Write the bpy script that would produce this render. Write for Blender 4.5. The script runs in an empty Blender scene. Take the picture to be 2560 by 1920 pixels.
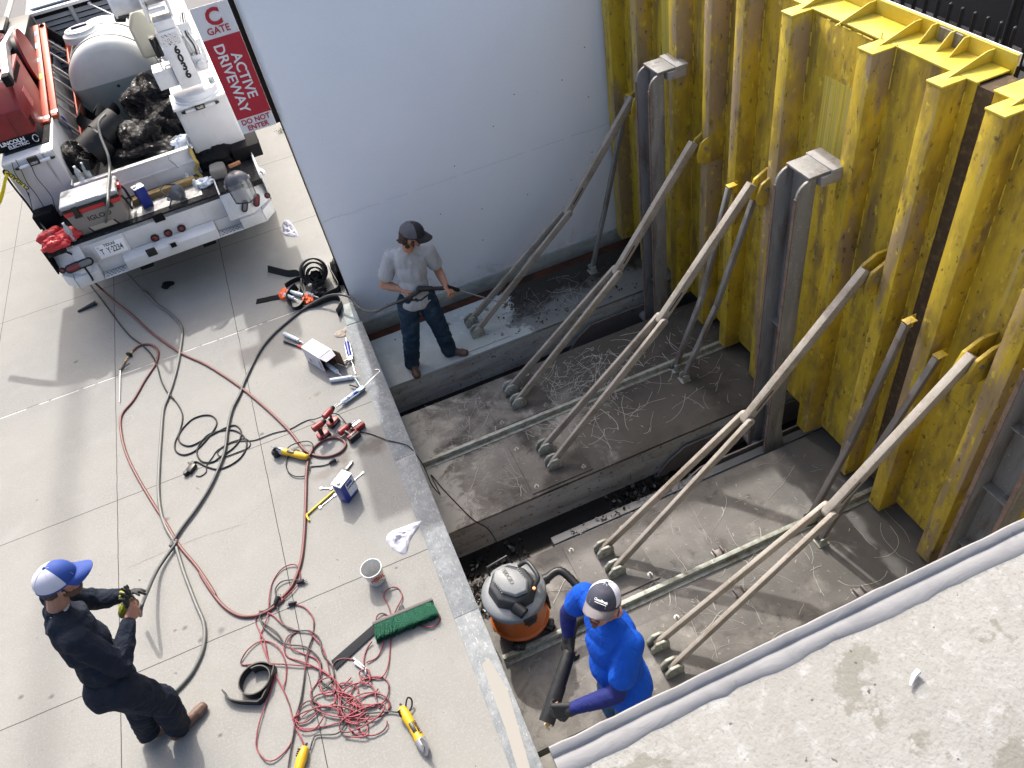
import bpy, bmesh, math, random
from mathutils import Vector as V, Matrix, noise
R = math.radians
random.seed(7)
sc = bpy.context.scene
COL = sc.collection
# ------------------------------------------------------------------ camera, sky, sun, exposure
CAMZ = 5.2
ROWS = [[0.91786831, -0.36625528, -0.15288831], [-0.36422125, -0.62428169, -0.69109714], [0.1576726, 0.69002134, -0.70640633]]
FPX = 1920.37
cam = bpy.data.objects.new('camera', bpy.data.cameras.new('camera')); COL.objects.link(cam)
cam.data.sensor_width = 36; cam.data.lens = FPX/2560*36; cam.data.clip_end = 400; cam.data.clip_start = .05
mw = Matrix([[ROWS[0][i], -ROWS[1][i], -ROWS[2][i], 0] for i in range(3)] + [[0, 0, 0, 1]])
mw.translation = V((0, 0, CAMZ)); cam.matrix_world = mw
sc.camera = cam
w = bpy.data.worlds.new('World'); sc.world = w; w.use_nodes = True
nt = w.node_tree; bg = nt.nodes['Background']
sky = nt.nodes.new('ShaderNodeTexSky'); sky.sky_type = 'NISHITA'; sky.sun_disc = False
SUN_EL, SUN_X = 46.0, 0.04            # elevation; sideways lean of the light
d = V((-SUN_X, -1, 0)).normalized()*math.cos(R(SUN_EL)); d.z = -math.sin(R(SUN_EL))   # travel direction of sunlight
sky.sun_elevation = R(SUN_EL); sky.sun_rotation = math.atan2(-d.x, -d.y)
sky.air_density = 1.0; sky.dust_density = 8.5; sky.ozone_density = 1.6
nt.links.new(sky.outputs[0], bg.inputs[0]); bg.inputs[1].default_value = 0.15
sun = bpy.data.objects.new('sun', bpy.data.lights.new('sun', 'SUN')); COL.objects.link(sun)
sun.data.energy = 2.1; sun.data.angle = R(1.0); sun.data.color = (1, .965, .91)
sun.rotation_mode = 'QUATERNION'; sun.rotation_quaternion = d.to_track_quat('-Z', 'Y')
sc.view_settings.view_transform = 'Standard'; sc.view_settings.look = 'None'
sc.view_settings.exposure = 1.12; sc.view_settings.gamma = 1; sc.view_settings.use_curve_mapping = False
sc.render.engine = 'CYCLES'

def ray(px, py):
    c = V(((px-1280)/FPX, (py-960)/FPX, 1))
    return V([sum(ROWS[r][i]*c[r] for r in range(3)) for i in range(3)])
def at(px, py, z=0.0):      # point of the photograph on the level z
    r = ray(px, py); t = (z-CAMZ)/r.z
    return V((r.x*t, r.y*t, z))
def aty(px, py, y):
    r = ray(px, py); t = y/r.y
    return V((r.x*t, y, CAMZ+r.z*t))
def ZF(ox, oy, s): return lambda x, y: (ox+x*s, oy+y*s)

# ------------------------------------------------------------------ materials
MATS = {}
def mat(name, base, rough=.6, metal=0., layers=(), bump=None, spec=.5, trans=0., alpha=1., coat=0., emit=None, streak=None):
    """base colour with noise layers: (colour, scale, lo, hi, stretch, detail)"""
    if name in MATS: return MATS[name]
    m = bpy.data.materials.new(name); m.use_nodes = True; t = m.node_tree; L = t.links
    b = t.nodes['Principled BSDF']
    def c4(c): return (*c, 1) if len(c) == 3 else c
    b.inputs['Base Color'].default_value = c4(base); b.inputs['Roughness'].default_value = rough
    b.inputs['Metallic'].default_value = metal; b.inputs['Specular IOR Level'].default_value = spec
    b.inputs['Transmission Weight'].default_value = trans; b.inputs['Alpha'].default_value = alpha
    b.inputs['Coat Weight'].default_value = coat
    if emit: b.inputs['Emission Color'].default_value = c4(emit); b.inputs['Emission Strength'].default_value = 1
    geo = t.nodes.new('ShaderNodeNewGeometry')
    def nz(scale, stretch=(1, 1, 1), detail=6, rough_=.6, dist=0.):
        mp = t.nodes.new('ShaderNodeMapping'); mp.inputs['Scale'].default_value = stretch
        L.new(geo.outputs['Position'], mp.inputs[0])
        n = t.nodes.new('ShaderNodeTexNoise'); n.inputs['Scale'].default_value = scale; n.inputs['Detail'].default_value = detail
        n.inputs['Roughness'].default_value = rough_; n.inputs['Distortion'].default_value = dist
        L.new(mp.outputs[0], n.inputs['Vector']); return n.outputs[0]
    prev = None
    for ly in layers:
        col, s, lo, hi = ly[:4]; st = ly[4] if len(ly) > 4 else (1, 1, 1); de = ly[5] if len(ly) > 5 else 6
        r = t.nodes.new('ShaderNodeMapRange'); r.inputs[1].default_value = lo; r.inputs[2].default_value = hi
        r.inputs[4].default_value = ly[6] if len(ly) > 6 else 1.0
        L.new(nz(s, st, de), r.inputs[0])
        mx = t.nodes.new('ShaderNodeMix'); mx.data_type = 'RGBA'
        if prev: L.new(prev, mx.inputs[6])
        else: mx.inputs[6].default_value = c4(base)
        mx.inputs[7].default_value = c4(col); L.new(r.outputs[0], mx.inputs[0]); prev = mx.outputs[2]
    if prev: L.new(prev, b.inputs['Base Color'])
    if bump:
        bn = t.nodes.new('ShaderNodeBump'); bn.inputs['Strength'].default_value = bump[1]; bn.inputs['Distance'].default_value = bump[2] if len(bump) > 2 else .01
        L.new(nz(bump[0], bump[3] if len(bump) > 3 else (1, 1, 1), 5, .6, bump[4] if len(bump) > 4 else 0), bn.inputs['Height']); L.new(bn.outputs[0], b.inputs['Normal'])
    m['x'] = 1; MATS[name] = m; return m

def ground_mat():
    m = mat('driveway_concrete', (0.2186, 0.2185, 0.2044), .85, layers=[
        ((0.1983, 0.1975, 0.188), 1.1, .42, .68), ((0.234, 0.2344, 0.2234), 3.5, .50, .75), ((0.1678, 0.1686, 0.1607), 9, .62, .82), ((0.2645, 0.2634, 0.2506), 60, .52, .62, (1, 1, 1), 3, .6),
        ((0.122, 0.1238, 0.1227), 130, .60, .70, (1, 1, 1), 2, .55), ((0.0509, 0.05, 0.049), 34, .735, .76, (1, 1, 1), 2, .9)], bump=(110, .35, .004))
    t = m.node_tree; L = t.links; b = t.nodes['Principled BSDF']
    src = b.inputs['Base Color'].links[0].from_socket
    geo = t.nodes.new('ShaderNodeNewGeometry'); sp = t.nodes.new('ShaderNodeSeparateXYZ'); L.new(geo.outputs['Position'], sp.inputs[0])
    n = t.nodes.new('ShaderNodeTexNoise'); n.inputs['Scale'].default_value = 5; n.inputs['Detail'].default_value = 4; L.new(geo.outputs['Position'], n.inputs['Vector'])
    def mth(op, a, bb=None, cc=None):
        q = t.nodes.new('ShaderNodeMath'); q.operation = op
        for i, v in enumerate((a, bb, cc)):
            if v is None: continue
            if hasattr(v, 'links'): L.new(v, q.inputs[i])
            else: q.inputs[i].default_value = v
        return q.outputs[0]
    wob = mth('MULTIPLY', mth('SUBTRACT', n.outputs[0], .5), .012)
    def joint(c, off, per, wd):
        a = mth('ADD', mth('SUBTRACT', c, off), wob)
        a = mth('ABSOLUTE', mth('SUBTRACT', mth('FLOORED_MODULO', mth('ADD', a, per/2), per), per/2))
        return mth('LESS_THAN', a, wd)
    jx = joint(sp.outputs[0], -2.62, 1.368, .0035); jy = joint(sp.outputs[1], 3.70, 1.862, .0038)
    j = mth('MAXIMUM', jx, jy)
    def over(src, fac, col):
        mx = t.nodes.new('ShaderNodeMix'); mx.data_type = 'RGBA'; L.new(src, mx.inputs[6]); mx.inputs[7].default_value = (*col, 1); L.new(fac, mx.inputs[0]); return mx.outputs[2]
    # the sealed joint with its pale filler
    a = mth('ABSOLUTE', mth('SUBTRACT', mth('ADD', sp.outputs[1], wob), 7.415))
    n2 = t.nodes.new('ShaderNodeTexNoise'); n2.inputs['Scale'].default_value = 7; L.new(geo.outputs['Position'], n2.inputs['Vector'])
    wf = mth('MULTIPLY', mth('LESS_THAN', a, .014), mth('GREATER_THAN', n2.outputs[0], .42))
    src = over(src, mth('MULTIPLY', wf, .8), (.50, .49, .47))
    src = over(src, j, (.035, .033, .03))
    # oil and drip stains, each with its own place on the slab
    for (x, y, rx, ry, col, k) in [(-.55, 4.95, .10, .16, (.12, .10, .085), .75), (-.30, 5.0, .17, .12, (.10, .088, .075), .8), (-.75, 4.9, .16, .07, (.15, .135, .115), .6), (-.62, 5.95, .05, .04, (.15, .14, .12), .9),
                                (-2.9, 4.2, .05, .03, (.1, .1, .1), .8), (-2.95, 3.05, .2, .12, (.17, .165, .155), .7), (-1.83, 3.75, .03, .03, (.12, .12, .12), .9), (-1.2, 7.0, .3, .2, (.20, .19, .18), .6), (-2.0, 7.6, .5, .3, (.21, .205, .19), .6),
                                (-.35, 6.3, .2, .3, (.22, .21, .20), .6), (-2.2, 5.1, .04, .03, (.08, .08, .08), .9)]+[(at(px, py).x, at(px, py).y, r_, r_*.8, (.09, .088, .085), .9) for px, py, r_ in ((52, 1743, .028), (129, 1742, .028), (500, 1601, .032), (463, 1569, .03), (258, 1474, .012), (437, 1576, .02), (550, 1838, .02), (92, 1250, .02), (190, 905, .03), (655, 1085, .02), (700, 935, .015), (990, 1420, .012))]:
        dx = mth('DIVIDE', mth('SUBTRACT', sp.outputs[0], x), rx); dy = mth('DIVIDE', mth('SUBTRACT', sp.outputs[1], y), ry)
        dd = mth('SQRT', mth('ADD', mth('MULTIPLY', dx, dx), mth('MULTIPLY', dy, dy)))
        dd = mth('ADD', dd, mth('MULTIPLY', mth('SUBTRACT', n2.outputs[0], .5), 2.2))
        f = t.nodes.new('ShaderNodeMapRange'); f.inputs[1].default_value = 1.1; f.inputs[2].default_value = .3; f.inputs[3].default_value = 0; f.inputs[4].default_value = k
        L.new(dd, f.inputs[0]); src = over(src, f.outputs[0], col)
    L.new(src, b.inputs['Base Color'])
    return m

M = dict(
    ground=ground_mat(),
    road=mat('road_asphalt', (0.112, 0.112, 0.1155), .9, layers=[((0.161, 0.161, 0.161), 80, .45, .7)]),
    curb=mat('kerb_concrete', (0.3, 0.294, 0.27), .85, layers=[((0.228, 0.222, 0.204), 12, .4, .7)]),
    pit=mat('pit_concrete', (.20, .20, .185), .85, layers=[((.10, .095, .085), 5, .4, .65), ((.04, .035, .03), 14, .5, .7)], bump=(60, .5, .01)),
    strip=mat('galvanised_plate', (0.1601, 0.1765, 0.1883), .68, .1, spec=.3, layers=[((0.2212, 0.2353, 0.2448), 9, .42, .62), ((0.1177, 0.1342, 0.1459), 50, .5, .72, (1, 1, 1), 3, .7), ((0.3107, 0.3155, 0.3201), 40, .60, .66, (2.0, .7, 1), 3), ((0.1036, 0.113, 0.1223), 4, .62, .8, (1, 1, 1), 6, .6)], bump=(60, .25, .003)),
    wall=mat('wall_paint', (0.836, 0.88, 0.935), .7, layers=[((0.803, 0.847, 0.9075), 1.2, .35, .7), ((0.682, 0.704, 0.726), 20, .68, .80, (1, 1, .3)), ((0.869, 0.913, 0.968), 60, .5, .7)], bump=(40, .12, .004)),
    footing=mat('wall_footing', (.36, .40, .39), .85, layers=[((.26, .29, .27), 6, .4, .65, (1, 1, 2)), ((.12, .11, .09), 30, .62, .75)], bump=(50, .4, .006)),
    rust=mat('rusty_recess', (.10, .035, .018), .9, layers=[((.03, .018, .012), 5, .4, .65), ((.19, .07, .03), 20, .6, .75)], bump=(40, .5, .01)),
    slab_clean=mat('washed_slab', (.47, .52, .51), .55, layers=[((.36, .40, .39), 3, .45, .7), ((.62, .66, .65), 12, .55, .75), ((.16, .12, .09), 30, .68, .76), ((.09, .065, .045), 9, .66, .72)], bump=(30, .2, .005)),
    fascia=mat('slab_edge', (.42, .43, .41), .7, layers=[((.27, .255, .225), 4, .42, .66, (.4, 1, 2.5)), ((.05, .042, .035), 26, .58, .70), ((.42, .42, .39), 3, .6, .8)], bump=(40, .4, .006)),
    steel=mat('bare_strut_steel', (0.3386, 0.3078, 0.2673), .6, .1, layers=[((0.2285, 0.1966, 0.1552), 5, .42, .65), ((0.4232, 0.4018, 0.3708), 45, .56, .72), ((0.1862, 0.1453, 0.1035), 28, .60, .74)], bump=(70, .25, .003)),
    darksteel=mat('dark_strut_steel', (.17, .155, .145), .5, .3, layers=[((.22, .20, .19), 25, .55, .75), ((.13, .07, .04), 8, .55, .75)], bump=(70, .2, .003)),
    post=mat('post_steel', (.20, .20, .195), .6, .15, layers=[((.30, .30, .29), 8, .5, .7, (1, 1, .15)), ((.13, .105, .085), 10, .50, .66, (1, 1, .2)), ((.38, .36, .33), 50, .60, .72)], bump=(60, .2, .003)),
    rustedge=mat('rusty_flange', (.16, .11, .085), .85, layers=[((.09, .06, .045), 12, .45, .65), ((.30, .26, .23), 40, .62, .74)]),
    lug=mat('lug_steel', (0.306, 0.3272, 0.289), .6, .2, layers=[((0.187, 0.17, 0.1275), 16, .45, .65), ((0.4675, 0.476, 0.442), 30, .6, .7)], bump=(70, .25, .003)),
    boltm=mat('zinc_bolt', (.33, .33, .31), .5, .5),
    yel_top=mat('yellow_gate_top', (0.5654, 0.4241, 0.0353), .5, layers=[((0.6008, 0.5089, 0.113), 6, .45, .75), ((0.3181, 0.212, 0.0707), 40, .66, .8), ((0.4241, 0.2969, 0.0353), 14, .62, .8)], bump=(60, .12, .003)),
    black=mat('black_plastic', (.009, .0095, .011), .42, spec=.4, layers=[((.025, .025, .026), 30, .5, .8)]),
    rubber=mat('black_rubber', (.008, .009, .010), .5, spec=.3, layers=[((.04, .04, .04), 14, .58, .76)], bump=(30, .3, .004)),
    matteblack=mat('matte_black', (.006, .006, .007), .85, spec=.2),
    grime_black=mat('bed_liner', (.013, .013, .014), .85, spec=.2, layers=[((.07, .07, .07), 20, .55, .75)], bump=(90, .3, .004)),
    white=mat('truck_white', (0.6068, 0.615, 0.6232), .35, layers=[((0.5084, 0.5084, 0.5002), 2.5, .4, .7), ((0.328, 0.3116, 0.287), 18, .66, .78), ((0.369, 0.3608, 0.3526), 6, .62, .8, (1, 1, .15))], coat=.2),
    white2=mat('crane_white', (0.608, 0.616, 0.632), .4, layers=[((0.48, 0.48, 0.48), 5, .5, .75), ((0.224, 0.208, 0.192), 30, .68, .78)]),
    greym=mat('rack_grey', (.27, .28, .29), .55),
    alu=mat('aluminium', (.55, .56, .57), .35, .7, layers=[((.40, .40, .40), 12, .5, .75)]),
    chrome=mat('chrome', (0.45, 0.45, 0.456), .18, .95),
    red=mat('red_paint', (0.192, 0.0086, 0.0096), .4, layers=[((0.1344, 0.0096, 0.0096), 4, .5, .75)]),
    redlamp=mat('red_lamp', (.16, .008, .008), .22, coat=.5), clearlamp=mat('clear_lamp', (.13, .13, .125), .22, coat=.5),
    orange=mat('ladder_orange', (0.48, 0.066, 0.018), .5, layers=[((0.396, 0.054, 0.018), 14, .5, .75)]),
    vac_orange=mat('vacuum_orange', (0.4563, 0.1067, 0.0162), .42, layers=[((0.3827, 0.0883, 0.0147), 8, .5, .8)]),
    vac_grey=mat('vacuum_grey', (0.16, 0.172, 0.18), .5, layers=[((0.216, 0.224, 0.224), 40, .55, .75)]),
    vac_dark=mat('vacuum_dark', (.022, .025, .028), .45),
    tank=mat('tank_plastic', (0.588, 0.6048, 0.588), .42, layers=[((0.5208, 0.5376, 0.504), 3, .45, .7)]), tank_low=mat('tank_plastic_filled', (0.2565, 0.297, 0.2767), .42, layers=[((0.2228, 0.2565, 0.2295), 3, .45, .7)]),
    jug=mat('jug_plastic', (0.576, 0.544, 0.416), .45),
    blue=mat('blue_can', (.012, .03, .22), .35), label=mat('can_label', (.62, .66, .74), .6, layers=[((.2, .25, .4), 160, .58, .62, (1, 1, 1), 1)]),
    wht=mat('white_plastic', (0.64, 0.64, 0.64), .45), sign_w=mat('sign_white', (.82, .82, .84), .5), sign_r=mat('sign_red', (.47, .012, .035), .45),
    tagblack=mat('black_letters', (.01, .01, .012), .5), tagwhite=mat('white_letters', (.85, .85, .86), .5),
    skin=mat('skin', (0.2981, 0.149, 0.1013), .55, layers=[((0.3458, 0.1848, 0.1311), 30, .45, .7)]), skin2=mat('skin_tan', (0.34, 0.17, 0.102), .55, layers=[((0.391, 0.2125, 0.136), 30, .45, .7)]),
    hair=mat('brown_hair', (.045, .022, .012), .7, layers=[((.10, .055, .03), 90, .5, .7)], bump=(120, .8, .01)), beard=mat('beard', (.09, .05, .035), .8, bump=(200, .5, .005)),
    coverall=mat('navy_coverall', (0.0111, 0.0156, 0.0273), .85, spec=.15, layers=[((0.0208, 0.0234, 0.0306), 5, .5, .72), ((0.0325, 0.0292, 0.0273), 11, .62, .8)], bump=(9, .8, .03, (1, 1, .8), 1.2)),
    greyshirt=mat('grey_tshirt', (.37, .38, .40), .85, spec=.15, layers=[((.30, .30, .30), 5, .5, .72), ((.44, .45, .48), 9, .55, .75)], bump=(10, .6, .02, (1.6, 1.6, .5), 1.0)),
    blueshirt=mat('royal_blue_tshirt', (0.0055, 0.0656, 0.414), .8, spec=.15, layers=[((0.0069, 0.0897, 0.4968), 6, .5, .75)], bump=(9, .7, .025, (1.5, 1.5, .5), 1.0)),
    navysleeve=mat('navy_sleeve', (.016, .022, .12), .7, spec=.15, bump=(60, .5, .006)),
    jeans=mat('denim', (0.0176, 0.036, 0.06), .85, spec=.15, layers=[((0.04, 0.068, 0.096), 7, .5, .75)], bump=(11, .7, .02, (1.3, 1.3, .6), 1.0)),
    jeans2=mat('light_denim', (0.04, 0.096, 0.192), .85, spec=.15, layers=[((0.128, 0.176, 0.224), 7, .5, .75)], bump=(11, .7, .02)),
    boot=mat('brown_boot', (0.0863, 0.0465, 0.0315), .6, layers=[((0.1425, 0.09, 0.0638), 9, .5, .75)]), sole=mat('boot_sole', (.045, .03, .022), .8),
    capblue=mat('cap_blue', (0.0096, 0.044, 0.24), .75), capwhite=mat('cap_mesh_white', (0.495, 0.5025, 0.585), .8), capgrey=mat('cap_mesh_grey', (.10, .10, .115), .85), capblack=mat('cap_black', (.012, .012, .014), .8), capnavy=mat('cap_navy', (.028, .032, .055), .8, layers=[((.055, .05, .06), 20, .5, .7)]), capbill=mat('cap_bill_grey', (.14, .13, .14), .85),
    glove_b=mat('glove_black', (.010, .0105, .011), .7), glove_y=mat('glove_yellow', (0.21, 0.2184, 0.0126), .75),
    hose_g=mat('hose_grey', (.045, .048, .05), .5), hose_g2=mat('hose_pale_grey', (.11, .115, .11), .5), hose_r=mat('hose_dark_red', (.125, .038, .034), .5, layers=[((.08, .03, .028), 14, .5, .75)]), cord_r=mat('cord_red', (.20, .022, .036), .5, layers=[((.09, .016, .024), 5, .52, .62)]), cord_b=mat('cord_black', (.006, .006, .007), .55, spec=.3),
    yellow=mat('tool_yellow', (0.6, 0.345, 0.0075), .45), green=mat('green_bristles', (0.0065, 0.104, 0.0553), .7, layers=[((0.0195, 0.169, 0.104), 60, .5, .7), ((0.065, 0.143, 0.0975), 12, .6, .75)], bump=(120, 1, .02, (1, 1, 1))),
    cloth=mat('white_rag', (0.495, 0.495, 0.555), .9, layers=[((0.3, 0.2925, 0.3), 18, .62, .72)], bump=(30, .5, .01)),
    cardboard=mat('cardboard_inside', (.16, .09, .05), .9), boxw=mat('printed_box', (0.54, 0.54, 0.57), .7), lilac=mat('lilac_print', (0.315, 0.315, 0.51), .7), lilac2=mat('pale_lilac_print', (0.45, 0.45, 0.585), .7), greyprint=mat('grey_print', (.28, .27, .30), .7),
    caulk=mat('caulk_tube', (0.45, 0.495, 0.54), .4), caulkblue=mat('caulk_blue', (.02, .04, .28), .4), gunblue=mat('caulk_gun_steel', (.20, .30, .36), .4, .4),
    toolred=mat('tool_red', (0.24, 0.016, 0.0176), .45), bluegrey=mat('smoky_visor', (.20, .21, .22), .15, .3, alpha=.75), wood=mat('timber', (0.288, 0.2, 0.08), .7, layers=[((0.192, 0.128, 0.048), 10, .4, .7, (.2, 1, 1))]),
    strapy=mat('webbing_yellow', (.42, .30, .07), .8), taupe=mat('cooler_taupe', (.22, .20, .18), .5), coolred=mat('cooler_red', (.50, .02, .025), .45), coolgrey=mat('cooler_lid', (0.288, 0.304, 0.32), .55, layers=[((0.096, 0.096, 0.096), 4, .55, .62)]),
    bag=mat('bin_bag', (.003, .003, .004), .16, spec=.28, bump=(11, 1.0, .06, (1, 1, 1), 2.0)), bottle=mat('water_bottle', (.62, .68, .70), .12, alpha=.55), paper=mat('scrap_paper', (0.315, 0.266, 0.224), .8, layers=[((0.14, 0.105, 0.084), 40, .55, .65)]),
    tape=mat('caution_tape', (.75, .68, .02), .5), leaf=mat('wet_dark_leaves', (.008, .007, .006), .3, layers=[((.04, .02, .012), 30, .64, .74)]), root=mat('pale_strands', (.46, .45, .41), .8), water=mat('trough_water', (.012, .012, .012), .12), ledge=mat('trough_ledge', (.10, .108, .115), .35),
    parapet=mat('parapet_concrete', (0.2168, 0.2174, 0.2064), .85, layers=[((0.1898, 0.1892, 0.1774), 5, .42, .65), ((0.2494, 0.2541, 0.2472), 30, .5, .7), ((0.1274, 0.1242, 0.1047), 5.5, .60, .625, (1, 1, 1), 9, .75), ((0.2602, 0.2654, 0.2617), 30, .62, .66, (1, 1, 1), 4, .8), ((0.1464, 0.144, 0.1339), 130, .56, .66, (1, 1, 1), 3, .6), ((0.065, 0.0621, 0.0581), 40, .74, .76, (1, 1, 1), 2)], bump=(90, .55, .006)),
    sealant=mat('parapet_sealant', (0.2525, 0.2525, 0.255), .9, spec=.15, layers=[((0.212, 0.212, 0.2171), 9, .5, .72), ((0.1414, 0.1439, 0.1515), 26, .66, .76)], bump=(22, .35, .006, (.5, 1, 1), 1.0)),
    weed=mat('weed_green', (.035, .07, .02), .8), picket=mat('picket_black', (.02, .02, .022), .5), yplate=mat('yellow_worn', (.60, .48, .05), .5, layers=[((.42, .34, .05), 3.0, .45, .62, (1, 14, .12)), ((.28, .22, .05), 22, .6, .75), ((.52, .46, .2), 5, .52, .7, (1, 24, .2))]),
    bristle_base=mat('brush_block', (.09, .085, .08), .7))
def gate_mat(name, brown, lo, hi):
    return mat(name, (.50, .355, .026), .55, layers=[((.62, .46, .04), 2.6, .45, .68, (1, 1, .35), 8), ((.31, .215, .032), 4.5, .46, .64, (1, 1.4, .5), 10), (brown, 2.8, lo, hi, (1, 2.4, .32), 10), ((.15, .105, .05), 9, .57, .68, (1, 1.5, .4), 10, .8), ((.66, .52, .06), 16, .60, .68, (1, 1, .45), 6, .9), ((.50, .40, .16), 5, .62, .74, (1, 3, .15), 8, .7), ((.05, .035, .025), 24, .61, .68, (1, 1, .6), 8, .8)], bump=(45, .35, .004))
M['gplate'] = gate_mat('yellow_gate_skin', (.22, .155, .05), .52, .66)
M['grib'] = gate_mat('yellow_gate_rib', (.33, .24, .13), .50, .58)
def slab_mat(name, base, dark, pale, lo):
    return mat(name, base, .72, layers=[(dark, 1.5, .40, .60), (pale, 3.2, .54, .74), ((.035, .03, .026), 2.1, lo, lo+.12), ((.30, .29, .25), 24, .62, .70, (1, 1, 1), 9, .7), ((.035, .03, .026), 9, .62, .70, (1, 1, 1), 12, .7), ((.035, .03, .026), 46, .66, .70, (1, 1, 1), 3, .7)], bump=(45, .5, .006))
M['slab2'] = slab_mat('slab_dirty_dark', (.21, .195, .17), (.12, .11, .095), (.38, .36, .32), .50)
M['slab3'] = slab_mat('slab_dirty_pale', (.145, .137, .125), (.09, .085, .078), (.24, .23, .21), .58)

def drift(name, col, axis, k0, k1, scale, soft, seed, amp=1.0, invert=False):
    """dirt that thickens along an axis with a ragged noise edge"""
    m = M[name]; t = m.node_tree; L = t.links; b = t.nodes['Principled BSDF']; src = b.inputs['Base Color'].links[0].from_socket
    geo = t.nodes.new('ShaderNodeNewGeometry'); sp = t.nodes.new('ShaderNodeSeparateXYZ'); L.new(geo.outputs['Position'], sp.inputs[0])
    g_ = t.nodes.new('ShaderNodeMapRange'); g_.inputs[1].default_value = k0; g_.inputs[2].default_value = k1; L.new(sp.outputs[axis], g_.inputs[0])
    mp = t.nodes.new('ShaderNodeMapping'); mp.inputs['Location'].default_value = (seed, seed, 0); L.new(geo.outputs['Position'], mp.inputs[0])
    n = t.nodes.new('ShaderNodeTexNoise'); n.inputs['Scale'].default_value = scale; n.inputs['Detail'].default_value = 10; n.inputs['Roughness'].default_value = .68; n.inputs['Distortion'].default_value = .6; L.new(mp.outputs[0], n.inputs['Vector'])
    a = t.nodes.new('ShaderNodeMath'); a.operation = 'ADD'; L.new(g_.outputs[0], a.inputs[0]); L.new(n.outputs[0], a.inputs[1])
    f = t.nodes.new('ShaderNodeMapRange'); f.inputs[1].default_value = 1-soft; f.inputs[2].default_value = 1+soft; f.inputs[4].default_value = amp; L.new(a.outputs[0], f.inputs[0])
    mx = t.nodes.new('ShaderNodeMix'); mx.data_type = 'RGBA'; L.new(src, mx.inputs[6]); mx.inputs[7].default_value = (*col, 1); L.new(f.outputs[0], mx.inputs[0]); L.new(mx.outputs[2], b.inputs['Base Color'])
drift('slab_clean', (.02, .018, .015), 0, .7, 2.7, 4.5, .035, 3.0)
drift('slab_clean', (.30, .32, .31), 1, 7.2, 6.0, 3.0, .12, 8.0, .5)
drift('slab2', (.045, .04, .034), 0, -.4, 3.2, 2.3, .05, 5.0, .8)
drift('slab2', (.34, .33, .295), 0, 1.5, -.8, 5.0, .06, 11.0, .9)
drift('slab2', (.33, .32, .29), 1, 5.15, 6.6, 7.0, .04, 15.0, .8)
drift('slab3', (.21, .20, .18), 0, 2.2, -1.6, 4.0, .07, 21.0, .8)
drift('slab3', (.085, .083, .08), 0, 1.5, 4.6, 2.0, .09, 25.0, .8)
drift('wall', (.40, .41, .42), 2, .45, -1.6, 5.0, .12, 31.0, .6)

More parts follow.
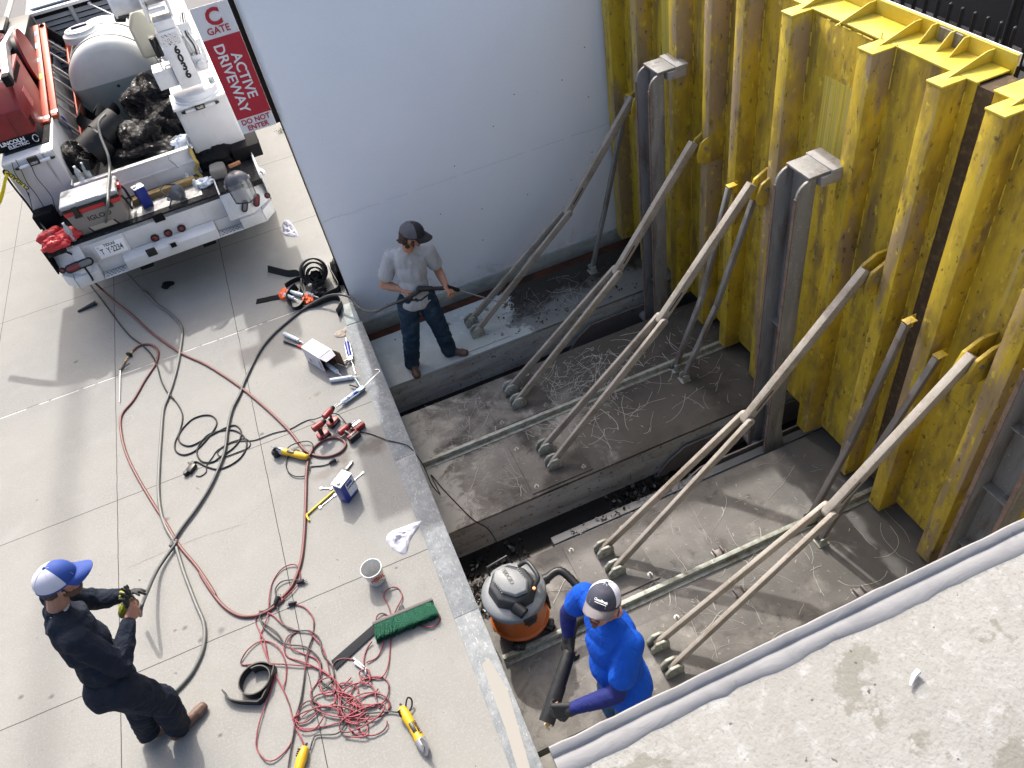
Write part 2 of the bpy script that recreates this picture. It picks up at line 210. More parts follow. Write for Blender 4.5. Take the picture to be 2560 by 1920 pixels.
# ------------------------------------------------------------------ mesh helpers
class MB:
    def __init__(s): s.v = []; s.f = []; s.mi = []
    def add(s, vs, fs, T=None, mi=0):
        n = len(s.v)
        s.v += [(T @ V(p)) if T else V(p) for p in vs]; s.f += [[i+n for i in f] for f in fs]; s.mi += [mi]*len(fs); return s
    def box(s, a, b, T=None, mi=0):
        (x0, y0, z0), (x1, y1, z1) = [[f(p, q) for p, q in zip(a, b)] for f in (min, max)]
        return s.add([(x0, y0, z0), (x1, y0, z0), (x1, y1, z0), (x0, y1, z0), (x0, y0, z1), (x1, y0, z1), (x1, y1, z1), (x0, y1, z1)],
                     [(0, 3, 2, 1), (4, 5, 6, 7), (0, 1, 5, 4), (1, 2, 6, 5), (2, 3, 7, 6), (3, 0, 4, 7)], T, mi)
    def prism(s, poly, ax, a, b, T=None, mi=0):     # outline extruded along axis ax
        def P(u, v_, h): return {'x': (h, u, v_), 'y': (u, h, v_), 'z': (u, v_, h)}[ax]
        n = len(poly)
        return s.add([P(u, v_, a) for u, v_ in poly]+[P(u, v_, b) for u, v_ in poly],
                     [list(range(n))[::-1], list(range(n, 2*n))]+[(i, (i+1) % n, n+(i+1) % n, n+i) for i in range(n)], T, mi)
    def tube(s, pts, r, n=8, cap=True, T=None, mi=0):
        pts = [V(p) for p in pts]; N = len(pts); vs = []; fs = []
        u = None
        for i, p in enumerate(pts):
            t = (pts[min(i+1, N-1)]-pts[max(i-1, 0)]).normalized()
            if u is None: u = t.cross(V((0, 0, 1)) if abs(t.z) < .9 else V((1, 0, 0))).normalized()
            else: u = (u-t*u.dot(t)).normalized()
            w_ = t.cross(u); rr = r[i] if isinstance(r, (list, tuple)) else r
            for k in range(n):
                a = 2*math.pi*k/n; vs.append(p+u*math.cos(a)*rr+w_*math.sin(a)*rr)
        for i in range(N-1):
            for k in range(n): fs.append((i*n+k, i*n+(k+1) % n, (i+1)*n+(k+1) % n, (i+1)*n+k))
        if cap: fs += [list(range(n))[::-1], list(range((N-1)*n, N*n))]
        return s.add(vs, fs, T, mi)
    def bar(s, p, q, wd, ht, up=V((0, 0, 1)), T=None, mi=0):   # rectangular bar, wd across, ht along up
        p, q = V(p), V(q); t = (q-p).normalized(); a = t.cross(up).normalized(); u = a.cross(t).normalized()
        vs = [o+a*sx*wd/2+u*sy*ht/2 for o in (p, q) for sx, sy in ((-1, -1), (1, -1), (1, 1), (-1, 1))]
        return s.add(vs, [(3, 2, 1, 0), (4, 5, 6, 7), (0, 1, 5, 4), (1, 2, 6, 5), (2, 3, 7, 6), (3, 0, 4, 7)], T, mi)
    def lathe(s, prof, n=24, T=None, mi=0, caps=True):
        vs = [(r*math.cos(2*math.pi*k/n), r*math.sin(2*math.pi*k/n), z) for r, z in prof for k in range(n)]
        fs = [(i*n+k, i*n+(k+1) % n, (i+1)*n+(k+1) % n, (i+1)*n+k) for i in range(len(prof)-1) for k in range(n)]
        if caps: fs += [list(range(n))[::-1], list(range((len(prof)-1)*n, len(prof)*n))]
        return s.add(vs, fs, T, mi)
    def ball(s, c, r, T=None, mi=0, n=12):
        r = (r, r, r) if not hasattr(r, '__len__') else r
        prof = [(math.sin(math.pi*i/n), -math.cos(math.pi*i/n)) for i in range(n+1)]; prof[0] = (.02, -1); prof[-1] = (.02, 1)
        S = Matrix.Translation(V(c)) @ Matrix.Diagonal((*r, 1))
        return s.lathe(prof, n*2, (T @ S) if T else S, mi)
    def build(s, name, m, parent=None, bevel=0, smooth=None, loc=None, seg=2):
        me = bpy.data.meshes.new(name); me.from_pydata([tuple(v) for v in s.v], [], s.f)
        ms = m if isinstance(m, (list, tuple)) else [m]
        for q in ms: me.materials.append(M[q] if isinstance(q, str) else q)
        for p, i in zip(me.polygons, s.mi): p.material_index = i
        bm = bmesh.new(); bm.from_mesh(me); bmesh.ops.recalc_face_normals(bm, faces=bm.faces)
        if bevel: bmesh.ops.bevel(bm, geom=[e for e in bm.edges if len(e.link_faces) == 2 and e.calc_face_angle(0) > R(35)], offset=bevel, segments=seg, affect='EDGES', profile=.5, clamp_overlap=True)
        bm.to_mesh(me); bm.free()
        if smooth or (smooth is None and bevel == 0 and len(s.v) > 60) or bevel:
            for p in me.polygons: p.use_smooth = True
            me.set_sharp_from_angle(angle=R(smooth if smooth and smooth > 1 else 38))
        o = bpy.data.objects.new(name, me); COL.objects.link(o)
        if parent: o.parent = parent
        if loc: o.location = loc
        return o
def tag(o, label=None, cat=None, group=None, kind=None):
    for k, v_ in (('label', label), ('category', cat), ('group', group), ('kind', kind)):
        if v_: o[k] = v_
    return o
def thing(name, label, cat, loc=(0, 0, 0), rz=0, group=None, rot=None, scale=None):
    o = bpy.data.objects.new(name, None); COL.objects.link(o); o.empty_display_size = .1
    o.location = loc; o.rotation_euler = rot or (0, 0, rz)
    if scale: o.scale = (scale,)*3
    return tag(o, label, cat, group)
def copy_tree(o, loc=None, rz=None, label=None):
    c = o.copy(); COL.objects.link(c)
    if loc is not None: c.location = loc
    if rz is not None: c.rotation_euler = (0, 0, rz)
    if label: c['label'] = label
    for ch in list(o.children):
        k = ch.copy(); COL.objects.link(k); k.parent = c
        for g in list(ch.children):
            q = g.copy(); COL.objects.link(q); q.parent = k
    return c
def smooth_path(pts, n=6, closed=False):
    pts = [V(p) for p in pts]; out = []; N = len(pts)
    for i in range(N if closed else N-1):
        g = (lambda k: pts[k % N]) if closed else (lambda k: pts[max(0, min(N-1, k))])
        p0, p1, p2, p3 = g(i-1), g(i), g(i+1), g(i+2)
        for k in range(n):
            t = k/n
            out.append(.5*((2*p1)+(p2-p0)*t+(2*p0-5*p1+4*p2-p3)*t*t+(3*p1-p0-3*p2+p3)*t**3))
    out.append(pts[0] if closed else pts[-1]); return out
def text(name, s, size, O, X, Y, m, parent=None, ext=.0015, bold=.0, sx=1.0, align='CENTER', space=1.0):
    """flat lettering: centre O, reading direction X, up direction Y"""
    c = bpy.data.curves.new(name, 'FONT'); c.body = s; c.size = size; c.align_x = align; c.align_y = 'CENTER'; c.extrude = ext; c.offset = bold*size; c.resolution_u = 3; c.space_character = space
    o = bpy.data.objects.new(name, c); COL.objects.link(o)
    dg = bpy.context.evaluated_depsgraph_get(); me = bpy.data.meshes.new_from_object(o.evaluated_get(dg))
    bpy.data.objects.remove(o); bpy.data.curves.remove(c)
    X = V(X).normalized(); Y = V(Y); Y = (Y-X*Y.dot(X)).normalized(); Z = X.cross(Y)
    T = Matrix([[X[i], Y[i], Z[i], V(O)[i]] for i in range(3)]+[[0, 0, 0, 1]]) @ Matrix.Diagonal((sx, 1, 1, 1))
    me.transform(T); me.materials.clear(); me.materials.append(M[m])
    o = bpy.data.objects.new(name, me); COL.objects.link(o)
    if parent: o.parent = parent
    return o
def frameT(O, X, Zup=(0, 0, 1)):
    X = V(X).normalized(); Z = V(Zup); Y = Z.cross(X).normalized(); Z = X.cross(Y)
    return Matrix([[X[i], Y[i], Z[i], V(O)[i]] for i in range(3)]+[[0, 0, 0, 1]])
# ------------------------------------------------------------------ the setting
def struct(name, mb, m, **k): return tag(mb.build(name, m, **k), kind='structure')
WALL_Y = 7.35; GX = 3.55; SZ = -.5
g = MB()
g.add([(-60, -12, 0), (.05, -12, 0), (.05, 80, 0), (-60, 80, 0)], [(0, 1, 2, 3)])
g.add([(.05, 7.9, 0), (80, 7.9, 0), (80, 80, 0), (.05, 80, 0)], [(0, 1, 2, 3)])
g.add([(4.05, -12, 0), (80, -12, 0), (80, 7.9, 0), (4.05, 7.9, 0)], [(0, 1, 2, 3)])
struct('driveway', g, 'ground')
b = MB(); b.box((-.12, -1, -1.3), (.045, 7.9, -.004)); b.box((4.06, -1, -1.3), (4.3, 7.9, -.004)); b.box((.05, -1.2, -1.3), (4.05, -1, -.004))
struct('pit_wall', b, 'pit')
b = MB(); b.box((.05, -1, -1.3), (4.05, 7.34, -1.12)); struct('pit_floor', b, 'pit')
b = MB(); b.box((.05, 5.70, -1.11), (3.9, 6.22, -.93)); b.box((.05, 3.53, -1.11), (3.9, 4.14, -.94)); struct('trough_water', b, 'water')
# concrete slabs in the pit, each with a darker edge face
def slab(name, y0, y1, m):
    b = MB(); b.box((.06, y0+.012, -1.1), (3.95, y1-.012, SZ-.006)); o = struct(name, b, 'fascia')
    c = MB(); c.box((.055, y0, SZ-.03), (3.955, y1, SZ)); o2 = struct(name+'_top', c, m, bevel=.004); return o
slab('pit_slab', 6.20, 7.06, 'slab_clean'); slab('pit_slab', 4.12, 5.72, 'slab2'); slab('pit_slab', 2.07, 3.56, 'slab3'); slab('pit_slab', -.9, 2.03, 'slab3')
b = MB(); b.box((.05, 7.07, -1.1), (3.9, 7.34, -.62)); b.box((.05, 7.05, -.66), (3.9, 7.10, -.56)); tag(b.build('edge_angle', 'rust', bevel=.005), 'rust red steel channel along the foot of the white wall', 'steel channel')
b = MB(); b.box((.9, 3.565, -.8), (3.9, 3.76, -.66)); b.box((.9, 3.565, -.665), (3.0, 3.60, -.60)); b.box((.9, 3.67, -.66), (3.9, 3.685, -.645))
tag(b.build('trough_ledge', 'ledge', bevel=.004), 'wet grey ledge inside the near water channel', 'ledge')
# galvanised kerb strip
b = MB()
ys = [-1, 1.35, 3.02, 4.72, 6.82]
for a, c in zip(ys[:-1], ys[1:]): b.box((-.13, a+.0015, -.02), (.062, c-.0015, .006))
b.box((.058, -1, -.16), (.066, 6.82, .004))
tag(b.build('kerb_plate', 'strip', bevel=.002), 'galvanised steel plate capping the left edge of the pit', 'steel plate')
b = MB(); b.box((-.10, 6.825, -.02), (.05, 7.2, .012)); tag(b.build('corner_plate', 'footing', bevel=.003), 'small grey cement patch where the kerb plate meets the white wall', 'cement patch')
b = MB(); b.add([(-.1, 1.72, .0085), (-.02, 1.75, .0085), (.04, 2.35, .0085), (0, 2.62, .0085), (-.06, 2.6, .0085), (-.07, 2.1, .0085)], [(0, 1, 2, 3, 4, 5)])
b.f = b.f; tag(b.build('plaster_patch', mat('dried_plaster', (.27, .26, .235), .9)), 'dried cream plaster patch at the near end of the kerb plate', 'plaster patch')
# white wall
b = MB(); b.box((.05, WALL_Y, -.42), (7, 7.75, 3.62)); b.box((.052, WALL_Y+.012, -1.1), (3.95, 7.74, -.42))
wl = thing('white_wall', 'tall painted pale blue white concrete wall behind the pit', 'wall', (3, 7.5, 0))
def wpart(name, mb, m, **k):
    o = mb.build(name, m, **k); o.parent = wl; o.location = (-3, -7.5, 0); return o
c = MB(); c.box((.05, WALL_Y, -.42), (7, 7.75, 3.62)); wpart('wall_face', c, 'wall', bevel=.006)
c = MB(); c.box((.056, WALL_Y-.018, -.62), (3.95, 7.74, -.421)); wpart('footing', c, 'footing', bevel=.004)
c = MB()
for k in range(46):                     # the scored board joint and tie holes
    x0 = .06+k*.08
    if noise.noise(V((k*.7, 2, 0))) > -.25: c.box((x0, WALL_Y-.0016, .98+.016*noise.noise(V((k*.4, 0, 0)))), (x0+.078, WALL_Y-.0002, .983+.016*noise.noise(V((k*.4, 0, 0)))))
jl = wpart('board_joint', c, mat('joint_shadow_line', (.50, .52, .55), .8))
c = MB()
for (px, py) in [(1101, 535), (1136, 415), (1405, 200), (1285, 236), (1233, 316), (1471, 242), (1428, 449), (1205, 522), (1319, 486), (1480, 380), (1461, 118), (968, 760), (1207, 600)]:
    p = aty(px, py, WALL_Y)
    c.lathe([(.006, 0), (.007, .0025)], 8, Matrix.Translation((p.x, WALL_Y+.0005, p.z)) @ Matrix.Rotation(R(90), 4, 'X'))
wpart('tie_hole', c, mat('tie_hole_dark', (.12, .13, .15), .9))
c = MB(); c.box((-.002, WALL_Y-.02, 2.13), (.046, WALL_Y+.3, 3.62)); c.box((.034, WALL_Y-.004, -.02), (.046, WALL_Y+.3, 2.129)); o = c.build('edge_seal', 'matteblack'); tag(o, 'black rubber seal up the left end of the white wall', 'seal')
# gate sign
sg = thing('gate_sign', 'red and white ACTIVE DRIVEWAY sign hung beside the wall end', 'sign', (-.163, WALL_Y-.06, 2.7))
SX0, SX1, SZ0, SZ1 = -.165, .155, -.51, .66     # local
SZ_ = 2.72-2.7
def sbox(x0, x1, z0, z1, m, nm, y=0): c = MB(); c.box((x0, y, z0), (x1, y+.004, z1)); return c.build(nm, m, sg)
sbox(-.16, .16, -.56, .56, 'sign_w', 'panel', .001); sbox(-.16, .16, -.42, .296, 'sign_r', 'red_field', -.004)
X = (1, 0, 0); Z = (0, 0, 1)
text('letter', 'C', .185, (0, -.0035, .455), X, Z, 'sign_r', sg, bold=.035)
text('lettering', 'GATE', .078, (.0, -.0035, .352), X, Z, 'sign_r', sg, bold=.012)
text('lettering', 'ACTIVE', .122, (.055, -.006, -.06), (0, 0, -1), (1, 0, 0), 'sign_w', sg, bold=.018)
text('lettering', 'DRIVEWAY', .122, (-.058, -.006, -.06), (0, 0, -1), (1, 0, 0), 'sign_w', sg, bold=.018)
text('lettering', 'DO NOT', .066, (.0, -.0035, -.460), X, Z, 'sign_r', sg, bold=.02)
text('lettering', 'ENTER', .066, (.0, -.0035, -.522), X, Z, 'sign_r', sg, bold=.02)
# parapet in the near corner
PZ = 3.6
pr = thing('parapet_wall', 'near concrete parapet wall with a pale weathered top', 'wall', (2, .2, 0))
def ppart(name, mb, m, **k):
    o = mb.build(name, m, **k); o.parent = pr; o.location = (-2, -.2, 0); return o
c = MB(); c.box((.05, -.35, -1.1), (7, .545, PZ-.01)); ppart('wall_body', c, 'parapet', bevel=.006)
c = MB()                                # peeling sealant bead along the edge, an uneven ribbon
n = 240; x0, x1 = .045, 6.9
prof = []
for i in range(n+1):
    x = x0+(x1-x0)*i/n
    e = .0025*noise.noise(V((x*14, 0, 0)))+.0012*noise.noise(V((x*60, 5, 0)))
    wd = .060+.016*noise.noise(V((x*4, 3, 0)))+.008*noise.noise(V((x*23, 3, 0)))+.005*noise.noise(V((x*90, 3, 0)))
    hh = .002*noise.noise(V((x*18, 9, 0)))+.001*noise.noise(V((x*80, 9, 0)))
    prof.append([(x, .580+e, PZ-.07), (x, .582+e, PZ-.004+hh), (x, .574+e, PZ+.010+hh), (x, .560+e, PZ+.006+hh), (x, .556+e*.5, PZ-.001), (x, .545, PZ+.002+hh*.5), (x, .580-wd*.9, PZ-.005), (x, .580-wd, PZ-.0115)])
vs = [p for r_ in prof for p in r_]; k = 8
c.add(vs, [(i*k+j, i*k+j+1, (i+1)*k+j+1, (i+1)*k+j) for i in range(n) for j in range(k-1)]+[list(range(k))])
ppart('sealant_bead', c, 'sealant', smooth=60)
b = MB(); b.tube([(0, 0, 0), (.02, .012, .001), (.034, .016, .0015)], [.0025, .005, .006], 6)
o = b.build('plastic_chip', 'wht', loc=at(2275, 1715, PZ)+V((0, 0, .001))); tag(o, 'tiny white plastic chip lying on the parapet top', 'chip')
# far-right yard beyond the gate
b = MB(); b.box((4.05, -2, .004), (16, 30, .008)); struct('pavement', b, mat('yard_asphalt', (.10, .10, .105), .9, layers=[((.15, .15, .15), 30, .5, .7), ((.03, .03, .03), 1.2, .5, .56)]))
fn = thing('picket_fence', 'black steel picket fence behind the raised gate', 'fence', (6, 5, 0))
for i in range(34):
    y = 8.2-i*.1425-5
    c = MB(); c.tube([(0, y, 0), (0, y, 2.045)], .019, 8); c.lathe([(.019, 2.04), (.017, 2.06), (.006, 2.07)], 8, Matrix.Translation((0, y, 0))); c.build('picket', 'picket', fn)
for z in (.35, 1.75):
    c = MB(); c.box((.0, -2, z), (.03, 3.4, z+.04)); c.build('rail', 'picket', fn)
c = MB(); c.box((9.5, -2, 0), (10, 22, 4.2)); dk = tag(c.build('dark_building', mat('dark_facade', (.02, .02, .022), .8), bevel=.02), 'dark building face behind the picket fence', 'building')
for (x, y, h, r_) in [(5.4, 5.95, 1.9, .07), (6.9, 5.55, 2.6, .05)]:
    c = MB(); c.tube([(0, 0, 0), (0, 0, h)], r_, 12); c.lathe([(r_*1.4, 0), (r_*1.4, .05)], 12); o = c.build('bollard' if h < 2 else 'steel_post', 'picket', loc=(x, y, 0)); tag(o, 'black steel bollard near the picket fence' if h < 2 else 'tall slim black post behind the picket fence', 'bollard' if h < 2 else 'post')
# left edge of the picture: kerb and street
b = MB(); b.box((-7.0, -12, .0), (-5.05, 80, .006)); b.box((-60, -12, .002), (-6.6, 80, .01)); b.box((-60, 17.5, .002), (.0, 80, .0115)); struct('road', b, 'road')
b = MB(); b.box((-5.2, -12, 0), (-5.05, 80, .03)); b.box((-5.2, 17.3, 0), (.0, 17.5, .03)); struct('kerb', b, 'curb', bevel=.01)
# weed tuft by the wall end
b = MB(); c0 = at(703, 330)
for i in range(150):
    a = random.uniform(0, 6.28); r_ = random.uniform(0, .10); p = c0+V((math.cos(a)*r_, math.sin(a)*r_, random.uniform(0, .06))); s = random.uniform(.008, .02)
    q = V((random.uniform(-1, 1), random.uniform(-1, 1), random.uniform(-.4, .8))).normalized()*s; r2 = V((random.uniform(-1, 1), random.uniform(-1, 1), 0)).normalized()*s*.5
    b.add([p-r2, p+q*.5+V((0, 0, s*.3)), p+r2, p+q], [(0, 1, 3), (1, 2, 3)])
tag(b.build('weed', 'weed'), 'small green weed growing at the wall foot near the sign', 'weed', kind=None)

# ------------------------------------------------------------------ flood gate
RF = 3.38; GT = 3.02; GB = -.43
def gate(name, y0, y1, ribs, label, junk):
    cx = 0; root = thing(name, label, 'gate', (GX, (y0+y1)/2, GB)); oy = (y0+y1)/2
    def part(nm, mb, m, **k):
        for i in range(len(mb.v)): mb.v[i] = mb.v[i]-V((GX, oy, GB))
        return mb.build(nm, m, root, **k)
    b = MB(); b.box((GX, y0, GB), (GX+.016, y1, GT-.012)); b.box((GX+.23, y0, GB+.1), (GX+.245, y1, GT)); skin = part('skin_plate', b, 'gplate')
    b = MB()                             # weld seams on the skin: thin bright beads and faint horizontal seams
    for (a, c) in ribs:
        for y in (a-.004, c+.004):
            z = GB+.05
            while z < GT-.1:
                l = random.uniform(.03, .16); b.tube([(GX-.002, y, z), (GX-.004, y+random.uniform(-.002, .002), z+l)], .004, 5); z += l+random.uniform(.01, .10)
    o = part('weld_bead', b, mat('weld_yellow', (.66, .52, .06), .45)); o['kind'] = 'stuff'
    for (a, c) in ribs:
        b = MB(); b.box((RF, a, GB-.02), (GX-.001, c, GT-.014)); r_ = part('rib', b, 'grib', bevel=.006)
    # top: shelf, lip, gussets
    b = MB(); b.box((GX-.012, y0-.002, GT-.011), (GX+.21, y1+.002, GT))
    for (a, c) in ribs: b.box((RF-.006, a-.004, GT-.0125), (GX-.014, c+.004, GT-.0005))
    part('top_shelf', b, 'yel_top', bevel=.002)
    b = MB(); b.box((GX+.212, y0-.02, GT-.02), (GX+.226, y1+.02, GT+.085)); part('top_lip', b, 'yel_top', bevel=.002)
    b = MB(); b.box((GX+.2265, y0-.02, GT+.02), (GX+.24, y1+.02, GT+.088)); part('lip_seal', b, mat('lip_edge_pale', (.62, .60, .55), .6))
    for y in junk:
        b = MB(); b.prism([(GX-.08, GT+.0005), (GX+.21, GT+.0005), (GX+.21, GT+.075), (GX+.16, GT+.075)], 'y', y-.004, y+.004); part('gusset', b, 'yel_top', bevel=.0015)
    return root, part
ribsA = [(7.122, 7.267), (6.55, 6.66), (5.83, 5.958), (5.295, 5.40), (4.869, 4.98), (4.335, 4.447), (3.564, 3.689), (3.02, 3.13)]
gA, pA = gate('flood_gate', 2.95, 7.335, ribsA, 'large raised yellow flood gate panel standing in the pit', [4.38, 4.02, 3.625, 3.08, 4.9, 5.35])
ribsB = [(2.60, 2.722), (2.055, 2.182), (1.40, 1.52)]
gB, pB = gate('flood_gate', .60, 2.835, ribsB, 'nearer yellow flood gate panel beside the parapet', [2.66, 2.3, 2.1])
# far short bracket and worn rubbing plates
for (y0, y1, z0, z1) in [(3.72, 4.27, 1.95, GT-.03), (5.99, 6.5, 1.95, GT-.03)]:
    b = MB(); b.box((GX-.008, y0, z0), (GX-.0005, y1, z1)); o = pA('doubler_plate', b, 'gplate', bevel=.002)
    b = MB(); b.box((GX-.011, y0+.13, 1.95), (GX-.0085, y1-.14, 2.64)); o = pA('worn_patch', b, 'yplate')
    b = MB()
    for k in range(5): b.tube([(GX-.012, y0+.03+k*.1, z1+.004), (GX-.012, y0+.03+k*.1+random.uniform(.03, .09), z1+.004)], .005, 6)
    o = pA('weld_bead', b, 'yel_top'); o['kind'] = 'stuff'
b = MB()                                 # latch brackets on the lip
for y in (3.50, 3.36, 3.26):
    b = MB(); b.prism([(GX+.09, GT+.0008), (GX+.21, GT+.0008), (GX+.21, GT+.088), (GX+.17, GT+.088)], 'y', y-.004, y+.004); pA('latch_bracket', b, 'yel_top', bevel=.0015)
b = MB(); b.box((GX+.195, 3.30, GT+.002), (GX+.208, 3.47, GT+.08)); pA('latch_plate', b, 'post')
# mid-height stiffener seams and splice
for gp, y0, y1 in ((pA, 2.95, 7.33), (pB, .6, 2.83)):
    b = MB()
    for z in (.95, -.05): b.box((GX-.0035, y0, z), (GX-.0008, y1, z+.012))
    gp('horizontal_seam', b, 'gplate')
b = MB()
for (y) in (2.835,): b.box((GX-.0005, y+.004, GB), (GX+.2, 2.946, GT-.02))
tag(b.build('gap_filler', mat('brown_rusted_gap', (.06, .038, .02), .9, layers=[((.12, .085, .04), 20, .5, .7)])), 'dark rusty strip in the gap between the two gate panels', 'filler strip')

# ------------------------------------------------------------------ grey hinge posts
def post(y0, y1, label):
    ym = (y0+y1)/2; root = thing('hinge_post', label, 'post', (3.1, ym, -1.05), group='twin plate posts carrying the gate')
    O = V((3.1, ym, -1.05)); top = 2.2
    for y in (y0, y1):
        pts = [(3.05, -1.05), (3.27, -1.05), (3.27, -.75), (3.20, -.35), (3.195, top)]
        arc = [(3.05+.11-.11*math.cos(a), top-.11+.11*math.sin(a)) for a in [R(q) for q in (80, 60, 40, 20, 0)]]
        poly = [(x-O.x, z-O.z) for x, z in pts+arc]
        b = MB(); b.prism(poly, 'y', y-O.y-.011, y-O.y+.011); b.build('side_plate', 'post', root, bevel=.003)
        b = MB()
        edge = [(3.047, -1.0), (3.047, -.2), (3.047, .8), (3.047, top-.12)]
        for (a, c) in zip(edge[:-1], edge[1:]): b.bar((a[0]-O.x, y-O.y, a[1]-O.z), (c[0]-O.x, y-O.y, c[1]-O.z), .026, .007, V((1, 0, 0)))
        b.build('rusty_edge', 'rustedge', root)
    b = MB(); b.box((3.13-O.x, y0-O.y-.012, top-O.z+.002), (3.36-O.x, y1-O.y+.012, top-O.z+.022)); b.build('cap_plate', 'post', root, bevel=.004)
    b = MB(); b.box((3.225-O.x, y0-O.y-.03, top-O.z+.001-.075), (3.40-O.x, y1-O.y+.03, top-O.z)); b.box((3.30-O.x, y0-O.y-.03, top-O.z), (3.42-O.x, y1-O.y+.03, top-O.z+.03)); b.build('rubber_block', mat('weathered_block', (.30, .29, .28), .8, layers=[((.2, .19, .185), 20, .5, .7)]), root, bevel=.004)
    for z in ((-.15, .8) if y0 > 2 else (-.15, .45, 1.05, 1.6)):
        b = MB(); b.box((3.12-O.x, y0-O.y+.012, z-O.z), (3.19-O.x, y1-O.y-.012, z+.012-O.z)); b.build('rung_plate', 'post', root)
    b = MB(); b.box((3.183-O.x, y0-O.y+.012, -.9-O.z), (3.193-O.x, y1-O.y-.012, top-O.z)); b.build('back_plate', 'post', root)
    return root
post(5.72, 5.95, 'grey twin plate post nearest the white wall'); post(3.68, 3.91, 'grey twin plate post rising from the near water channel'); post(1.56, 1.79, 'rusty edged twin plate post half hidden by the parapet')
def hinge_frame(y0, y1, label, x0=2.15):
    root = thing('channel_base', label, 'steel base', (2.8, (y0+y1)/2, -1.06), group='steel base frames in the water channels'); O = V((2.8, (y0+y1)/2, -1.06))
    for y in (y0, y1):
        b = MB(); b.prism([(x0+.0-O.x, 0), (3.9-O.x, 0), (3.9-O.x, .42), (x0+.30-O.x, .42), (x0+.12-O.x, .30), (x0-O.x, .16)], 'y', y-O.y-.008, y-O.y+.008); b.build('side_plate', 'darksteel', root, smooth=0)
    b = MB(); b.box((3.32-O.x, y0-O.y+.01, .05), (3.34-O.x, y1-O.y-.01, .40)); b.build('cross_plate', 'darksteel', root)
    b = MB(); b.tube([(3.1-O.x, y0-O.y-.03, .28), (3.1-O.x, y1-O.y+.03, .28)], .05, 14); b.build('hinge_pin', 'post', root)
hinge_frame(5.76, 6.12, 'dark angled base frame in the far water channel'); hinge_frame(3.80, 4.08, 'dark angled base frame in the near water channel')

# ------------------------------------------------------------------ folding struts
LABS = ['folding strut in front of the white wall, farthest of the five', 'folding strut rising from the dark slab, second from the white wall', 'folding strut standing on the middle slab beside the centre rail', 'folding strut standing behind the man in the blue shirt', 'nearest folding strut, right of the man in the blue shirt']
def lugs(b, x, y, z, s=1.0):
    for dy in (-.036, .036):
        b.prism([(x-.075*s, z), (x+.075*s, z), (x+.075*s, z+.085*s), (x+.035*s, z+.125*s), (x-.035*s, z+.125*s), (x-.075*s, z+.075*s)], 'y', y+dy-.011, y+dy+.011)
def strut(y0, ex, ez, tx, tz, lab, grp='folding struts propping the gate'):
    fx = 1.22; root = thing('folding_strut', lab, 'strut', (fx, y0, SZ), group=grp); O = V((fx, y0, SZ))
    b = MB(); b.box((-.30, -.31, .0005), (.30, .31, .012)); b.build('base_plate', 'slab_clean' if y0 > 6 else ('slab2' if y0 > 4 else 'slab3'), root, bevel=.002)
    for sx, sy in ((-.24, -.25), (.24, -.25), (.24, .25), (-.24, .25)):
        c = MB(); c.lathe([(.016, .012), (.016, .024)], 6, Matrix.Translation((sx, sy, 0))); c.tube([(sx, sy, .0125), (sx, sy, .045)], .008, 10); c.lathe([(.022, .0121), (.022, .015)], 14, Matrix.Translation((sx, sy, 0))); c.build('anchor_bolt', 'boltm', root)
    for sy in (-.105, .105):
        c = MB(); lugs(c, 0, sy, .0125); l = c.build('foot_lug', 'lug', root, bevel=.003)
        c = MB(); c.tube([(0, sy-.06, .075), (0, sy+.06, .075)], .012, 10); c.build('pin', 'boltm', l)
        A = V((.0, sy, .075)); E = V((ex-O.x, sy*.42, ez-O.z)); dr = (E-A).normalized()
        c = MB(); c.bar(A-dr*.02, E, .030, .070); c.lathe([(.035, -.015), (.035, .015)], 20, Matrix.Translation(E) @ Matrix.Rotation(R(90), 4, 'X')); a = c.build('lower_arm', 'steel', root, bevel=.002)
        c = MB(); c.lathe([(.015, 0), (.015, .006), (.008, .008)], 12, Matrix.Translation(E+V((0, -.012, 0))) @ Matrix.Rotation(R(90), 4, 'X')); c.build('pivot_bolt', 'lug', a)
    E = V((ex-O.x, 0, ez-O.z)); T_ = V((tx-O.x, 0, tz-O.z)); dr = (T_-E).normalized()
    c = MB(); c.bar(E-dr*.01, T_+dr*.09, .056, .075); c.lathe([(.0375, -.027), (.0375, .027)], 20, Matrix.Translation(E-dr*.01) @ Matrix.Rotation(R(90), 4, 'X')); u = c.build('upper_arm', 'steel', root, bevel=.003)
    nrm = V((-dr.z, 0, dr.x)); 
    c = MB(); a, q = E+dr*.10, E+dr*.30
    c.bar(a-V((0, .0282, 0)), q-V((0, .0282, 0)), .002, .014, nrm); c.build('slot', mat('slot_shadow', (.03, .025, .02), .9), u)
    return root
EL = [(2.505, .597), (2.461, .625), (2.436, .699), (2.451, .643), (2.489, .583)]; TP = [(3.274, 1.538), (3.218, 1.614), (3.203, 1.661), (3.25, 1.617), (3.28, 1.563)]
YS = [6.58, 5.35, 4.46, 3.20, 2.28]
ys0 = [6.54, 5.25, 4.30, 3.13, 2.26]
for y, (ex, ez), (tx, tz), lab in zip(YS, EL, TP, LABS):
    strut(y, ex, ez, tx, tz, lab)
# yellow pairs of lugs on the gate that take the struts
for y, (tx, tz) in zip(YS, TP):
    b = MB()
    for dy in (-.048, .048):
        b.prism([(GX-.002, tz-.14), (GX-.002, tz+.13), (GX-.13, tz+.13), (GX-.24, tz+.07), (GX-.27, tz-.03), (GX-.27, tz-.10), (GX-.2, tz-.14)], 'y', y+dy-.012, y+dy+.012)
    (pA if y > 2.9 else pB)('strut_lug', b, 'gplate', bevel=.003)
    b = MB(); b.tube([(GX-.19, y-.067, tz+.01), (GX-.19, y+.067, tz+.01)], .017, 12); (pA if y > 2.9 else pB)('lug_pin', b, 'post')
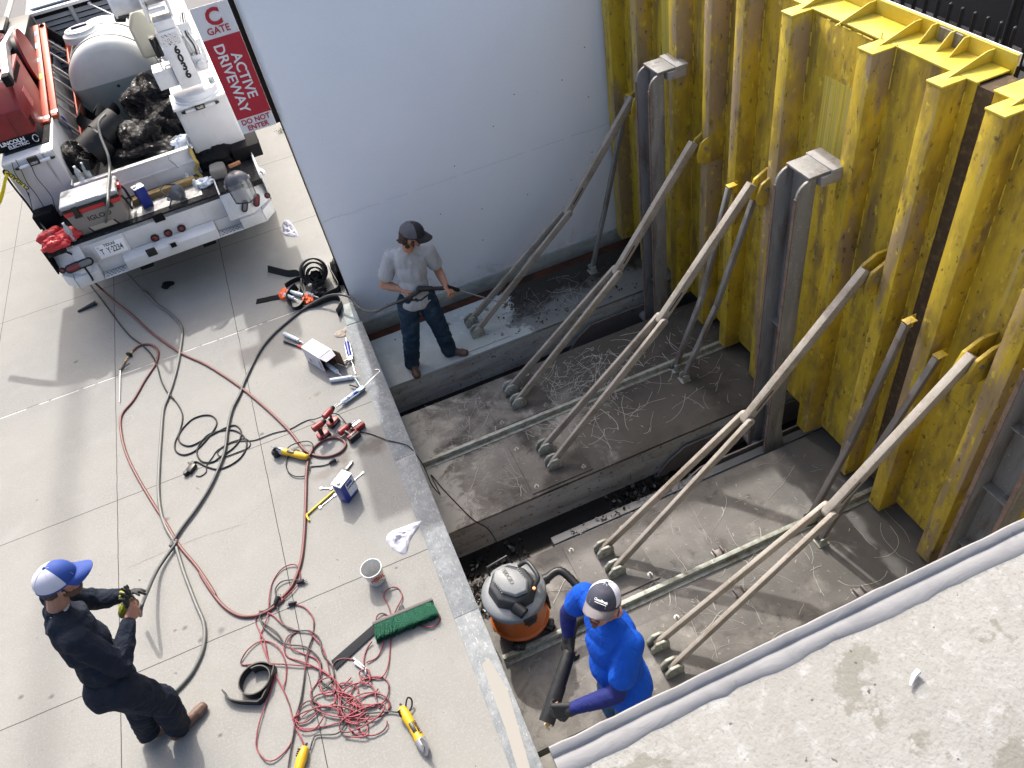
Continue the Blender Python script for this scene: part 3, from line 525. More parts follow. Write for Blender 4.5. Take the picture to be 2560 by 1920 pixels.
# short straight props
def prop(foot, mid, top, lab):
    O = V((foot[0], foot[1], SZ)); root = thing('short_prop', lab, 'prop', O, group='short straight props between slab and gate')
    b = MB(); b.box((-.05, -.05, .0005), (.05, .05, .01))
    for dy in (-.034, .034): b.box((-.035, dy-.006, .01), (.035, dy+.006, .09))
    b.build('foot_bracket', 'lug', root, bevel=.002)
    f, m_, t_ = [V(p)-O for p in ((foot[0], foot[1], SZ+.055), mid, top)]
    b = MB(); b.bar(f, m_, .045, .045, V((0, 1, 0))); b.bar(m_-(m_-f)*.02, t_, .045, .045, V((0, 1, 0))); b.build('bar', 'darksteel' if top[1] < 3.1 else 'post', root, bevel=.003)
    b = MB(); b.box(t_+V((-.02, -.028, .01)), t_+V((.06, .028, .018))); b.box(t_+V((.02, .0285, -.10)), t_+V((.10, .034, .012))); b.build('top_clip', 'gplate', root, bevel=.001)
prop((2.82, 6.82), (3.05, 6.82, .3), (3.40, 6.83, 1.50), 'short prop in front of the white wall corner')
prop((2.83, 4.90), (3.06, 4.80, .45), (3.27, 4.78, 1.53), 'far one of the two short props on the middle slab')
prop((2.83, 4.73), (3.10, 4.62, .45), (3.36, 4.56, 1.50), 'near one of the two short props on the middle slab')
prop((2.87, 2.80), (3.10, 2.78, .45), (3.27, 2.74, 1.57), 'far one of the two dark props under the nearest strut')
prop((2.83, 2.60), (3.08, 2.56, .45), (3.36, 2.52, 1.40), 'near one of the two dark props under the nearest strut')
# centre rails
for (y, lab) in ((4.96, 'pale angle iron rail along the middle slab'), (2.79, 'angle iron rail along the near slab')):
    b = MB(); b.box((.10, y-.006, SZ+.0005), (3.75, y+.006, SZ+.055)); b.box((.10, y-.045, SZ+.0005), (3.75, y-.006, SZ+.010)); b.box((.10, y-.007, SZ+.052), (3.75, y+.03, SZ+.062)); r_ = b.build('angle_rail', 'lug', bevel=.0015); tag(r_, lab, 'rail')
    for k in range(9):
        c = MB(); c.lathe([(.014, 0), (.014, .008)], 6, Matrix.Translation((.35+k*.4, y-.006, SZ+.03)) @ Matrix.Rotation(R(90), 4, 'X')); c.build('bolt_head', 'boltm', r_)
for (x, y, wh) in ((2.05, 2.88, 'behind the near rail'), (2.0, 2.50, 'in front of the near rail'), (2.8, 2.1, 'close to the parapet')):
    b = MB(); b.box((-.05, -.03, .0005), (.05, .03, .008)); b.box((-.04, -.03, .008), (-.03, .03, .05)); b.box((.03, -.03, .008), (.04, .03, .05)); o = b.build('slab_clip', 'darksteel', loc=(x, y, SZ), bevel=.001)
    tag(o, 'small dark steel clip on the near slab '+wh, 'clip', group='steel clips on the near slab')
# shallow marked rectangle pockets on the slabs
# debris: pale strands, leaf litter
def strands(name, lab, areas, n, m='root', r0=.0014):
    b = MB()
    for _ in range(n):
        (x0, x1, y0, y1) = random.choice(areas); x, y = random.uniform(x0, x1), random.uniform(y0, y1)
        a = random.uniform(0, 6.28); l = random.choice((.04, .05, .08, .12, .3, .5)); cv = random.uniform(-6, 6)/max(l*4, .6); pts = []
        k = 4 if l < .1 else 9
        for i in range(k): pts.append((x, y, SZ+.003)); x += math.cos(a)*l/k; y += math.sin(a)*l/k; a += cv*l/k+random.uniform(-.25, .25)
        if all(q[1] > 0.3 and q[1] < 7.0 and not (3.5 < q[1] < 4.16) and not (5.66 < q[1] < 6.24) and .12 < q[0] < 3.8 for q in pts): b.tube(pts, random.uniform(.5, 1.2)*r0, 4)
    return tag(b.build(name, m), lab, 'debris', kind='stuff')
strands('root_strands', 'pale dried strands scattered over the pit slabs', [(.15, 3.5, 4.2, 5.66), (.2, 2.2, 4.2, 5.66), (.15, 3.5, 2.1, 3.5), (1.3, 3.3, 2.1, 3.5), (1.6, 2.6, 6.3, 6.9), (.3, 1.0, 4.9, 5.6)], 420)
strands('long_strands', 'long looping pale scratches of dried root on the near slab', [(1.2, 3.2, 2.0, 3.4), (.5, 2.8, 1.9, 3.3)], 46, r0=.003)
strands('straw_bits', 'short pale straw bits gathered on the middle slab', [(.3, 2.2, 4.25, 5.6), (.9, 2.3, 5.0, 5.65), (1.4, 3.2, 4.5, 5.5)], 420, r0=.0024)
b = MB()
def leafbits(areas, n, z, s0=.03):
    for _ in range(n):
        (x0, x1, y0, y1) = random.choice(areas); p = V((random.uniform(x0, x1), random.uniform(y0, y1), z+random.uniform(0, .02))); a = random.uniform(0, 6.28); s = random.uniform(.4, 1)*s0
        u = V((math.cos(a), math.sin(a), random.uniform(-.4, .4)))*s; v_ = V((-math.sin(a), math.cos(a), random.uniform(-.4, .4)))*s*random.uniform(.3, .7)
        b.add([p-u, p-v_+V((0, 0, .004)), p+u, p+v_], [(0, 1, 2, 3)])
leafbits([(1.2, 3.2, 3.56, 3.95), (1.6, 2.6, 3.8, 4.1)], 520, -.937, .038); leafbits([(1.05, 2.4, 3.57, 3.75)], 170, -.655, .022); leafbits([(.1, .8, 5.75, 6.15), (.1, .7, 3.6, 4.1)], 200, -.925, .034); leafbits([(1.3, 3.2, 6.25, 6.95)], 260, SZ+.002, .022); leafbits([(.08, .4, 3.2, 3.55)], 120, SZ+.002, .03)
tag(b.build('leaf_litter', 'leaf'), 'wet dark leaves lying in the water channels', 'leaves', kind='stuff')

lp = thing('lamp_post', 'tall grey lamp post standing behind the truck', 'lamp post', (-2.54, 20.0, 0)); c = MB(); c.tube([(0, 0, 0), (0, 0, .6), (0, 0, 17)], [.13, .10, .075], 16); c.build('pole', 'greym', lp); c = MB(); c.lathe([(.2, 0), (.2, .04), (.12, .08)], 20); c.build('base_flange', 'greym', lp)
c = MB(); c.box((-.1, -.6, 16.9), (.1, .1, 17.05)); c.build('lamp_head', 'greym', lp, bevel=.02)

b = MB()
def crack(pts, w_, seed):
    P_ = smooth_path([at(*q, .0012) for q in pts], 8); N = len(P_); vs = []
    for i, p in enumerate(P_):
        t = (P_[min(i+1, N-1)]-P_[max(i-1, 0)]).normalized(); s_ = V((-t.y, t.x, 0)); j = s_*.008*noise.noise(V((i*.6, seed, 0))); k = w_*(.35+.65*abs(noise.noise(V((i*.9, seed, 3)))))
        vs += [p+j-s_*k, p+j+s_*k]
    b.add(vs, [(2*i, 2*i+1, 2*i+3, 2*i+2) for i in range(N-1)])
crack([(321, 1420), (411, 1380), (500, 1343), (560, 1325), (620, 1307)], .0022, 1.); crack([(560, 1340), (680, 1240)], .001, 4.); crack([(1010, 1090), (1060, 1110)], .001, 8.)
struct('hairline_crack', b, mat('crack_dark', (.10, .095, .085), .9))
b = MB(); c0 = at(317, 1050, .0014); n = 40; vs = []
for i in range(n+1):
    a = 2*math.pi*i/n; r_ = .055+.006*noise.noise(V((math.cos(a), math.sin(a), 2)))
    vs += [c0+V((math.cos(a)*r_*1.15, math.sin(a)*r_, 0)), c0+V((math.cos(a)*(r_+.004)*1.15, math.sin(a)*(r_+.004), 0))]
b.add(vs, [(2*i, 2*i+1, 2*i+3, 2*i+2) for i in range(n)]); struct('drip_ring', b, mat('pale_ring', (.33, .325, .31), .9))
# ------------------------------------------------------------------ service truck
TO = V((-1.63, 8.66, 0)); TR = .035
TM = Matrix.Translation(TO) @ Matrix.Rotation(TR, 4, 'Z'); TI = TM.inverted()
def tl(px, py, v=None, w_=None, u_=None):    # local truck coords of a point seen in the photograph, on the plane v=, w= or u=
    o = TI @ V((0, 0, CAMZ)); r = TI.to_3x3() @ ray(px, py)
    k = (v-o.y)/r.y if v is not None else ((w_-o.z)/r.z if w_ is not None else (u_-o.x)/r.x)
    return o+r*k
def tw(u, v, w_): return TM @ V((u, v, w_))
tk = thing('service_truck', 'white utility service truck parked tail first with its bed full of gear', 'truck', TO, TR)
def tp(nm, mb, m, par=None, **k): return mb.build(nm, m, par or tk, **k)
b = MB(); b.box((-.80, .76, .93), (.72, 4.3, .97)); tp('bed_floor', b, 'grime_black')
b = MB(); b.box((-1.235, .0, .93), (1.235, .80, 1.0)); tp('rear_deck', b, 'grime_black', bevel=.006)
b = MB(); b.box((-.62, .10, 1.001), (.55, .62, 1.004)); tp('scuffed_deck_plate', b, mat('scuffed_metal', (.16, .16, .16), .5, .3, layers=[((.45, .45, .45), 6, .52, .66), ((.04, .04, .04), 14, .5, .7)]))
# side boxes: tall white cabinets either side of the bed
for s, u0, u1, nm in ((-1, -1.30, -.74, 'L'), (1, .64, 1.24, 'R')):
    b = MB(); b.box((u0, .78, .55), (u1, 4.25, 1.75)); bx = tp('side_cabinet', b, 'white', bevel=.012)
    b = MB(); b.box((u0+.03, 1.0, 1.7505), (u1-.03, 4.2, 1.762)); tp('cabinet_top', b, 'grime_black' if s < 0 else 'white', bx, bevel=.004)
    for k in range(3):
        c = MB(); ux = u0 if s < 0 else u1; c.box((ux-.006, .95+k*1.1, .95), (ux+.006, 1.95+k*1.1, 1.68)); d_ = tp('cabinet_door', c, 'white', bevel=.006)
        c = MB(); c.box((ux+s*.006, 1.4+k*1.1, 1.30), (ux+s*.018, 1.55+k*1.1, 1.38)); tp('latch', c, 'chrome', d_, bevel=.003)
    # the rear end panel carries drip stains, a seam and a work light
    c = MB(); c.box((u0+.02, .768, 1.06), (u1-.02, .779, 1.74)); tp('end_panel', c, mat('stained_panel', (.50, .50, .51), .5, layers=[((.58, .58, .59), 2, .4, .7), ((.17, .15, .13), 9, .60, .72, (1.6, 1, .12), 6, .8)]), bevel=.004)
lightp = [((300, 1110), (780, 950), ZF(0, 240, .16275), (480, 1000)), ((760, 230), (1180, 95), ZF(330, 240, .1763), (940, 130))]
for A, B, z_, cc in lightp:
    a, q = tl(*z_(*A), v=.74), tl(*z_(*B), v=.74)
    c = MB(); c.tube([a, q], .017, 10); wl_ = tp('work_light', c, mat('lamp_tube', (.62, .66, .72), .25))
    for p, t in ((a, (a-q)), (q, (q-a))):
        t = t.normalized(); c = MB(); c.tube([p, p+t*.045], [.022, .012], 8); tp('lamp_end', c, 'black', wl_)
    p = (a+q)/2+V((0, -.012, .03)); c = MB(); c.box(p-V((.055, .02, .045)), p+V((.055, .025, .05))); tp('lamp_clamp', c, 'black', wl_, bevel=.008)
    c = MB(); c.box(p-V((.038, .022, .028)), p+V((.038, -.0205, .0))); tp('clamp_label', c, mat('lamp_label', (.5, .5, .48), .6, layers=[((.05, .05, .05), 140, .48, .52)]), wl_)
# tailgate
b = MB(); b.box((-.73, .66, 1.0), (.60, .70, 1.33)); b.box((-.73, .645, 1.315), (.60, .715, 1.34)); b.box((-.73, .648, 1.15), (.60, .662, 1.18)); tg = tp('tailgate', b, 'white', bevel=.006)
b = MB(); b.tube([(.35, .64, 1.30), (.35, .60, 1.29), (.40, .60, 1.17)], .008, 6); tp('gate_hook', b, 'greym', tg)
for u in (-.75, .605): b = MB(); b.box((u, .64, 1.0), (u+.015, .80, 1.36)); tp('gate_jamb', b, 'greym')
# bumper
b = MB(); b.prism([(-1.235, .16), (-1.0, .0), (1.0, .0), (1.235, .16), (1.235, .3), (-1.235, .3)], 'z', .70, .985); tp('bumper_face', b, 'white', bevel=.008)
cL = [tl(*ZF(60, 440, .16275)(x, 1480), v=-.14).x for x in (1175, 1640)]; cR = [tl(*ZF(380, 440, .16275)(x, 800), v=-.14).x for x in (985, 1405)]
b = MB()
for a, q in ((-1.10, cL[0]), (cL[1], cR[0]), (cR[1], 1.10)):
    x0, x1 = a+.004, q-.004
    prof = [(-.14, .54), (-.14, .665), (-.005, .715), (-.005, .54)]
    b.prism(prof, 'x', x0, x1)
b.prism([(-1.10, -.14), (-1.105, -.0), (-1.232, .155), (-1.232, .02)], 'z', .54, .69); b.prism([(1.10, -.14), (1.105, -.0), (1.232, .155), (1.232, .02)], 'z', .54, .69)
b.box((cL[0], -.14, .54), (cL[1], -.128, .555)); b.box((cR[0], -.14, .54), (cR[1], -.128, .555))
tp('bumper_bar', b, 'white', bevel=.006)
for c_ in (cL, cR):
    b = MB(); b.box((c_[0]+.002, -.127, .545), (c_[1]-.002, -.006, .552)); b.box((c_[0]+.002, -.004, .56), (c_[1]-.002, .0, .70)); st = tp('step_pocket', b, 'white')
    b = MB()
    for i in range(5):
        for j in range(3):
            x = c_[0]+.04+(c_[1]-c_[0]-.08)*(i+.5*(j % 2))/4.6; y = -.105+j*.036
            b.box((x-.014, y-.006, .5525), (x+.014, y+.006, .5535))
    tp('step_hole', b, 'matteblack', st)
def onface(q, nrm_u=0, v=-.004):
    return tl(*q, v=v)
def oval(nm, c, L_, W_, ang, m, par=None, th=.018):
    T = Matrix.Translation(c) @ Matrix.Rotation(R(90), 4, 'X') @ Matrix.Rotation(ang, 4, 'Z'); n = 12
    def ring(l, w__): return [(l/2-w__/2+w__/2*math.cos(a), w__/2*math.sin(a)) for a in [math.pi*(i/n)-math.pi/2 for i in range(n+1)]]+[(-l/2+w__/2+w__/2*math.cos(a), w__/2*math.sin(a)) for a in [math.pi*(i/n)+math.pi/2 for i in range(n+1)]]
    e = MB(); e.prism(ring(L_, W_), 'z', 0, th, T); o = tp(nm, e, 'rubber', par, bevel=.003)
    e = MB(); e.prism(ring(L_-.035, W_-.035), 'z', th-.002, th+.005, T); tp('lens', e, m, o, bevel=.003); return o
z1 = ZF(0, 0, .4581)
for q in ((845, 1297), (917, 1270), (990, 1244)): oval('marker_lamp', onface(z1(*q)), .092, .092, 0, 'redlamp')
for u0, u1 in ((-1.0, -.885), (.72, 1.0)):
    b = MB(); b.prism([(-.13, .690), (-.012, .965), (-.002, .965), (-.002, .690)], 'x', u0, u1); tp('lamp_panel', b, 'white', bevel=.006)
for s_ in (-1, 1):
    b = MB(); b.add([(s_*1.0, -.13, .69), (s_*1.0, -.012, .965), (s_*1.22, .16, .965), (s_*1.22, .06, .69)], [(0, 1, 2, 3)]); tp('corner_panel', b, 'white')
def onslope(q):
    o = TI @ V((0, 0, CAMZ)); r = TI.to_3x3() @ ray(*q); n_ = V((0, -.275, .118)).normalized(); k = n_.dot(V((0, -.13, .69))-o)/n_.dot(r); return o+r*k
def oval2(nm, q, L_, W_, ang, m):
    c = onslope(q); n_ = V((0, -.275, .118)).normalized(); X_ = V((math.cos(ang), 0, 0))+V((0, .118, .275)).normalized()*math.sin(ang); Y_ = n_.cross(X_)
    T = Matrix([[X_[i], Y_[i], n_[i], (c+n_*.001)[i]] for i in range(3)]+[[0, 0, 0, 1]]); n = 12
    def ring(l, w__): return [(l/2-w__/2+w__/2*math.cos(a), w__/2*math.sin(a)) for a in [math.pi*(i/n)-math.pi/2 for i in range(n+1)]]+[(-l/2+w__/2+w__/2*math.cos(a), w__/2*math.sin(a)) for a in [math.pi*(i/n)+math.pi/2 for i in range(n+1)]]
    e = MB(); e.prism(ring(L_, W_), 'z', 0, .014, T); o = tp(nm, e, 'rubber', bevel=.003)
    e = MB(); e.prism(ring(L_-.032, W_-.032), 'z', .012, .020, T); tp('lens', e, m, o, bevel=.003)
oval2('tail_lamp', z1(403, 1459), .19, .10, R(4), 'redlamp'); oval2('reverse_lamp', z1(466, 1434), .18, .095, R(2), 'clearlamp'); oval2('marker_lamp', z1(341, 1476), .07, .07, 0, 'redlamp')
oval2('tail_lamp', z1(1400, 1092), .155, .075, R(65), 'redlamp'); oval2('reverse_lamp', z1(1336, 1125), .14, .07, R(62), 'clearlamp'); oval2('marker_lamp', z1(1459, 1067), .07, .07, 0, 'redlamp')
p = onface(ZF(60, 440, .16275)(2070, 640)); b = MB(); b.box(p+V((-.06, -.006, -.05)), p+V((.06, .01, .05))); tp('hinge_plate', b, 'matteblack', bevel=.004)
p = tl(*ZF(60, 440, .16275)(1960, 1170), v=-.142); b = MB(); b.box(p+V((-.055, -.01, -.05)), p+V((.055, .01, .05))); tp('plug_socket', b, 'black', bevel=.012)
p = tl(*ZF(380, 440, .16275)(330, 1055), v=-.142); b = MB(); b.box(p+V((-.055, -.006, -.05)), p+V((.055, .01, .05))); hs = tp('hitch_socket', b, 'white', bevel=.01)
b = MB(); b.box(p+V((-.032, -.0075, -.03)), p+V((.032, -.0062, .03))); tp('socket_mouth', b, 'matteblack', hs)
b = MB(); a, q = tl(*ZF(380, 440, .16275)(1370, 590), v=-.01), tl(*ZF(380, 440, .16275)(1790, 450), v=.02)
for i in range(16): b.ball(a+(q-a)*(i/15)+V((0, 0, .004*(i % 2))), (.013, .006, .018), n=5)
tp('chain', b, 'black')
# licence plate
a = tl(*ZF(60, 440, .16275)(1345, 1110), v=-.03); pl = thing('licence_plate', None, None); pl.parent = tk; pl.location = a; pl.rotation_euler = (R(-6), 0, 0)
b = MB(); b.box((-.155, -.003, -.08), (.155, .0, .08)); b.build('plate_blank', mat('plate_white', (.78, .79, .81), .4), pl, bevel=.001)
text('lettering', 'T  Y·2234', .098, (0, -.0035, -.012), X, Z, 'tagblack', pl, bold=.012, sx=.62); text('lettering', 'TEXAS', .044, (0, -.0035, .056), X, Z, 'tagblack', pl, bold=.02); text('star', '*', .06, (-.13, -.0035, .04), X, Z, 'greym', pl)
b = MB(); b.box(a+V((-.20, .005, -.115)), a+V((.18, .03, .125))); tp('plate_recess', b, 'white', bevel=.005)
b = MB(); p = tl(*ZF(60, 440, .16275)(740, 1150), v=-.004); b.box(p+V((-.035, -.005, -.055)), p+V((-.027, .005, .055))); b.box(p+V((.027, -.005, -.055)), p+V((.035, .005, .055))); b.box(p+V((-.035, -.005, -.063)), p+V((.035, .005, -.055))); b.box(p+V((-.027, .0, -.055)), p+V((.027, .004, .055)), mi=1); tp('stake_pocket', b, ['white', 'greym'])
b = MB(); b.box((1.236, .02, .72), (1.25, .80, 1.08)); b.box((1.225, .0, 1.0), (1.252, .80, 1.05)); tp('side_trim', b, 'white', bevel=.004)
b = MB(); b.box((-1.252, .0, .72), (-1.236, .80, 1.04)); tp('side_trim', b, 'matteblack', bevel=.003)
b = MB(); q = tl(*ZF(330, 240, .1763)(1830, 1060), v=.35); b.bar(q+V((-.03, .12, .0)), q+V((.03, -.1, .0)), .035, .05); tp('latch_handle', b, 'wht', bevel=.006)
b = MB(); b.box((-1.0, 1.0, .45), (1.0, 4.2, .55)); b.box((-.45, -.0, .42), (-.3, 6.5, .58)); b.box((.3, .0, .42), (.45, 6.5, .58)); tp('chassis', b, 'matteblack')
for (u, v_) in ((-1.0, 2.3), (.98, 2.3), (-.98, 5.6), (.98, 5.6)):
    T = Matrix.Translation((u, v_, .42)) @ Matrix.Rotation(R(90), 4, 'Y'); wdt = .17 if v_ < 3 else .12
    c = MB(); c.lathe([(.22, -wdt), (.38, -wdt), (.42, -wdt*.7), (.42, wdt*.7), (.38, wdt), (.22, wdt)], 28, T, caps=False); t_ = tp('wheel', c, 'rubber')
    c = MB(); c.lathe([(.05, -wdt*.5), (.215, -wdt*.9), (.218, wdt*.9), (.05, wdt*.5)], 20, T); tp('rim', c, 'white', t_)
for u in (-1.08, 1.08):
    c = MB(); c.box((u-.16, 1.15, .12), (u+.16, 1.17, .62)); tp('mud_flap', c, 'rubber')
# cab
b = MB(); cb = [(4.75, .6), (4.75, 1.95), (4.95, 2.12), (6.15, 2.14), (6.6, 1.55), (7.9, 1.35), (8.0, .6)]
b.prism(cb, 'x', -1.0, 1.0); cab = tp('cab', b, 'white', bevel=.07, seg=3)
b = MB(); b.box((-.75, 4.735, 1.5), (.75, 4.748, 1.92)); tp('rear_window', b, mat('dark_glass', (.02, .025, .03), .08), cab, bevel=.01)
b = MB(); b.box((-.88, 5.0, 2.135), (.88, 6.1, 2.165)); tp('roof_panel', b, mat('cab_roof', (.50, .58, .64), .3, coat=.4), cab, bevel=.015)
b = MB(); b.box((-1.35, 5.75, 1.45), (-1.13, 5.87, 1.90)); b.tube([(-1.13, 5.82, 1.8), (-1.0, 5.85, 1.75)], .02, 8); b.tube([(-1.13, 5.82, 1.55), (-1.0, 5.85, 1.5)], .02, 8); mi_ = tp('wing_mirror', b, 'black', bevel=.03)
# headache rack
b = MB()
for u in (-.76, -.24, .30, .86): b.box((u-.028, 4.02, 1.0), (u+.028, 4.07, 2.285))
rk = tp('headboard_rack', b, 'greym', bevel=.004)
b = MB(); b.box((-.80, 4.005, 2.285), (.95, 4.085, 2.325)); tp('top_rail', b, 'wht', rk, bevel=.006)
for k in range(13):
    z0 = 1.36+k*.068
    b = MB(); b.prism([(4.045, z0), (4.052, z0), (4.085, z0+.045), (4.078, z0+.045)], 'x', -.75, .92); tp('louvre_slat', b, 'greym', rk)
b = MB(); b.box((-.76, 4.09, 1.0), (.93, 4.10, 2.28)); tp('back_sheet', b, 'matteblack', rk)
a = tl(*ZF(0, 0, .16275)(1380, 60), v=4.0); q = tl(*ZF(0, 0, .16275)(1780, 250), v=3.6)
b = MB(); b.tube([a, q], .012, 8); b.ball(a, .03, n=6); wa = tp('work_lamp_arm', b, 'alu'); b = MB(); b.tube([q, q+(q-a).normalized()*.07], [.035, .055], 12); tp('lamp_head', b, 'black', wa)
# crane on the right cabinet
cr = thing('crane', None, None); cr.parent = tk
def cp(nm, mb, m, par=None, **k): return mb.build(nm, m, par or cr, **k)
mc = TI @ V((-.725, 9.62, 1.75))
b = MB(); b.lathe([(.27, 0), (.27, .035), (.25, .04), (.25, .10), (.20, .11)], 32, Matrix.Translation(mc+V((0, -.02, .012)))); b.box(mc+V((-.31, -.25, .0)), mc+V((.27, .22, .03))); cp('turntable', b, 'white2', bevel=.004)
fv = (TI @ V((-.72, 9.40, 0))).y
a = tl(456, 225, v=fv); q = tl(505.9, 208, v=fv); t = tl(391, 85, v=fv)
b = MB(); b.box((a.x, fv, a.z), (q.x, fv+.26, t.z)); ms = cp('mast_housing', b, 'white2', bevel=.006)
cx = (a.x+q.x)/2; hh = t.z-a.z
for i, ch in enumerate('6036'): text('lettering', ch, .115, (cx+.015, fv-.003, a.z+hh*(.66-.145*i)), X, Z, 'tagblack', ms, bold=.045)
b = MB(); b.box((cx-.09, fv-.0022, t.z-.15), (cx+.09, fv-.0008, t.z-.03)); cp('data_plate', b, mat('plate_print', (.55, .55, .56), .5, layers=[((.04, .04, .04), 85, .56, .58)]), ms)
b = MB(); z_ = ZF(300, 0, .16275); p0 = tl(*z_(640, 1395), v=fv+.05); p1 = tl(*z_(500, 1130), v=fv+.05)
b.box((p1.x, fv+.05, p0.z), (a.x-.006, fv+.32, p1.z)); cp('valve_box', b, 'white2', bevel=.006)
b = MB(); b.tube([V((a.x-.10, fv+.1, p1.z)), V((a.x-.10, fv+.1, p1.z+.10)), V((a.x-.04, fv+.05, p1.z+.12)), V((a.x-.01, fv+.03, p1.z+.08))], .008, 6); b.tube([V((a.x-.07, fv+.06, p1.z)), V((a.x-.06, fv+.02, p1.z+.04)), V((a.x, fv+.0, p1.z+.05))], .008, 6); cp('hydraulic_line', b, 'alu')
b = MB(); b.box((a.x-.10, fv+.09, p1.z+.12), (a.x-.02, fv+.2, t.z-.05)); b.tube([(a.x-.06, fv+.06, p1.z+.2), (a.x-.06, fv+.06, t.z-.05)], .022, 10); b.tube([(a.x-.035, fv+.03, p1.z+.15), (a.x-.035, fv+.03, t.z-.12)], .013, 8); cp('control_valve', b, 'black', bevel=.004)
b = MB(); b.box((q.x+.006, fv+.04, a.z+.12), (q.x+.13, fv+.24, a.z+.30)); b.tube([(q.x+.075, fv+.03, a.z+.2), (q.x+.075, fv-.02, a.z+.2)], .045, 14); cp('slew_motor', b, 'white2', bevel=.01)
b = MB(); b.box((q.x+.006, fv+.07, a.z+.32), (q.x+.11, fv+.25, t.z-.12)); b.box((q.x+.01, fv+.02, t.z-.11), (q.x+.13, fv+.2, t.z+.02)); cp('side_tank', b, 'white2', bevel=.01)
for k in range(3):
    b = MB(); b.tube(smooth_path([(q.x+.04+k*.035, fv+.03, a.z+.3), (q.x+.05+k*.035, fv-.01, a.z+.42), (q.x+.03+k*.03, fv+.02, a.z+.55), (q.x+.09+k*.02, fv+.1, t.z+.1)], 4), .009, 6); cp('hydraulic_line', b, 'alu' if k != 1 else 'black')
# inner boom pointing up and forward out of the mast head
b = MB(); b.box((a.x+.02, fv+.02, t.z+.002), (q.x-.01, fv+.25, t.z+.10)); b.box((a.x-.02, fv+.06, t.z+.10), (a.x+.005, fv+.5, t.z+.42)); b.box((q.x-.01, fv+.06, t.z+.10), (q.x+.015, fv+.5, t.z+.42)); b.box((a.x+.005, fv+.08, t.z+.30), (q.x-.01, fv+.5, t.z+.40)); bm_ = cp('boom_knuckle', b, 'white2', bevel=.006)
b = MB(); b.tube([(a.x+.03, fv+.07, t.z+.20), (q.x-.03, fv+.07, t.z+.20)], .022, 14); cp('pivot_pin', b, 'wht', bm_)
b = MB(); b.tube([(a.x-.30, fv+.3, t.z+.30), (a.x-.03, fv+.3, t.z+.30)], .11, 20); b.tube([(a.x-.315, fv+.3, t.z+.30), (a.x-.30, fv+.3, t.z+.30)], .13, 20); cp('winch_drum', b, 'white2')
b = MB(); b.box((a.x+.03, fv+.3, t.z+.20), (q.x-.03, fv+3.2, t.z+.42)); cp('boom', b, 'white2', bevel=.008)
# right side: grey louvre cover behind the sign
b = MB(); b.box((.70, 1.9, 1.76), (1.2, 3.9, 2.05)); lc = tp('tool_chest', b, 'white2', bevel=.02)
for k in range(7):
    b = MB(); b.box((.80, 2.2+k*.14, 2.051), (1.05, 2.25+k*.14, 2.06)); tp('louvre', b, 'white2', lc, bevel=.003)

# ------------------------------------------------------------------ loads on the truck
tk_tank = thing('water_tank', 'big white horizontal water tank strapped in the truck bed', 'tank', (-1.71, 11.8, .98))
TY = Matrix.Rotation(R(-90), 4, 'X')
cz = 1.60-.98; r0 = .568
prof = [(.02, -.60), (.44, -.585), (.50, -.56), (.545, -.50), (r0-.004, -.44), (r0, -.41), (r0, .42), (r0-.008, .5), (.53, .62), (.40, .70), (.02, .72)]
b = MB(); b.lathe(prof, 64, Matrix.Translation((0, 0, cz)) @ TY, caps=False)
o = b.build('tank_shell', ['tank', 'tank_low'], tk_tank, smooth=50)
bm = bmesh.new(); bm.from_mesh(o.data); bmesh.ops.bisect_plane(bm, geom=bm.verts[:]+bm.edges[:]+bm.faces[:], plane_co=(0, 0, cz+.07), plane_no=(0, 0, 1))
for f in bm.faces: f.material_index = 1 if f.calc_center_median().z < cz+.07 else 0
bm.to_mesh(o.data); bm.free()
for y in (-.37, .12):
    b = MB(); b.lathe([(r0+.0005, y-.014), (r0+.006, y-.014), (r0+.006, y+.014), (r0+.0005, y+.014)], 64, Matrix.Translation((0, 0, cz)) @ TY, caps=False); b.build('tank_strap', 'black', tk_tank)
b = MB(); b.lathe([(.25, .50), (.24, .575), (.20, .60), (.195, .62), (.16, .625), (.155, .605)], 36, Matrix.Translation((-.18, -.02, cz))); b.build('filler_neck', 'tank', tk_tank, smooth=50)
b = MB(); b.lathe([(.15, .606), (.15, .625), (.14, .632)], 32, Matrix.Translation((-.18, -.02, cz))); ld = b.build('filler_lid', mat('lid_grey', (.30, .31, .33), .5), tk_tank)
b = MB(); b.bar((-.28, -.03, cz+.645), (-.08, -.01, cz+.645), .035, .02); b.build('lid_handle', mat('handle_navy', (.015, .02, .08), .5), ld, bevel=.004)
for y in (-.45, .45):
    b = MB(); b.box((-.5, y-.04, -.03), (.5, y+.04, .12)); b.build('cradle', 'matteblack', tk_tank)
b = MB(); b.prism([(-.20, 0), (.18, 0), (.20, .28), (.07, .42), (.0, .55), (-.09, .55), (-.20, .38)], 'y', -.16, .16); jg = b.build('plastic_jug', 'jug', bevel=.045, seg=4, loc=aty(350, 75, 11.0)+V((.10, 0, -.30))); tag(jg, 'cream translucent plastic jug wedged between tank and crane', 'jug')
b = MB(); b.tube([(-.2, 0, .48), (-.29, -.03, .52)], [.055, .06], 12); b.build('jug_cap', 'black', jg)
b = MB(); b.tube([(.22, -.14, .05), (.33, -.18, .10), (.37, -.2, .11)], [.012, .045, .045], 12); b.build('jug_tap', 'black', jg)
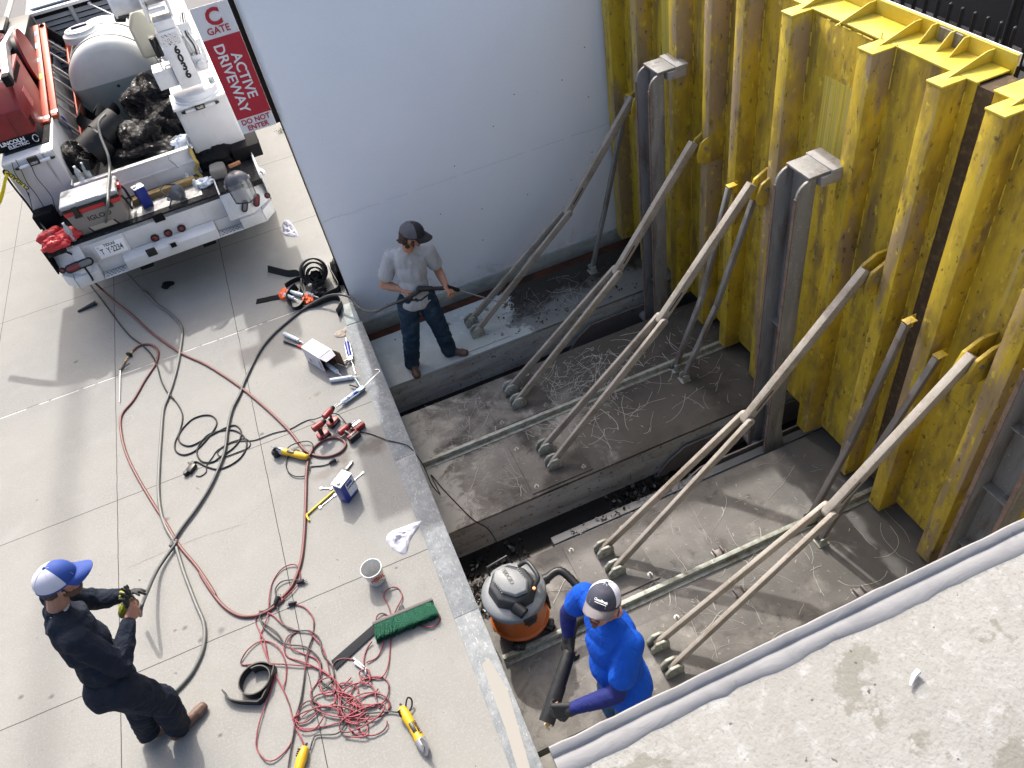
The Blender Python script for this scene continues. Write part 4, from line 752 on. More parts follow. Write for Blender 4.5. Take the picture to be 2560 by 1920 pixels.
# orange ladder stood on edge
la = thing('orange_ladder', 'orange fibreglass ladder stood on edge beside the tank', 'ladder', (-2.5, 10.3, 1.3))
O = V((-2.5, 10.3, 1.3))
def W(p): return V(p)-O
n0, n1 = V((-2.44, 10.25, 1.78)), V((-2.43, 12.35, 2.235)); f0, f1 = V((-2.30, 10.42, 1.33)), V((-2.22, 12.35, 1.95))
up = V((-.30, 0, 1)).normalized()
for k, off in enumerate((-.045, .045)):
    o_ = V((off, 0, .0)); b = MB(); b.bar(W(n0+o_+V((0, .12*k, 0))), W(n1+o_), .078, .034, V((0, 0, 1))); b.bar(W(n0+o_-V((0, -.12*k, .045))), W(n1+o_-V((0, 0, .045))), .012, .09, V((0, 0, 1))); b.build('upper_rail', 'orange', la, bevel=.003)
    c = MB(); q = n0+o_+V((0, .12*k, 0)); dd = (n1-n0).normalized(); c.bar(W(q-dd*.012), W(q+dd*.055), .082, .040, V((0, 0, 1))); c.build('rail_shoe', 'alu', la, bevel=.003)
    c = MB(); c.bar(W(q-dd*.075), W(q-dd*.012), .07, .05, V((0, 0, 1))); c.build('end_cap', mat('cap_rust_orange', (.42, .07, .02), .6), la, bevel=.004)
b = MB(); b.bar(W(f0+V((0, .3, 0))), W(f1), .075, .03, V((1, 0, .4))); b.bar(W(f0), W(f1), .02, .08, V((0, 0, 1))); b.build('lower_rail', 'orange', la, bevel=.003)
for k in range(7):
    t = (k+.6)/7.4; p, q = n0+(n1-n0)*t, f0+(f1-f0)*t
    b = MB(); b.bar(W(p-V((0, 0, .03))), W(q), .022, .032, V((0, 1, 0))); b.build('rung', 'alu', la, bevel=.003)
    if k % 2 == 0: b = MB(); b.bar(W(p-V((.045, 0, .05))), W(q-V((.05, 0, 0))), .02, .028, V((0, 1, 0))); b.build('rung', 'greym', la, bevel=.003)
b = MB(); b.bar(W(n1+V((0, -.06, 0))), W(f1+V((0, -.06, 0))), .12, .05, V((0, 1, 0))); b.build('top_bracket', 'matteblack', la, bevel=.01)
for t, s, m_ in ((.12, .04, 'yellow'), (.72, .05, 'sign_w'), (.60, .03, 'sign_w'), (.52, .04, 'sign_w')):
    pass
dd = (n1-n0).normalized()
def sticker(t, l, w__, m_, nm='sticker'):
    p = n0+(n1-n0)*t+V((-.045, 0, .0185)); b = MB(); b.bar(W(p-dd*l/2), W(p+dd*l/2), w__, .003, V((0, 0, 1))); return b.build(nm, m_, la)
sticker(.42, .13, .055, 'yellow'); sticker(.76, .13, .065, 'sign_w'); sticker(.60, .08, .05, 'sign_w'); sticker(.90, .12, .04, 'caulkblue')
# blue oval badge on the grey inner channel
b = MB(); p = aty(167, 312, 10.55); b.ball(W(p), (.025, .012, .12), n=8); bd = b.build('badge', 'caulkblue', la); bd.rotation_euler = (0, 0, 0)
b = MB(); a_, q_ = aty(140, 290, 10.5), aty(190, 365, 10.5); b.bar(W(a_+V((0, .02, 0))), W(q_+V((0, .02, 0))), .08, .02, V((0, 1, 0))); b.build('inner_channel', 'alu', la, bevel=.004)
# red engine welder
we = thing('welder', 'red engine driven welder sitting on the left truck cabinet', 'welder', (-2.82, 10.1, 1.765))
O2 = V((-2.82, 10.1, 1.765))
b = MB(); b.prism([(-.42, .0), (.75, .0), (.75, .62), (-.12, .62), (-.40, .38)], 'x', -.36, .30); b.build('housing', 'red', we, bevel=.012)
b = MB(); b.box((-.365, -.425, .0), (.305, -.10, .115)); b.build('base_tray', 'matteblack', we, bevel=.006)
b = MB(); b.prism([(-.405, .398), (-.13, .625), (-.135, .632), (-.41, .405)], 'x', -.32, .02); b.build('control_panel', 'matteblack', we)
for i in range(6):
    b = MB(); b.lathe([(.018, 0), (.014, .015)], 10, Matrix.Translation((-.28+.05*i, -.33+.06*(i % 3), .465+.05*(i % 3))) @ Matrix.Rotation(R(40), 4, 'X')); b.build('knob', 'greym' if i % 2 else 'black', we)
b = MB(); b.prism([(-.431, .13), (-.421, .13), (-.402, .365), (-.412, .365)], 'x', -.26, .12); b.build('front_door', 'red', we, bevel=.002)
for k in range(5):
    b = MB(); b.box((.3005, -.36+k*.03, .15), (.304, -.35+k*.03, .25)); b.build('vent_slot', 'matteblack', we)
for k in range(12):
    b = MB(); b.box((.3005, .0+k*.05, .53), (.304, .03+k*.05, .60)); b.build('vent_slot', 'matteblack', we)
b = MB(); b.box((.3005, .05, .22), (.303, .22, .42)); b.build('printed_panel', mat('red_print', (.55, .22, .2), .5, layers=[((.4, .03, .03), 60, .45, .55)]), we)
b = MB(); b.box((-.16, -.4295, .02), (.24, -.4255, .11)); b.build('brand_plate', 'matteblack', we)
text('lettering', 'LINCOLN', .062, (.03, -.4305, .085), X, Z, 'sign_w', we, bold=.03); text('lettering', 'ELECTRIC', .052, (.07, -.4305, .035), X, Z, 'sign_w', we, bold=.03)
b = MB(); b.tube([(.27+.03*math.cos(a), -.44+.015*math.sin(a), .06+.035*math.sin(a)) for a in [k*.5 for k in range(13)]], .006, 6); b.build('lifting_ring', 'chrome', we)
b = MB(); b.lathe([(.34, 0), (.34, .03), (.08, .04), (.08, .18), (.34, .19), (.34, .22)], 36, Matrix.Translation((-2.72, 11.35, 2.16)) @ Matrix.Rotation(R(90), 4, 'Y')); hr = b.build('hose_reel', 'red'); tag(hr, 'dark red hose reel behind the welder', 'reel')
b = MB(); b.lathe([(.26, .045), (.27, .10), (.26, .175)], 30, Matrix.Translation((-2.72, 11.35, 2.16)) @ Matrix.Rotation(R(90), 4, 'Y'), caps=False); b.build('wound_hose', 'rubber', hr, smooth=50)
b = MB(); b.box((-3.0, 11.7, 1.77), (-2.5, 12.6, 2.35)); b.box((-2.95, 11.9, 2.35), (-2.75, 12.5, 2.42)); o = b.build('tool_case', 'black', bevel=.03); tag(o, 'black tool case stacked behind the hose reel', 'case')
st = thing('folded_ladder', 'silver aluminium ladder lying along the left truck cabinet', 'ladder', (-3.0, 11, 2.3)); O3 = V((-3.0, 11, 2.3))
for dx in (0, -.34):
    b = MB(); a_, m_, e_ = aty(20, 195, 9.9), aty(12, 120, 10.9), aty(38, 75, 12.2)
    for p, q in ((a_, m_), (m_, e_)): b.bar(p+V((dx, 0, 0))-O3, q+V((dx, 0, 0))-O3, .07, .10)
    b.build('rail', 'alu', st, bevel=.004)
for k in range(6):
    p = aty(20, 195, 9.9).lerp(aty(38, 75, 12.2), k/5); b = MB(); b.bar(p-O3, p+V((-.34, 0, 0))-O3, .03, .03); b.build('rung', 'alu', st)
b = MB(); b.bar(a_+V((0, -.12, 0))-O3, a_+V((0, .02, 0))-O3, .078, .11); b.build('rubber_foot', 'matteblack', st, bevel=.006)
# cooler
co = thing('cooler', 'grey and red hard cooler on the rear deck of the truck', 'cooler', (-2.19, 8.885, 1.004), R(0))
def taper(b, x, y, z0, z1, k): b.add([(-x*k, -y*k, z0), (x*k, -y*k, z0), (x*k, y*k, z0), (-x*k, y*k, z0), (-x, -y, z1), (x, -y, z1), (x, y, z1), (-x, y, z1)], [(0, 3, 2, 1), (4, 5, 6, 7), (0, 1, 5, 4), (1, 2, 6, 5), (2, 3, 7, 6), (3, 0, 4, 7)])
b = MB(); taper(b, .30, .185, 0, .27, .90); b.build('tub', 'taupe', co, bevel=.02, seg=3)
b = MB(); b.prism([(-.13, -.0), (-.17, .10), (.13, .10), (.17, -.0)], 'y', -.172, -.160); o = b.build('foot_plate', 'black', co)
b = MB(); b.prism([(-.115, .025), (-.145, .085), (.115, .085), (.14, .025)], 'y', -.178, -.1725); b.build('tread_insert', mat('brushed_plate', (.34, .32, .28), .45, .3), co)
b = MB(); taper(b, .306, .19, .262, .315, .985); b.build('red_band', 'coolred', co, bevel=.008)
b = MB(); taper(b, .312, .197, .315, .345, 1.0); b.build('rim', 'black', co, bevel=.008)
b = MB(); b.box((-.312, -.2, .345), (.312, .2, .40)); b.build('lid', 'coolgrey', co, bevel=.025, seg=3)
b = MB(); b.prism([(-.12, -.19), (.12, -.19), (.12, -.09), (-.12, -.09)], 'z', .4005, .404); b.build('lid_panel', mat('lid_inset', (.42, .45, .47), .5), co)
b = MB(); b.box((-.123, -.0885, .4004), (.123, -.0835, .4036)); b.box((-.1245, -.19, .4004), (-.1205, -.0885, .4036)); b.build('lid_groove', 'matteblack', co)
for x in (-.17, .17):
    b = MB(); b.box((x-.03, -.212, .25), (x+.03, -.190, .36)); b.box((x-.04, -.216, .235), (x+.04, -.20, .265)); b.build('latch', 'black', co, bevel=.005)
b = MB(); b.tube([(.315, -.12, .29), (.335, -.12, .24), (.345, -.1, .10), (.345, .1, .10), (.335, .12, .24), (.315, .12, .29)], .013, 8); b.build('side_handle', 'black', co)
b = MB(); b.box((.314, -.06, .33), (.345, .02, .39)); b.build('hinge_clip', 'coolred', co, bevel=.008)
text('lettering', 'IGLOO', .075, (.02, -.1792, .175), X, (0, -.07, 1), 'tagblack', co, bold=.02, sx=1.1)
# things lying on the deck
def bottle(nm, lab, loc, h=.21, rx=0, group=None):
    t = thing(nm, lab, 'bottle', loc, group=group, rot=(rx, 0, 0)); r = .032
    c = MB(); c.lathe([(r*.8, 0), (r, .008), (r, h*.35), (r*.93, h*.38), (r, h*.42), (r, h*.68), (r*.45, h*.87), (.012, h*.9), (.012, h*.93)], 18); c.build('body', 'bottle', t, smooth=50)
    c = MB(); c.lathe([(.015, h*.91), (.015, h)], 12); c.build('cap', 'wht', t)
    c = MB(); c.lathe([(r+.0008, h*.44), (r+.0008, h*.62)], 18, caps=False); c.build('paper_label', mat('bottle_label', (.25, .32, .30), .5, layers=[((.55, .6, .55), 60, .5, .6)]), t); return t
z3 = ZF(0, 240, .16275); z4 = ZF(330, 240, .1763); z5 = ZF(60, 440, .16275); z6 = ZF(380, 440, .16275); zB = ZF(300, 0, .16275)
bottle('water_bottle', 'left of the two water bottles beside the bin bags', aty(*z3(1290, 1330), 9.35)); bottle('water_bottle', 'right of the two water bottles beside the bin bags', aty(*z3(1400, 1270), 9.42)); bottle('water_bottle', 'clear water bottle standing left of the cooler', at(*z5(775, 990), 1.004), .23); bottle('water_bottle', 'empty clear bottle standing beside the crane base', at(*zB(1470, 1375), 1.77), .22)
def can(nm, lab, loc, rz, h=.245, a=.085, bb=.055, s=1):
    t = thing(nm, lab, 'can', loc, rz)
    c = MB(); c.box((-a, -bb, 0), (a, bb, h)); c.build('body', 'blue', t, bevel=.018, seg=3)
    c = MB(); c.box((-a-.003, -bb-.003, h-.006), (a+.003, bb+.003, h+.006)); c.build('top', mat('can_top', (.72, .72, .70), .35, .3), t, bevel=.018, seg=3)
    c = MB(); c.lathe([(.019, h+.006), (.019, h+.026)], 16, Matrix.Translation((-a*.62, -bb*.2, 0))); c.build('cap', 'wht', t, bevel=.002)
    c = MB(); c.tube(smooth_path([(-a*.25, 0, h+.006), (-a*.1, 0, h+.03), (a*.5, 0, h+.03), (a*.7, 0, h+.006)], 5), .006, 6); c.build('handle', 'chrome', t)
    return t
c1 = can('solvent_can', 'tall blue can with white lid on the truck deck', tw(0, 0, 0)*0+at(*z5(1905, 455), 1.004), R(20), .25, .06, .055)
b = MB(); a_, q_ = at(*z5(1660, 400), 1.04), at(*ZF(330, 240, .1763)(560, 1300), 1.04); q_ = a_+(q_-a_).normalized()*.75; b.bar(a_, q_, .09, .07); o = b.build('timber_block', 'wood', bevel=.003); tag(o, 'piece of yellow timber lying behind the blue can', 'timber')
def shield(nm, lab, loc, rz, rx, s=1.0):
    t = thing(nm, lab, 'face shield', loc, rot=(rx, 0, rz), scale=s)
    n = 14; b = MB(); vs = []
    for j in range(6):
        for i in range(n+1):
            a = R(-80+160*i/n); k = 1-.10*j/5; vs.append((.115*k*math.sin(a), -.13*k*math.cos(a)+.02, -.02-.20*j/5*(1-.15*abs(math.sin(a)))))
    b.add(vs, [(j*(n+1)+i, j*(n+1)+i+1, (j+1)*(n+1)+i+1, (j+1)*(n+1)+i) for j in range(5) for i in range(n)]); b.build('visor', 'bluegrey', t, smooth=60)
    b = MB(); b.tube([vs[5*(n+1)+i] for i in range(n+1)], .006, 6); b.tube([vs[j*(n+1)] for j in range(6)], .006, 6); b.tube([vs[j*(n+1)+n] for j in range(6)], .006, 6); b.build('rim', 'black', t)
    b = MB(); vs = []
    for j in range(7):
        for i in range(n+1):
            a = R(-95+190*i/n); e = R(5+13*j); vs.append((.122*math.sin(a)*math.cos(e), -.138*math.cos(a)*math.cos(e)+.02, -.03+.115*math.sin(e)))
    b.add(vs, [(j*(n+1)+i, j*(n+1)+i+1, (j+1)*(n+1)+i+1, (j+1)*(n+1)+i) for j in range(6) for i in range(n)]); b.build('crown', mat('shield_crown', (.05, .055, .07), .3), t, smooth=60)
    b = MB(); b.tube([(.115*math.cos(a), .10*math.sin(a)+.02, .0) for a in [k*math.pi/8 for k in range(9)]], .008, 6); b.build('headband', 'black', t)
    for sx in (-.122, .122):
        b = MB(); b.lathe([(.018, -.006), (.018, .006)], 14, Matrix.Translation((sx, .02, -.02)) @ Matrix.Rotation(R(90), 4, 'Y')); b.build('knob', 'greym', t)
    return t
shield('face_shield', 'face shield lying on its side in the middle of the deck', at(*z4(590, 1360), 1.12), R(75), R(35), 1.15)
shield('face_shield', 'face shield hanging over the right rear edge of the truck', at(*z4(1480, 1190), 1.17), R(14), R(-20), 1.2)
b = MB(); b.prism([(-.09, -.10), (.09, -.12), (.10, .08), (.02, .12), (-.08, .10)], 'z', 0, .13); o = b.build('respirator_case', mat('khaki_grey', (.20, .185, .165), .7), bevel=.03, seg=3, loc=at(*z4(1250, 1130), 1.0)); tag(o, 'khaki grey padded case beside the hanging face shield', 'case')
b = MB(); b.box((-.07, -.02, 0), (.07, .02, .03)); o = b.build('wood_block', mat('red_timber', (.30, .13, .06), .7), loc=at(*z4(1460, 985), 1.12)); o.rotation_euler = (0, 0, R(12)); tag(o, 'small reddish wood block behind the hanging face shield', 'block')
b = MB(); a_, q_ = at(*z4(1145, 1150), 1.03), at(*z4(1240, 1400), 1.02); b.tube([a_, q_], .009, 8); b.bar(a_+V((-.04, -.01, 0)), a_+V((.04, .01, 0)), .035, .03); o = b.build('socket_handle', 'wht'); tag(o, 'white T handled tool lying on the deck', 'tool')
b = MB(); pts = [z4(820, 745), z4(880, 880), z4(930, 960), z4(900, 1060), z4(990, 1150)]; P_ = [aty(*pts[0], 9.32), aty(*pts[1], 9.28), aty(*pts[2], 9.27), at(*pts[3], 1.06), at(*pts[4], 1.01), at(*z4(860, 1190), 1.01)]
P_ = smooth_path(P_, 6)
for i in range(len(P_)-1): b.bar(P_[i], P_[i+1]+(P_[i+1]-P_[i])*.1, .038, .003, V((math.sin(i*.25)*.8, -1, .5)))
o = b.build('ratchet_strap', 'strapy'); tag(o, 'yellow webbing strap hanging over the tailgate', 'strap')
def crumple(nm, lab, cat, c, rx, ry, rz_, m, seed, amp=.35, n=22, fr=1.6, folds=0.):
    b = MB(); vs = []; N = n*2
    for i in range(n+1):
        th = math.pi*i/n
        for k in range(N):
            ph = 2*math.pi*k/N; d_ = V((math.sin(th)*math.cos(ph), math.sin(th)*math.sin(ph), math.cos(th)))
            f = 1+amp*noise.noise(d_*fr+V((seed, 0, 0)))+amp*.6*(1-2*abs(noise.noise(d_*fr*2.3+V((seed, 9, 0)))))*.6+amp*.35*(1-2*abs(noise.noise(d_*fr*5+V((seed, 3, 4)))))*.6
            p = V((d_.x*rx, d_.y*ry, max(d_.z*rz_*f, -rz_*.55)/f*1))*f; vs.append(p)
    b.add(vs, [(i*N+k, i*N+(k+1) % N, (i+1)*N+(k+1) % N, (i+1)*N+k) for i in range(n) for k in range(N)])
    o = b.build(nm, m, smooth=55, loc=c); return tag(o, lab, cat)
crumple('bin_bag', 'shiny black bin bag leaning on the water tank', 'bag', aty(*z4(330, 180), 10.35)+V((0, .1, 0)), .34, .30, .30, 'bag', 1.0); crumple('bin_bag', 'slack black bin bag against the right cabinet', 'bag', aty(*z4(520, 400), 10.1), .26, .30, .26, 'bag', 5.0); crumple('bin_bag', 'torn black bin bag in the middle of the bed', 'bag', aty(*z4(130, 600), 9.8), .26, .22, .20, 'bag', 9.0); crumple('bin_bag', 'flat black bin bag just behind the tailgate', 'bag', aty(*z4(200, 830), 9.65), .36, .25, .16, 'bag', 14.0)
crumple('bin_bag', 'small black bin bag low beside the two water bottles', 'bag', aty(*z3(1230, 960), 9.75), .17, .2, .18, 'bag', 19.0)
def bandroll(nm, lab, c, rad, wd, ax, a0, a1, m='rubber', th=.008):
    b = MB(); n = 26; ax = V(ax).normalized(); u = ax.orthogonal().normalized(); v_ = ax.cross(u); vs = []
    for i in range(n+1):
        a = a0+(a1-a0)*i/n
        for rr, h in ((rad, -wd/2), (rad, wd/2), (rad-th, wd/2), (rad-th, -wd/2)): vs.append(u*math.cos(a)*rr+v_*math.sin(a)*rr+ax*h)
    b.add(vs, [(i*4+j, i*4+(j+1) % 4, (i+1)*4+(j+1) % 4, (i+1)*4+j) for i in range(n) for j in range(4)]+[(0, 1, 2, 3), (n*4, n*4+1, n*4+2, n*4+3)])
    o = b.build(nm, m, smooth=40, loc=c); return tag(o, lab, 'rubber strip', 'rubber strips piled in the truck bed')
rl = [(z3(1700, 520), 9.95, .19, .30, (.9, .5, .25), 0, 4.2, 'dark rubber strip curled highest in the bed'), (z3(1480, 780), 9.75, .20, .22, (.85, .4, .3), .4, 4.6, 'black rubber strip curled over the left side of the heap'), (z3(1500, 1000), 9.55, .20, .12, (.3, .2, 1), 0, 3.6, 'narrow rubber strip bent just above the tailgate'), (z4(170, 610), 9.85, .17, .24, (1, .35, .1), .3, 3.6, 'wet looking rubber strip curled in front of the bags'), (z3(1420, 330), 10.3, .16, .2, (.3, .9, .3), 0, 5, 'rubber strip standing on edge near the ladder'), (z3(1640, 240), 10.5, .13, .16, (.5, .8, .2), 0, 4.5, 'rubber strip tip rising against the tank')]
for q, y, rad, wd, ax, a0, a1, lab in rl: bandroll('rubber_strip', lab, aty(*q, y), rad, wd, ax, a0, a1)
for q, y, k in ((z3(1750, 640), 9.9, 0), (z4(240, 560), 9.85, 1)):
    pass
b = MB(); b.box((-.13, -.10, .0), (.13, .10, .13)); t_ = b.build('pressure_washer_tank', mat('cream_plastic', (.74, .74, .68), .35), bevel=.035, seg=4, loc=aty(*z4(310, 60), 10.4)-V((0, 0, .08))); tag(t_, 'small cream fuel tank of an engine beside the bin bags', 'fuel tank'); b = MB(); b.lathe([(.05, .13), (.05, .16), (.035, .165)], 12, Matrix.Translation((-.03, 0, 0))); b.build('fuel_cap', 'chrome', t_); b = MB(); b.box((-.12, -.12, -.35), (.17, .1, -.003)); b.build('engine_block', 'black', t_, bevel=.03)
b = MB(); P_ = [aty(*z4(*q), 9.6) for q in ((400, 740), (630, 560), (760, 690), (520, 825))]; b.add(P_+[p+V((0, .006, .003)) for p in P_], [(0, 1, 2, 3), (7, 6, 5, 4), (0, 1, 5, 4), (1, 2, 6, 5), (2, 3, 7, 6), (3, 0, 4, 7)]); o = b.build('cardboard_sheet', mat('grey_sheet', (.34, .34, .35), .7)); tag(o, 'flat pale grey sheet lying on the bin bags', 'sheet')
crumple('plastic_wrap', 'crumpled clear plastic wrap on the grey sheet', 'wrap', aty(*z4(720, 690), 9.55), .13, .08, .08, mat('clear_wrap', (.70, .74, .80), .25), 22.0, .5); crumple('plastic_wrap', 'crumpled plastic wrap beside the T handled tool', 'wrap', at(*z4(1030, 1230), 1.03), .08, .06, .05, mat('clear_wrap', (.70, .74, .80), .25), 27.0, .6)
for q, s, lab in ((z4(930, 1300), .07, 'crumpled clear cup on the deck near the face shields'), (z4(820, 1210), .07, 'squashed clear spray bottle behind the face shield')):
    c = MB(); c.lathe([(s*.45, 0), (s*.55, s*.8), (s*.3, s*1.2), (s*.2, s*1.5)], 14); o = c.build('plastic_cup', 'bottle', loc=at(*q, 1.005), smooth=50); tag(o, lab, 'cup')
for q, lab, k in ((z5(440, 920), 'red tool bag on the left corner of the deck', 33.0), (z5(480, 1050), 'red work glove draped over the corner of the truck deck', 37.0), (z5(690, 900), 'red glove lying behind the bottle beside the cooler', 41.0)):
    crumple('work_glove' if 'glove' in lab else 'tool_bag', lab, 'glove' if 'glove' in lab else 'bag', at(*q, 1.06), .12, .085, .07, 'coolred', k, .45)
b = MB(); b.box((-.22, -.2, 0), (.0, .16, .17)); o = b.build('black_crate', 'matteblack', bevel=.012, loc=at(*z5(420, 720), 1.004)+V((.1, .1, 0))); tag(o, 'dark plastic crate at the left end of the deck', 'crate')
crumple('knee_pads', 'black knee pads and gloves heaped on the right of the deck', 'pads', at(*z4(1190, 850), 1.08), .22, .20, .12, 'matteblack', 51.0, .4)
for q, r_, lab in ((z4(1050, 640), .085, 'larger black pipe end in the heap on the right'), (z4(1205, 650), .06, 'smaller black pipe end in the heap on the right')):
    c = MB(); c.tube([(0, 0, 0), (.02, .10, .09)], r_, 18, cap=False); c.tube([(.0, 0, 0), (.02, .10, .09)], r_*.85, 18, cap=False); o = c.build('pipe_end', 'black', loc=at(*q, 1.18)); tag(o, lab, 'pipe end')
b = MB(); b.box((.0, 0, 0), (.34, .45, .16)); o = b.build('open_bin', 'matteblack', bevel=.01, loc=at(*z4(1480, 960), 1.004)); tag(o, 'open black tray at the right end of the deck', 'tray')
# leads clipped to the left cabinet, and caution tape
def wire(nm, lab, pts, r_, m, cat='cable', n=6, grp=None): b = MB(); b.tube(smooth_path(pts, n), r_, 6); return tag(b.build(nm, m, smooth=60), lab, cat, grp)
vf = 9.36
wire('lamp_lead', 'thin black lead hanging from the left lamp to the cooler', [aty(*q, vf-.03*i/4) for i, q in enumerate([z3(480, 1070), z3(560, 1250), z3(700, 1420), z3(800, 1560), z5(480, 500), z5(570, 680)])], .004, 'cord_b', grp='thin leads on the left truck cabinet')
wire('lamp_lead', 'thin black lead left of the lamp running down the cabinet', [aty(*q, vf-.03*i/4) for i, q in enumerate([z3(240, 980), z3(330, 1150), z3(420, 1340), z3(560, 1520), z5(300, 470), z5(410, 620)])], .004, 'cord_b', grp='thin leads on the left truck cabinet')
wire('lamp_lead', 'thin black lead at the left edge of the cabinet', [aty(*q, vf-.03*i/4) for i, q in enumerate([z3(180, 1020), z3(240, 1200), z3(380, 1400), z3(450, 1550), z5(70, 260), z5(130, 520)])], .004, 'cord_b', grp='thin leads on the left truck cabinet')
wire('black_pole', 'thick black cable along the left corner of the truck', [aty(*q, vf-.05) for q in [z3(80, 1140), z3(60, 1180), z3(230, 1420), z3(420, 1659)]]+[at(*z5(240, 700), 1.1), at(*z5(430, 930), 1.12), at(*z5(620, 1140), 1.0), TM @ V((-.98, -.02, .85)), TM @ V((-.93, -.16, .6)), at(205, 700, .2), at(200, 715, .03)], .011, 'cord_b')
b = MB(); P_ = [aty(*q, 9.30) for q in (z3(390, 1420), z3(330, 1350), z3(230, 1270), z3(110, 1200))]+[aty(14, 445, 9.2), aty(4, 490, 9.1), aty(-25, 560, 9.0), aty(-70, 700, 8.9)]; P_ = smooth_path(P_, 5)
for i in range(len(P_)-1): b.bar(P_[i], P_[i+1]+(P_[i+1]-P_[i])*.06, .003, .075, V((.3, -.5, 1)))
tpz = tag(b.build('caution_tape', 'tape'), 'yellow caution tape tied at the left corner of the truck', 'tape')
a_, q_ = aty(*z3(360, 1350), 9.28), aty(*z3(170, 1200), 9.28); o = text('lettering', 'CUIDADO', .062, (a_+q_)/2+V((0, -.02, 0)), q_-a_, V((-.6, 0, -1)), 'tagblack', None, bold=.03); o.parent = tpz
# ------------------------------------------------------------------ people
def basis(f, up=V((0, 0, 1))):
    f = V(f).normalized(); l = up.cross(f).normalized(); u = f.cross(l); return f, l, u      # forward, left, up
def mat3(c, f, l, u, s=(1, 1, 1)):
    return Matrix([[f[i]*s[0], l[i]*s[1], u[i]*s[2], V(c)[i]] for i in range(3)]+[[0, 0, 0, 1]])
def capsule(b, p, r1, q, r2, n=14):
    p, q = V(p), V(q); ax = q-p; L_ = ax.length
    if L_ < 1e-5: b.ball(p, r1, n=8); return
    z = ax/L_; x = z.orthogonal().normalized(); y = z.cross(x); T = Matrix([[x[i], y[i], z[i], p[i]] for i in range(3)]+[[0, 0, 0, 1]])
    prof = [(max(r1*math.sin(a), .0004), -r1*math.cos(a)) for a in [math.pi/2*k/5 for k in range(6)]]+[(max(r2*math.cos(a), .0004), L_+r2*math.sin(a)) for a in [math.pi/2*k/5 for k in range(6)]]
    b.lathe(prof, n, T)
def chain(b, pts, rs):
    for i in range(len(pts)-1): capsule(b, pts[i], rs[i], pts[i+1], rs[i+1])
def ell(b, c, f, l, u, r): b.ball((0, 0, 0), (1, 1, 1), mat3(c, f, l, u, r), n=12)
def finish(nm, b, m, parent, voxel=.007, sm=6, wr=None, cut=None):
    me = bpy.data.meshes.new(nm); me.from_pydata([tuple(v) for v in b.v], [], b.f); me.update()
    bm = bmesh.new(); bm.from_mesh(me); bmesh.ops.recalc_face_normals(bm, faces=bm.faces); bm.to_mesh(me); bm.free()
    o = bpy.data.objects.new(nm, me); COL.objects.link(o)
    r_ = o.modifiers.new('r', 'REMESH'); r_.mode = 'VOXEL'; r_.voxel_size = voxel
    s_ = o.modifiers.new('s', 'SMOOTH'); s_.factor = .5; s_.iterations = sm
    dg = bpy.context.evaluated_depsgraph_get(); me2 = bpy.data.meshes.new_from_object(o.evaluated_get(dg))
    bpy.data.objects.remove(o); bpy.data.meshes.remove(me)
    if wr:                                   # cloth folds: displace along the normal by stretched ridged noise
        amp, fr, st = wr; me2.update()
        ns = [v.normal.copy() for v in me2.vertices]
        for v, n_ in zip(me2.vertices, ns):
            c = v.co; q = V((c.x*fr*st[0], c.y*fr*st[1], c.z*fr*st[2]))
            q += V((noise.noise(q*.5), noise.noise(q*.5+V((5, 0, 0))), noise.noise(q*.5+V((0, 5, 0)))))*1.2
            v.co = c+n_*amp*(1-2.4*abs(noise.noise(q))+.4*noise.noise(q*2.3))
    ms = m if isinstance(m, (list, tuple)) else [m]; me2.materials.clear()
    for q in ms: me2.materials.append(M[q])
    for p in me2.polygons: p.use_smooth = True
    if cut:
        for p in me2.polygons: p.material_index = cut(p.center)
    o = bpy.data.objects.new(nm, me2); COL.objects.link(o); o.parent = parent
    o.location = -parent.location; return o
def hand(b, wr, d_, nrm, side, curl=(.5, .5, .45), k=1.0, spread=.05, thumb=.6):
    """wr wrist, d_ direction of the fingers, nrm out of the back of the hand, side +1 when the thumb lies to d_ x nrm"""
    d_ = V(d_).normalized(); nrm = V(nrm); nrm = (nrm-d_*nrm.dot(d_)).normalized(); s = d_.cross(nrm)*side
    wr = V(wr)
    for t in (-.028, -.01, .01, .028): capsule(b, wr+s*t*.75*k, .0165*k, wr+d_*.078*k+s*t*k, .0125*k)
    ln = (.068, .077, .071, .055); off = (.029, .0098, -.0098, -.029)
    for i in range(4):
        p = wr+d_*(.082-.004*abs(i-1.3))*k+s*off[i]*k; a = 0; dd = (d_+s*spread*(1.5-i)*.5).normalized()
        for j, fr in enumerate((.46, .30, .24)):
            a += curl[j]*(1+.10*i); dv = (dd*math.cos(a)-nrm*math.sin(a)); q = p+dv*ln[i]*fr*k
            capsule(b, p, (.0095-.0008*j)*k, q, (.0088-.0009*j)*k); p = q
    p = wr+d_*.022*k+s*.028*k; dv = (d_*.75+s*.75-nrm*.25).normalized()
    for j, l_ in enumerate((.042, .032, .027)):
        q = p+dv*l_*k; capsule(b, p, (.0135-.0018*j)*k, q, (.012-.0018*j)*k); p = q; dv = (dv+d_*.25-nrm*thumb*.8-s*.25).normalized()
